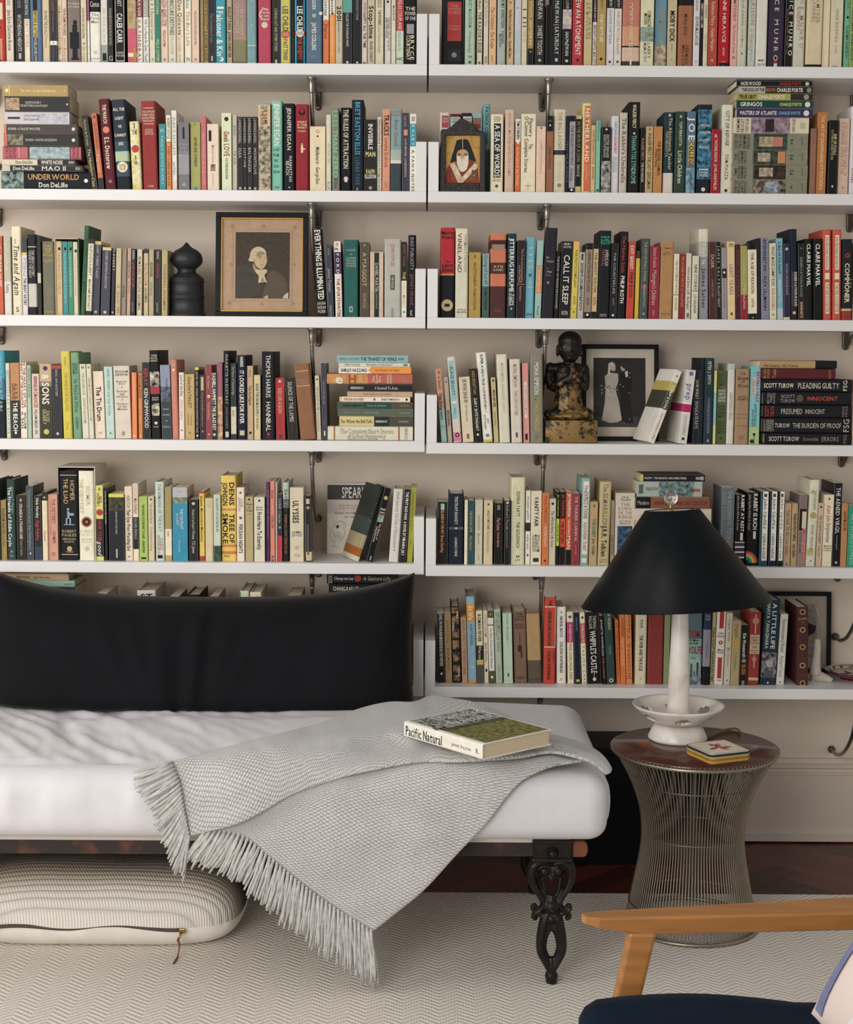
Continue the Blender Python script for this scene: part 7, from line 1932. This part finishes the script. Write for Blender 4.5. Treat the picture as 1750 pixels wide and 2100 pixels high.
row('L', 4, 893, '''
> 0 920
-30 8 250 h 354
12 58 412 p a84|v 480:690/44 432 RANDOM HARVEST|v 700:780/28 654 James Hilton
62 131 245 h 355|v 305:520/26@74 8b9 George V. Higgins|V 305:785/40@36 dde The Friends of Eddie Coyle|h 845:870/40 9bb Knopf|h 815:835/30 ddd X
138 212 370 p 222|V 440:725/40 dcb STRANGE IN A STRANGE LAND|v 735:860/26 ba8 Robert A. Heinlein|r 400:425/24 c86
217 272 298 p 456|v 325:600/40 9aa The Swimming-Pool Library|v 610:810/40 9aa Alan Hollinghurst|o 840/26 ddc
280 335 375 p 223|V 395:555/40 ddd Nick Hornby|V 575:735/42 d44 High Fidelity|# 785:900 347
342 385 345 p edb|# 345:415 222|i 655:740/46 876 Homer|v 430:630/24 dba THE ILIAD|o 390/40 bbb
388 468 365 p d98|v 400:600/32@60 854 THE ODYSSEY|v 660:760/30@60 854 HOMER|o 845/44 c76|v 420:690/14@30 b76 translated by Robert Fitzgerald
484 630 175 h 222 s=0.028|v 255:415/24@70 ca7 HOMER|v 240:440/24@34 ca7 THE ILIAD|r 210:214/92 ddd|o 485/14@45 8ac|r 500:560/12@46 8ac|r 555:608/8@36 8ac|r 555:608/8@56 8ac|r 515:535/34@60 8ac|r 605:611/60 8ac|h 645:705/78 ba8 ROBERT/FAGLES|h 712:755/70 ba8 BERNARD/KNOX|o 800/28 ca7|h 818:832/40 ca7 VIKING|r 845:849/92 ddd
635 757 178 h eed s=0.028|v 300:455/24@62 cb9 HOMER|v 240:520/24@18 cb9 THE ODYSSEY|o 585/70 b64|o 585/50 322|o 585/22 b64|h 645:700/84 dcb ROBERT/FAGLES|h 712:755/70 dcb BERNARD/KNOX|o 800/30 cba
772 830 295 p dd7|# 560:860 222|v 380:435/36@66 433 NICK|v 355:460/36@32 433 HORNBY|o 508/92 c33|V 570:735/48 c33 HOW TO BE|i 740:850/60 eee good|h 310:335/40 333 X
838 860 315 p 333|v 340:600 ccc FOUNTAINS AND OTHER STORIES
872 995 362 p 223|# 362:388 dd4|r 392:495/94 ~664/332|v 500:680/12 bbb ARABIAN NIGHTS AND FABLES|r 800:870/10 bbb
1000 1062 302 p ecc|V 375:475/46 6a5 HURSTON|V 485:815/50 333 Their Eyes Were Watching God|r 855:870/24 6a5
1065 1110 278 p edc|# 278:525 dbb|# 545:800 223|i 395:510/46 945 Mrs Caliban|v 555:720/44 bbb RACHEL INGALLS
1113 1182 382 p ac5|V 445:830/36 343 THE WORLD ACCORDING TO GARP - JOHN IRVING|r 865:880/60 343
1186 1234 382 p dca|v 435:600/40 887 The Sketch Book|v 620:815/38 998 Washington Irving|o 405/36 654
1242 1315 265 h cdd|v 280:660/34 799 THE REMAINS OF THE DAY|v 715:810/30@68 b64 KAZUO|v 690:840/30@36 b64 ISHIGURO|r 848:876/56 222
1320 1374 308 p edc|# 308:640 a95|v 320:440/40 cb8 The American|v 655:700/34 987 James|# 850:900 ba6
1380 1500 310 p 29c|# 310:388 bbc|# 388:435 ~564/9a8|v 480:640/22@60 def THE PORTRAIT|v 515:610/18@34 def of a LADY|v 730:820/16@46 ade Henry James|h 340:350/20 556 X
1512 1582 405 p 222|v 485:720/40 ccb Death of an Expert Witness|v 735:830/36 ccb P.D. James|o 438/36 ccc
1592 1634 340 p ec4|# 340:358 c33|V 375:460/44 432 Jansson|v 475:745/46 432 Moominland Midwinter|# 855:900 c33
1638 1706 395 h dca|h 410:470/50 dc9 THE/FIRS
> 430 920
35 90 368 p cdc|v 390:660/36 677 THE COUNTRY OF THE POINTED FIRS|# 770:900 ~376/343
95 216 215 h ec5|V 270:450/32@70 433 DENIS|V 270:450/32@26 433 JOHNSON|V 520:750/34@70 433 TREE OF|V 515:755/34@26 433 SMOKE|# 476:492 d84|# 762:782 d84|# 815:838 d74|h 845:862/34@35 433 FSG
219 280 310 p edd|v 400:465/30@66 b88 DIANE|v 390:495/30@34 b88 JOHNSON|V 600:830/50 555 PERSIAN NIGHTS|o 550/40 765|o 352/34 b55
286 350 385 p ba7|h 430:502/80 457 Shores/of/Yale|o 405/26 443|r 520:524/60 976
356 442 388 p ddc|V 505:800/42 333 From Here To Eternity|h 455:492/76 333 James/Jones|o 415/22 443
452 482 265 p 637|v 330:700 a7b EVENING THE TENTH MAN
485 522 262 p e87|v 330:395 543 moss|v 525:630 543 I SONE JOSE|v 845:890 543 8/8
525 541 265 p dcc
543 580 365 p d34|# 365:690 335|v 400:480 bba PLATINUM|v 500:590 bba F. Good Jew|o 625/50 8ac
585 634 270 h 233|# 270:400 bcc|# 400:470 788|V 325:500/44 556 DAVID JOY|v 520:830/40 b74 WHERE ALL LIGHT TENDS TO GO
641 752 310 p dcb d=.09|V 415:590/42@42 332 ULYSSES|h 650:697/70 446 JAMES/JOYCE|o 785/26 c86|o 785/14 dcb|h 833:858/50 998 VINTAGE/V-200
770 817 375 -6 p 222 d=.08|r 400:440/60 cba|o 470/60 998|r 600:840/30@40 766|# 815:885 cb9
1156 1190 307 208 p 455 y=19 s=0.030|# 307:560 344|# 690:793 ba8|# 793:858 b62|# 858:900 ddc|v 340:780/30 9ab THE LEOPARD ALAN VERSUS
1247 1304 318 150 p 223 y=12 s=0.026|o 395/60 cb8|h 470:520/70 eee Heidi/Julavits|r 525:585/84 ~8cc/a76|v 595:720/26@66 eee The Effect of|v 620:740/26@32 eee Living Backwards|r 850:885/24 997
1428 1507 322 42 h ddd|v 345:500/32 999 Heidi Julavits|v 510:780/32 999 The Uses of Enchantment|o 800/22 999
1510 1562 325 45 p 223|V 345:560/44 eee THE FIRST BAD MAN|V 575:840/44 eee A NOVEL BY MIRANDA JULY
1573 1618 310 36 p aa2|v 350:640/34 665 Everyday Reading in Love|v 720:760/24 665 Smith
''')
row('R', 4, 935, '''
> 860 920
143 224 425 p 222|V 495:690/38 e95 ISLANDS IN THE NET|V 700:840/34 e95 Bruce Sterling|r 440:490/36 9cb
232 352 358 h 235|v 380:610/22 dcd TRISTRAM SHANDY|r 634:648/94 99b|r 637:645/92 235|o 641/16 bbc|v 715:870/18 dcd LAURENCE STERNE
358 385 410 p edc
387 434 415 p 267|v 500:670/44 cb7 THE CRYSTAL CAVE|i 700:820/44 cb7 Mary Stewart
440 504 408 p ccb|v 535:655/26 776 THE HOLLOW HILLS|i 685:770/26 777 Mary Stewart|v 850:905/14 998 CORONET
512 584 413 p dca|v 490:650/26 554 UNCLE TOM'S CABIN|i 660:840/26 998 Harriet Beecher Stowe|o 445/24 654
597 662 435 p 222|i 555:655/60 e99 Perfume|i 670:790/40 e99 Patrick Suskind|r 450:490/34 888
675 722 415 p 223|v 450:650/44 bbb Gulliver's Travels|v 660:800/36 99a Jonathan Swift|o 432/50 ccc
728 840 230 h ddb|v 345:545/24 443 DONNA TARTT|v 590:800/24 443 THE GOLDFINCH|o 870/12@44 333|o 870/12@58 333|h 888:908/36 665 LITTLE/BROWN
845 883 335 p eee|# 595:665 344|v 380:570/48 666 the queen's gambit|v 690:810/46 555 walter tevis|r 850:870/30 444
887 972 338 p edc|V 385:625/38 333 VANITY FAIR|v 690:830/22@72 444 WILLIAM|v 690:830/22@48 444 MAKEPEACE|v 690:830/22@24 444 THACKERAY|r 880:912/54 336
976 1030 355 p e73|v 380:595/40 954 PAUL THEROUX|v 625:785/42 fdc PICTURE PALACE|o 900/30 222
1031 1086 400 p dcb|i 495:680/44 544 The White Hotel|i 690:790/36 655 D.M. Thomas|o 440/40 333
1088 1114 345 p 222|v 365:540 bd4 JIM THOMPSON|r 560:780/94 bd4|v 600:750 222 AFTER DARK, MY SWEET
1117 1162 345 p 222|V 365:545/44 d43 JIM THOMPSON|r 560:790/96 e53|V 585:760/46 322 THE GRIFTERS
1165 1213 345 p e53|V 360:545/46 eee JIM THOMPSON|v 565:690/36 eee THE NOTHING|V 700:805/54 eee MAN|# 815:940 222
1216 1276 358 p a34|v 380:745/42 dbb THE THURBER CARNIVAL|v 770:850/24 c99 JAMES THURBER
1279 1350 235 30 h 8bb|r 262:850/64 edd|i 290:340/30 556 The|v 345:560/44 445 EXPECTATIONS|v 590:820/36 945 ALEXANDER TILNEY|r 880:915/56 edd
1354 1416 425 8 p ca7|V 560:710/42 287 THE HOBBIT|V 720:850/32 544 J.R.R. TOLKIEN|r 445:470/30 876
1420 1512 265 18 h cb8|v 280:625/40 876 The SILMARILLION|V 620:865/44 333 J.R.R. Tolkien|h 880:918/66 a97 HOUGHTON/MIFFLIN
1521 1552 415 p ba8|v 480:680 987 FOUNDING OF EARTHS|v 690:850 433 ANDRE NORTON
1556 1712 355 p dcc|h 376:420/52 765 J.R.R./TOLKIEN|h 428:562/70 b87 THE/LORD/OF THE/RINGS|h 570:610/60 a87 INCLUDING/APPENDICES|r 620:900/76 ~224/47a
> 1300 920
=
S 10 620 820 948 p dcb
S 10 620 705 818 p 865
S 8 620 602 703 p cba
S 5 620 505 600 p dcc|v 380:560/30 776 AND PEACE
S 15 605 412 503 p 954|# 15:135 222|v 30:120/40 bbb Modern|v 160:590/40 643 ANNA KARENINA LEO TOLSTOY
S 25 548 290 408 p abb|# 200:480 ~8aa/346|v 92:195/20@52 333 TOLSTOY|r 40:75/60 676|r 488:530/20@44 c54|r 448:486/20@44 666
S 55 570 235 288 p 223|# 55:75 dc6|v 80:420/34 eee TOLSTOY - THE COSSACKS AND OTHER STORIES|o 545/60 aaa|r 495:530/40 999
690 792 310 p 678|v 340:770/34@62 ba9 THE ACCIDENTAL TOURIST|v 345:570/30@22 99a ANNE TYLER
800 882 368 h 222|V 370:660/30@70 eee RABBIT AT REST|i 375:650/18@26 ccc John Updike Alfred A. Knopf|r 670:730/26@66 ddd|r 742:750/96 ddc|r 752:775/96 537|r 777:790/96 ddc|r 795:815/96 537|r 818:830/96 ddc|r 836:856/96 537|r 860:872/96 ddc
888 992 350 h 222|V 360:645/30@68 eee RABBIT IS RICH|i 365:650/16@24 ccc John Updike Alfred A. Knopf|r 660:720/20@66 ddd|q 745:912 c43
1000 1062 342 p 267|r 342:890/72@62 eee|i 395:635/40@60 445 John Updike|i 675:870/40@60 445 rabbit is rich|r 360:385/40@60 555
1072 1131 342 p 236|r 342:890/72@62 eee|i 395:635/40@60 445 John Updike|i 675:870/40@60 445 rabbit redux|r 360:385/40@60 555
1140 1188 342 p 223|r 342:890/72@62 eee|i 395:635/40@60 445 John Updike|i 675:870/40@60 445 rabbit, run|r 360:385/40@60 555
1192 1246 438 p ca8|v 490:700/46 367 TOO FAR TO GO|v 710:850/40 a54 John Updike|o 920/30 765
1250 1299 438 p ca7|V 520:735/46 332 PIGEON FEATHERS|V 760:865/44 332 John Updike
1303 1366 370 10 p 988|# 370:480 877|r 480:650/90 322|r 500:630/54@66 dcb|r 630:905/44@70 d88|i 645:895/28@70 a44 Memoirs of a Geisha|v 660:830/26@26 445 ARTHUR GOLDEN
1370 1447 250 26 h ddc|v 330:490/24@58 776 THE VISIONIST|v 605:820/24 776 RACHEL URQUHART|o 345/36@30 ba5|o 530/70@50 ba5|r 790:850/60@40 cb7|o 890/14 333
1450 1496 435 12 p dba|v 530:755/40 654 THE OX-BOW INCIDENT|v 770:860/30 654 Walter Clark|o 465/40 543
1500 1577 368 12 p edc|i 450:580/44 c44 Aunt Julia|i 590:745/46 367 Scriptwriter|h 765:815/76 333 MARIO/VARGAS/LLOSA|o 400/20 333
1580 1647 275 20 p 223|v 310:530/50 eee THE AENEID|v 545:675/50 eee VIRGIL|v 690:800/16 bbb Robert Fitzgerald|o 905/30 ccc
1650 1696 440 p c85|v 500:650 643 NIGHTMARE PIE
1700 1770 455 p 2a8|v 520:920/44 9dc ART WORLD EXPRESS
''')
row('R', 5, 905, '''
> 860 1170
150 210 345 -10 p 222|V 350:770/42 ddc EVELYN WAUGH BRIDESHEAD REVISITED|r 825:840/24 eee
213 264 345 -18 p a85|i 400:580/34 765 Scott-King|i 620:800/34 765 Black Mischief
268 336 285 -22 h 332|r 295:340/80 ~b86/332|r 365:430/80 ~b86/332|r 470:540/80 ~b86/332|r 560:630/80 ~b86/332|r 660:730/80 ~b86/332|r 760:820/80 ~b86/332|r 845:890/80 ~b86/332|v 330:385/24@78 eee PHILIP|v 415:475/24@24 eee WEISS|v 800:850/24@78 eee FSG
343 388 380 -14 p c97|v 395:840/48 865 EUDORA WELTY THIRTEEN STORIES
391 461 208 -20 h 8bd|# 265:410 e93|V 285:395/54 eed lit life|v 430:600/26 446 KURT WENZEL|# 882:910 e93|o 775/30 ccd
463 516 320 -14 p edc|V 350:570/52 333 ROMAN FEVER|# 600:715 222|v 602:710/46 eee Wharton|# 715:755 db5|# 755:910 666
520 556 320 -14 p edc|v 355:535/52 d76 ETHAN FROME|v 580:735/50 544 Edith Wharton|r 790:815/40 333
560 606 320 -18 p eee|# 320:378 663|o 350/30 cc9|# 432:440 663|v 460:780/34 445 The Ghost Stories of Edith Wharton|# 805:910 663|r 845:865/40 eee
610 668 310 -20 h bcb|v 330:500/30@66 688 THE TRUMPET|v 330:520/30@34 688 OF THE SWAN|v 525:650/30@50 688 E.B. WHITE|v 755:880/24 798 HARPER & ROW
676 750 340 -14 p bdc|v 350:430/24 788 PATRICK WHITE|i 440:560/24 788 The Vivisector|r 820:850/16 555
760 864 325 -18 h 865|h 335:402/70 443 THE/LONG/RIFLE|h 422:468/66 443 STEWART/EDWARD/WHITE|r 500:620/4 332|r 600:650/30@48 443|r 650:700/10@60 332|h 850:875/70 443 DOUBLEDAY/DORAN
870 980 315 -22 h b96|# 315:345 865|# 720:910 765|h 868:880/64 554 PUTNAM
990 1085 215 h d43|V 235:280/30 332 THE|V 320:600/30@46 332 UNDERGROUND RAILROAD|r 286:292/96 eed|r 606:612/96 eed|r 296:600/4@94 eed|V 640:870/30@44 332 COLSON WHITEHEAD|v 640:740/16@84 643 DOUBLEDAY
1096 1172 290 -6 h eee|V 365:530/30 222 NICKEL BOYS|V 570:820/30 222 COLSON WHITEHEAD|h 322:342/24 333 X|h 860:880/24 c66 D
1186 1236 330 -14 p edc|# 412:575 c37|v 425:565/44 edd WIDEMAN|v 585:870/40 876 PHILADELPHIA FIRE|o 370/50 665
1241 1292 335 -24 p 235|v 370:480/30 6a9 ANNE WILLARD|r 870:890/50 cc4
1300 1340 335 -32 p edc|# 420:580 d55|v 430:575/44 eee WILLIAMS|v 600:900/46 488 TAKING CARE|o 375/50 443
1345 1455 330 -28 p 222|v 360:465/24@66 ccc THOMAS|v 360:465/24@36 ccc WILLIAMS|V 480:820/46 ddd WHIPPLE'S CASTLE|o 870/26 ddd|r 820:870/4 bbb
1463 1494 360 -36 p 222|v 390:680 ccc JEANETTE WINTERSON|v 690:860 c64 THE PASSION
1499 1570 330 -36 h 355|v 240:470/34@60 bba THE VIRGINIAN|v 600:670/18 9a9 WISTER|o 875/46 ddc|o 875/26 355
1576 1606 400 -22 p e73|v 420:840 954 P.G. WODEHOUSE Blandings Castle
1609 1650 360 -16 p e73|v 380:520 843 P.G. WODEHOUSE|v 540:760 fb8 THE INIMITABLE JEEVES
1654 1702 345 -18 p e84|v 200:460/30@66 843 VERY GOOD, JEEVES|v 480:850/44 843 P.G. WODEHOUSE|r 465:470/90 843|r 855:860/90 843
> 1300 1170
-195 -120 60 -30 h 343 s=0.19 d=0.05
8 98 345 h dcb|v 390:455/26 443 WOLFE|V 515:800/30 433 THE WEB AND THE ROCK|o 860/10 332
104 232 345 h 933
236 282 345 p 896
286 396 350 p 887
404 540 335 h 578|# 545:700 8bb|# 700:905 9bb|H 475:532/64 b23 TOM|H 545:562/66 222 A Man|H 568:586/64 222 in Full|H 600:662/96 b23 WOLFE|h 690:704/30 333 FSG|r 740:900/12@38 567|r 730:900/12@75 456|r 800:905/14@56 678|r 830:905/96 ~567/9ab
546 606 330 8 h 347|# 470:760 99b|# 760:940 223|h 350:400/70 bcc TOBIAS/WOLFF|v 560:700/20 667 The Night in Question
608 638 335 12 p cb8|V 450:880 333 TOBIAS WOLFF THE BARRACKS THIEF
641 714 318 16 h eee|r 318:460/46@52 c33|h 485:532/78 333 the/Position|o 572/46 c33|o 572/20 edc|h 620:660/78 333 Meg/Wolitzer|r 690:855/46@52 c33|# 908:940 222|h 865:875/50 555 SCRIBNER
718 768 340 16 p dcc|i 380:560/34 887 Virginia Woolf|i 610:760/34 a98 Mrs. Dalloway|o 870/30 877
772 838 405 12 p ba7|# 540:640 ca5|i 420:530/40 a65 Virginia|i 645:780/36 987 To the Lighthouse
841 902 435 8 p 222|V 500:690/44 eee Kim Wozencraft|o 715/56 998|V 745:820/54 e74 RUSH|r 870:905/40 888
907 998 330 12 h a33|r 510:660/86 cb9|h 520:582/78 a43 SWISS/FAMILY/Robinson|h 598:616/40 543 WYSS|h 622:655/70 a43 Illustrated/Junior|r 845:868/86 cb8|r 350:500/10 db9|o 400/60 c87|r 670:770/8 db9|o 700/40 c87
1005 1132 235 26 h 245|V 260:620/26@66 dde A LITTLE LIFE|V 260:620/22@28 cdd HANYA YANAGIHARA|r 650:850/94 ~223/99a|o 735/50@54 aaa|r 790:850/60 667|o 890/12 dde|h 905:918/36 ccd DOUBLEDAY
1137 1198 348 24 p ddd|v 390:645/50 778 Revolutionary Road|v 680:845/46 999 Richard Yates|o 885/24 779
1300 1394 290 -14 h 633|o 330/52 b96|o 330/34 522|o 470/50 b96|o 470/30 522|o 605/50 b96|o 605/32 522|o 750/50 b96|o 750/32 522|o 890/50 b96|o 890/32 522|h 372:392/76 ba7 CLASSICS|h 405:414/40 ba7 VOL|# 312:318 742|# 425:432 742|# 560:566 742|# 690:696 742|# 825:831 742
''', 0.046)
row('L', 5, 1892, '''
> 0 920
= far from end panel
S -30 610 1760 1890 h 443
S -30 620 1640 1758 p 865
S -30 600 1520 1638 h 334
S -20 620 1400 1518 p 9a8
S -30 610 1280 1398 h 533
S -20 600 1148 1278 p 345
S 60 595 1100 1146 p 8ba|v 515:580/30 577 penguin
S 40 548 1048 1098 p b97|v 130:240/34 543 THE ROAD|v 270:400/34 654 Jack Kerouac
S -60 530 1018 1046 p 876
805 890 1155 -20 p ccb|r 1180:1240/60 453
1118 1270 1130 -14 h ddd|H 1150:1290/92 234 ST/K
1372 1450 1180 -10 p 887
1515 1620 1165 -14 h 222|r 1190:1250/50 333
> 430 920
10 78 1175 p b65
258 332 1135 -10 h ddd|r 1140:1500/10@5 7a5
338 432 1145 -10 h edc|V 1175:1400/50 a33 THE HISTORIES
640 745 1170 -10 p 876
= beside end panel
S 945 1480 1780 1890 h 223
S 950 1490 1640 1778 h 445
S 945 1480 1500 1638 h 332
S 950 1490 1360 1498 p 543
S 950 1490 1230 1358 p 334
S 950 1500 1108 1228 h 222|v 985:1190/36@70 ddd CHANG-RAE LEE
S 935 1505 1018 1105 h 223|v 995:1145/26 ddd Chang-rae Lee|o 1182/60 a33|i 1225:1440/34 ba8 A Gesture Life|h 945:980 aaa BOOKS
''')
# ------------------------------------------------------------------ books that stand apart from the rows
rb_h = (A-B).length; zdir = (A-B).normalized(); zdir.z = 0; zdir.normalize(); xdir = Vector((0, 0, 1)); ydir = zdir.cross(xdir)
rb_D = ((Dd-A).length+(Cc-B).length)/2
rb_w = 0.0335
Mx = Matrix(((xdir.x, ydir.x, zdir.x, B.x), (xdir.y, ydir.y, zdir.y, B.y), (xdir.z, ydir.z, zdir.z, 0.5700-rb_w), (0, 0, 0, 1)))
its = [('v', 0.006, rb_h*0.50, 0.60, 0.46, '222', 'Pacific Natural'), ('v', rb_h*0.62, rb_h*0.86, 0.22, 0.46, '888', 'jenni kayne'), ('v', rb_h*0.92, rb_h*0.96, 0.3, 0.46, '777', 'R.')]
book = make_book(Mx, rb_w, rb_h, rb_D, 'h', 'eee', its, 'large white picture book with a meadow cover lying on the grey throw', 'picture book', None)
book.name = 'picture_book'; book['category'] = 'book'
pr = Print()
# cover face: u runs along the spine (left to right), v away from the spine
m_ = 0.010
pr.rect(0.004, rb_h*0.985, 0.012, rb_D-0.006, '~6f7468/b9bbb4', 0)
pr.rect(rb_h*0.44, rb_h*0.985, 0.012, rb_D-0.006, '~4a4b22/8d8a45', 0.0002)
pr.rect(rb_h*0.42, rb_h*0.50, 0.012, rb_D-0.006, '~2c2f22/5a5d40', 0.0004)
rn = random.Random(8)
for k in range(60):
    u, v_ = rn.uniform(0.04, 0.42)*rb_h, rn.uniform(0.02, 0.95)*rb_D; pr.disc(u, v_, rn.uniform(0.003, 0.009), rn.uniform(0.002, 0.006), rn.choice(['33362d', '4b4f44', '5d6155']), 0.0005, 7)
for i, tx in enumerate(('Pacific', 'Natural')):
    V_, F_, L_ = layout(tx, 's'); sc = 0.135/L_
    pr.add([(rb_h*(0.20+0.17*i)-y_*sc*1.1, rb_D*0.30+x_*sc) for x_, y_ in V_], [tuple(q) for q in F_], 'e9e9e6', 0.0007)
cov = pr.build('cover_print', book, (rb_w+0.0003, 0, rb_h), (0, 0, -1), (0, 1, 0), (1, 0, 0), 0.35, 'print')
# annual standing face out behind the leaning paperbacks
Psp = Panel(671, 780, 992, shelf_z('L', 4)+0.0005, 4.185, math.radians(6), 1130)
t = thing('face_out_book', 'white paperback with black title band facing outward behind leaning books', 'paperback book', Psp.o); t.matrix_world = Psp.M()
box('cover', 0, Psp.w, 0, 0.0006, 0, Psp.h, mat('ddd8d2', 0.4, tag='cover'), t); box('page_block', 0.001, Psp.w-0.0004, 0.0006, 0.007, 0.0004, Psp.h-0.0004, mat('e6d9bf', 0.9, tag='paper', scale=300), t)
box('back_cover', 0, Psp.w, 0.007, 0.0076, 0, Psp.h, mat('ddd8d2', 0.4, tag='cover'), t)
C = lambda cx, cy: Psp.uv(660+cx/8.75, 980+cy/8.75)
pr = Print(); a, b_ = C(100, 378), C(1050, 122); pr.rect(0, Psp.w, a[1], b_[1], '36332f', 0.0001)
a, b_ = C(355, 355), C(790, 155); pr.text_h("SPEAR'S", (a[0]+b_[0])/2, a[1], b_[1], b_[0]-a[0], 'e6e0d6', 'r', 0.0003)
a = C(0, 610)[1]; b_ = C(0, 380)[1]; pr.rect(0, Psp.w, a, b_, 'cfc2b6', 0.0001)
for tx, y0, y1, xc, wd, cl in (('Spear\'s Book Awards', 490, 458, 520, 420, '665c55'), ('IN ASSOCIATION WITH', 535, 512, 500, 400, '766c64'), ('SOCIAL OR FAMILY HISTORY', 630, 592, 560, 660, '3a3532'), ('OF THE YEAR', 695, 655, 580, 360, '4a4541')):
    u, v0 = C(xc, y0); _, v1 = C(xc, y1); pr.text_h(tx, u, v0, v1, wd/945*Psp.w, cl, 'r', 0.0003)
sk = [C(*p) for p in ((250, 790), (320, 740), (400, 770), (440, 830), (390, 870), (420, 930), (380, 1040), (300, 1100), (200, 1090), (145, 1000), (160, 890), (230, 820))]
pr.line(sk+[sk[0]], 0.0007, '4d4844', 0.0002)
for k in range(9): pr.line([C(180+k*18, 900+((k*37) % 60)), C(230+k*14, 1070-((k*29) % 50))], 0.0005, '5a5551', 0.0002)
pr.poly([C(*p) for p in ((250, 830), (300, 810), (310, 860), (270, 880))], '2b2725', 0.0003)
for xa in (190, 240): pr.line([C(xa, 1090), C(xa-10, 1170), C(xa+50, 1200)], 0.0008, '4d4844', 0.0002)
pr.build('cover_print', t, (0, 0, 0), (1, 0, 0), (0, 0, 1), (0, -1, 0), 0.45, 'print')
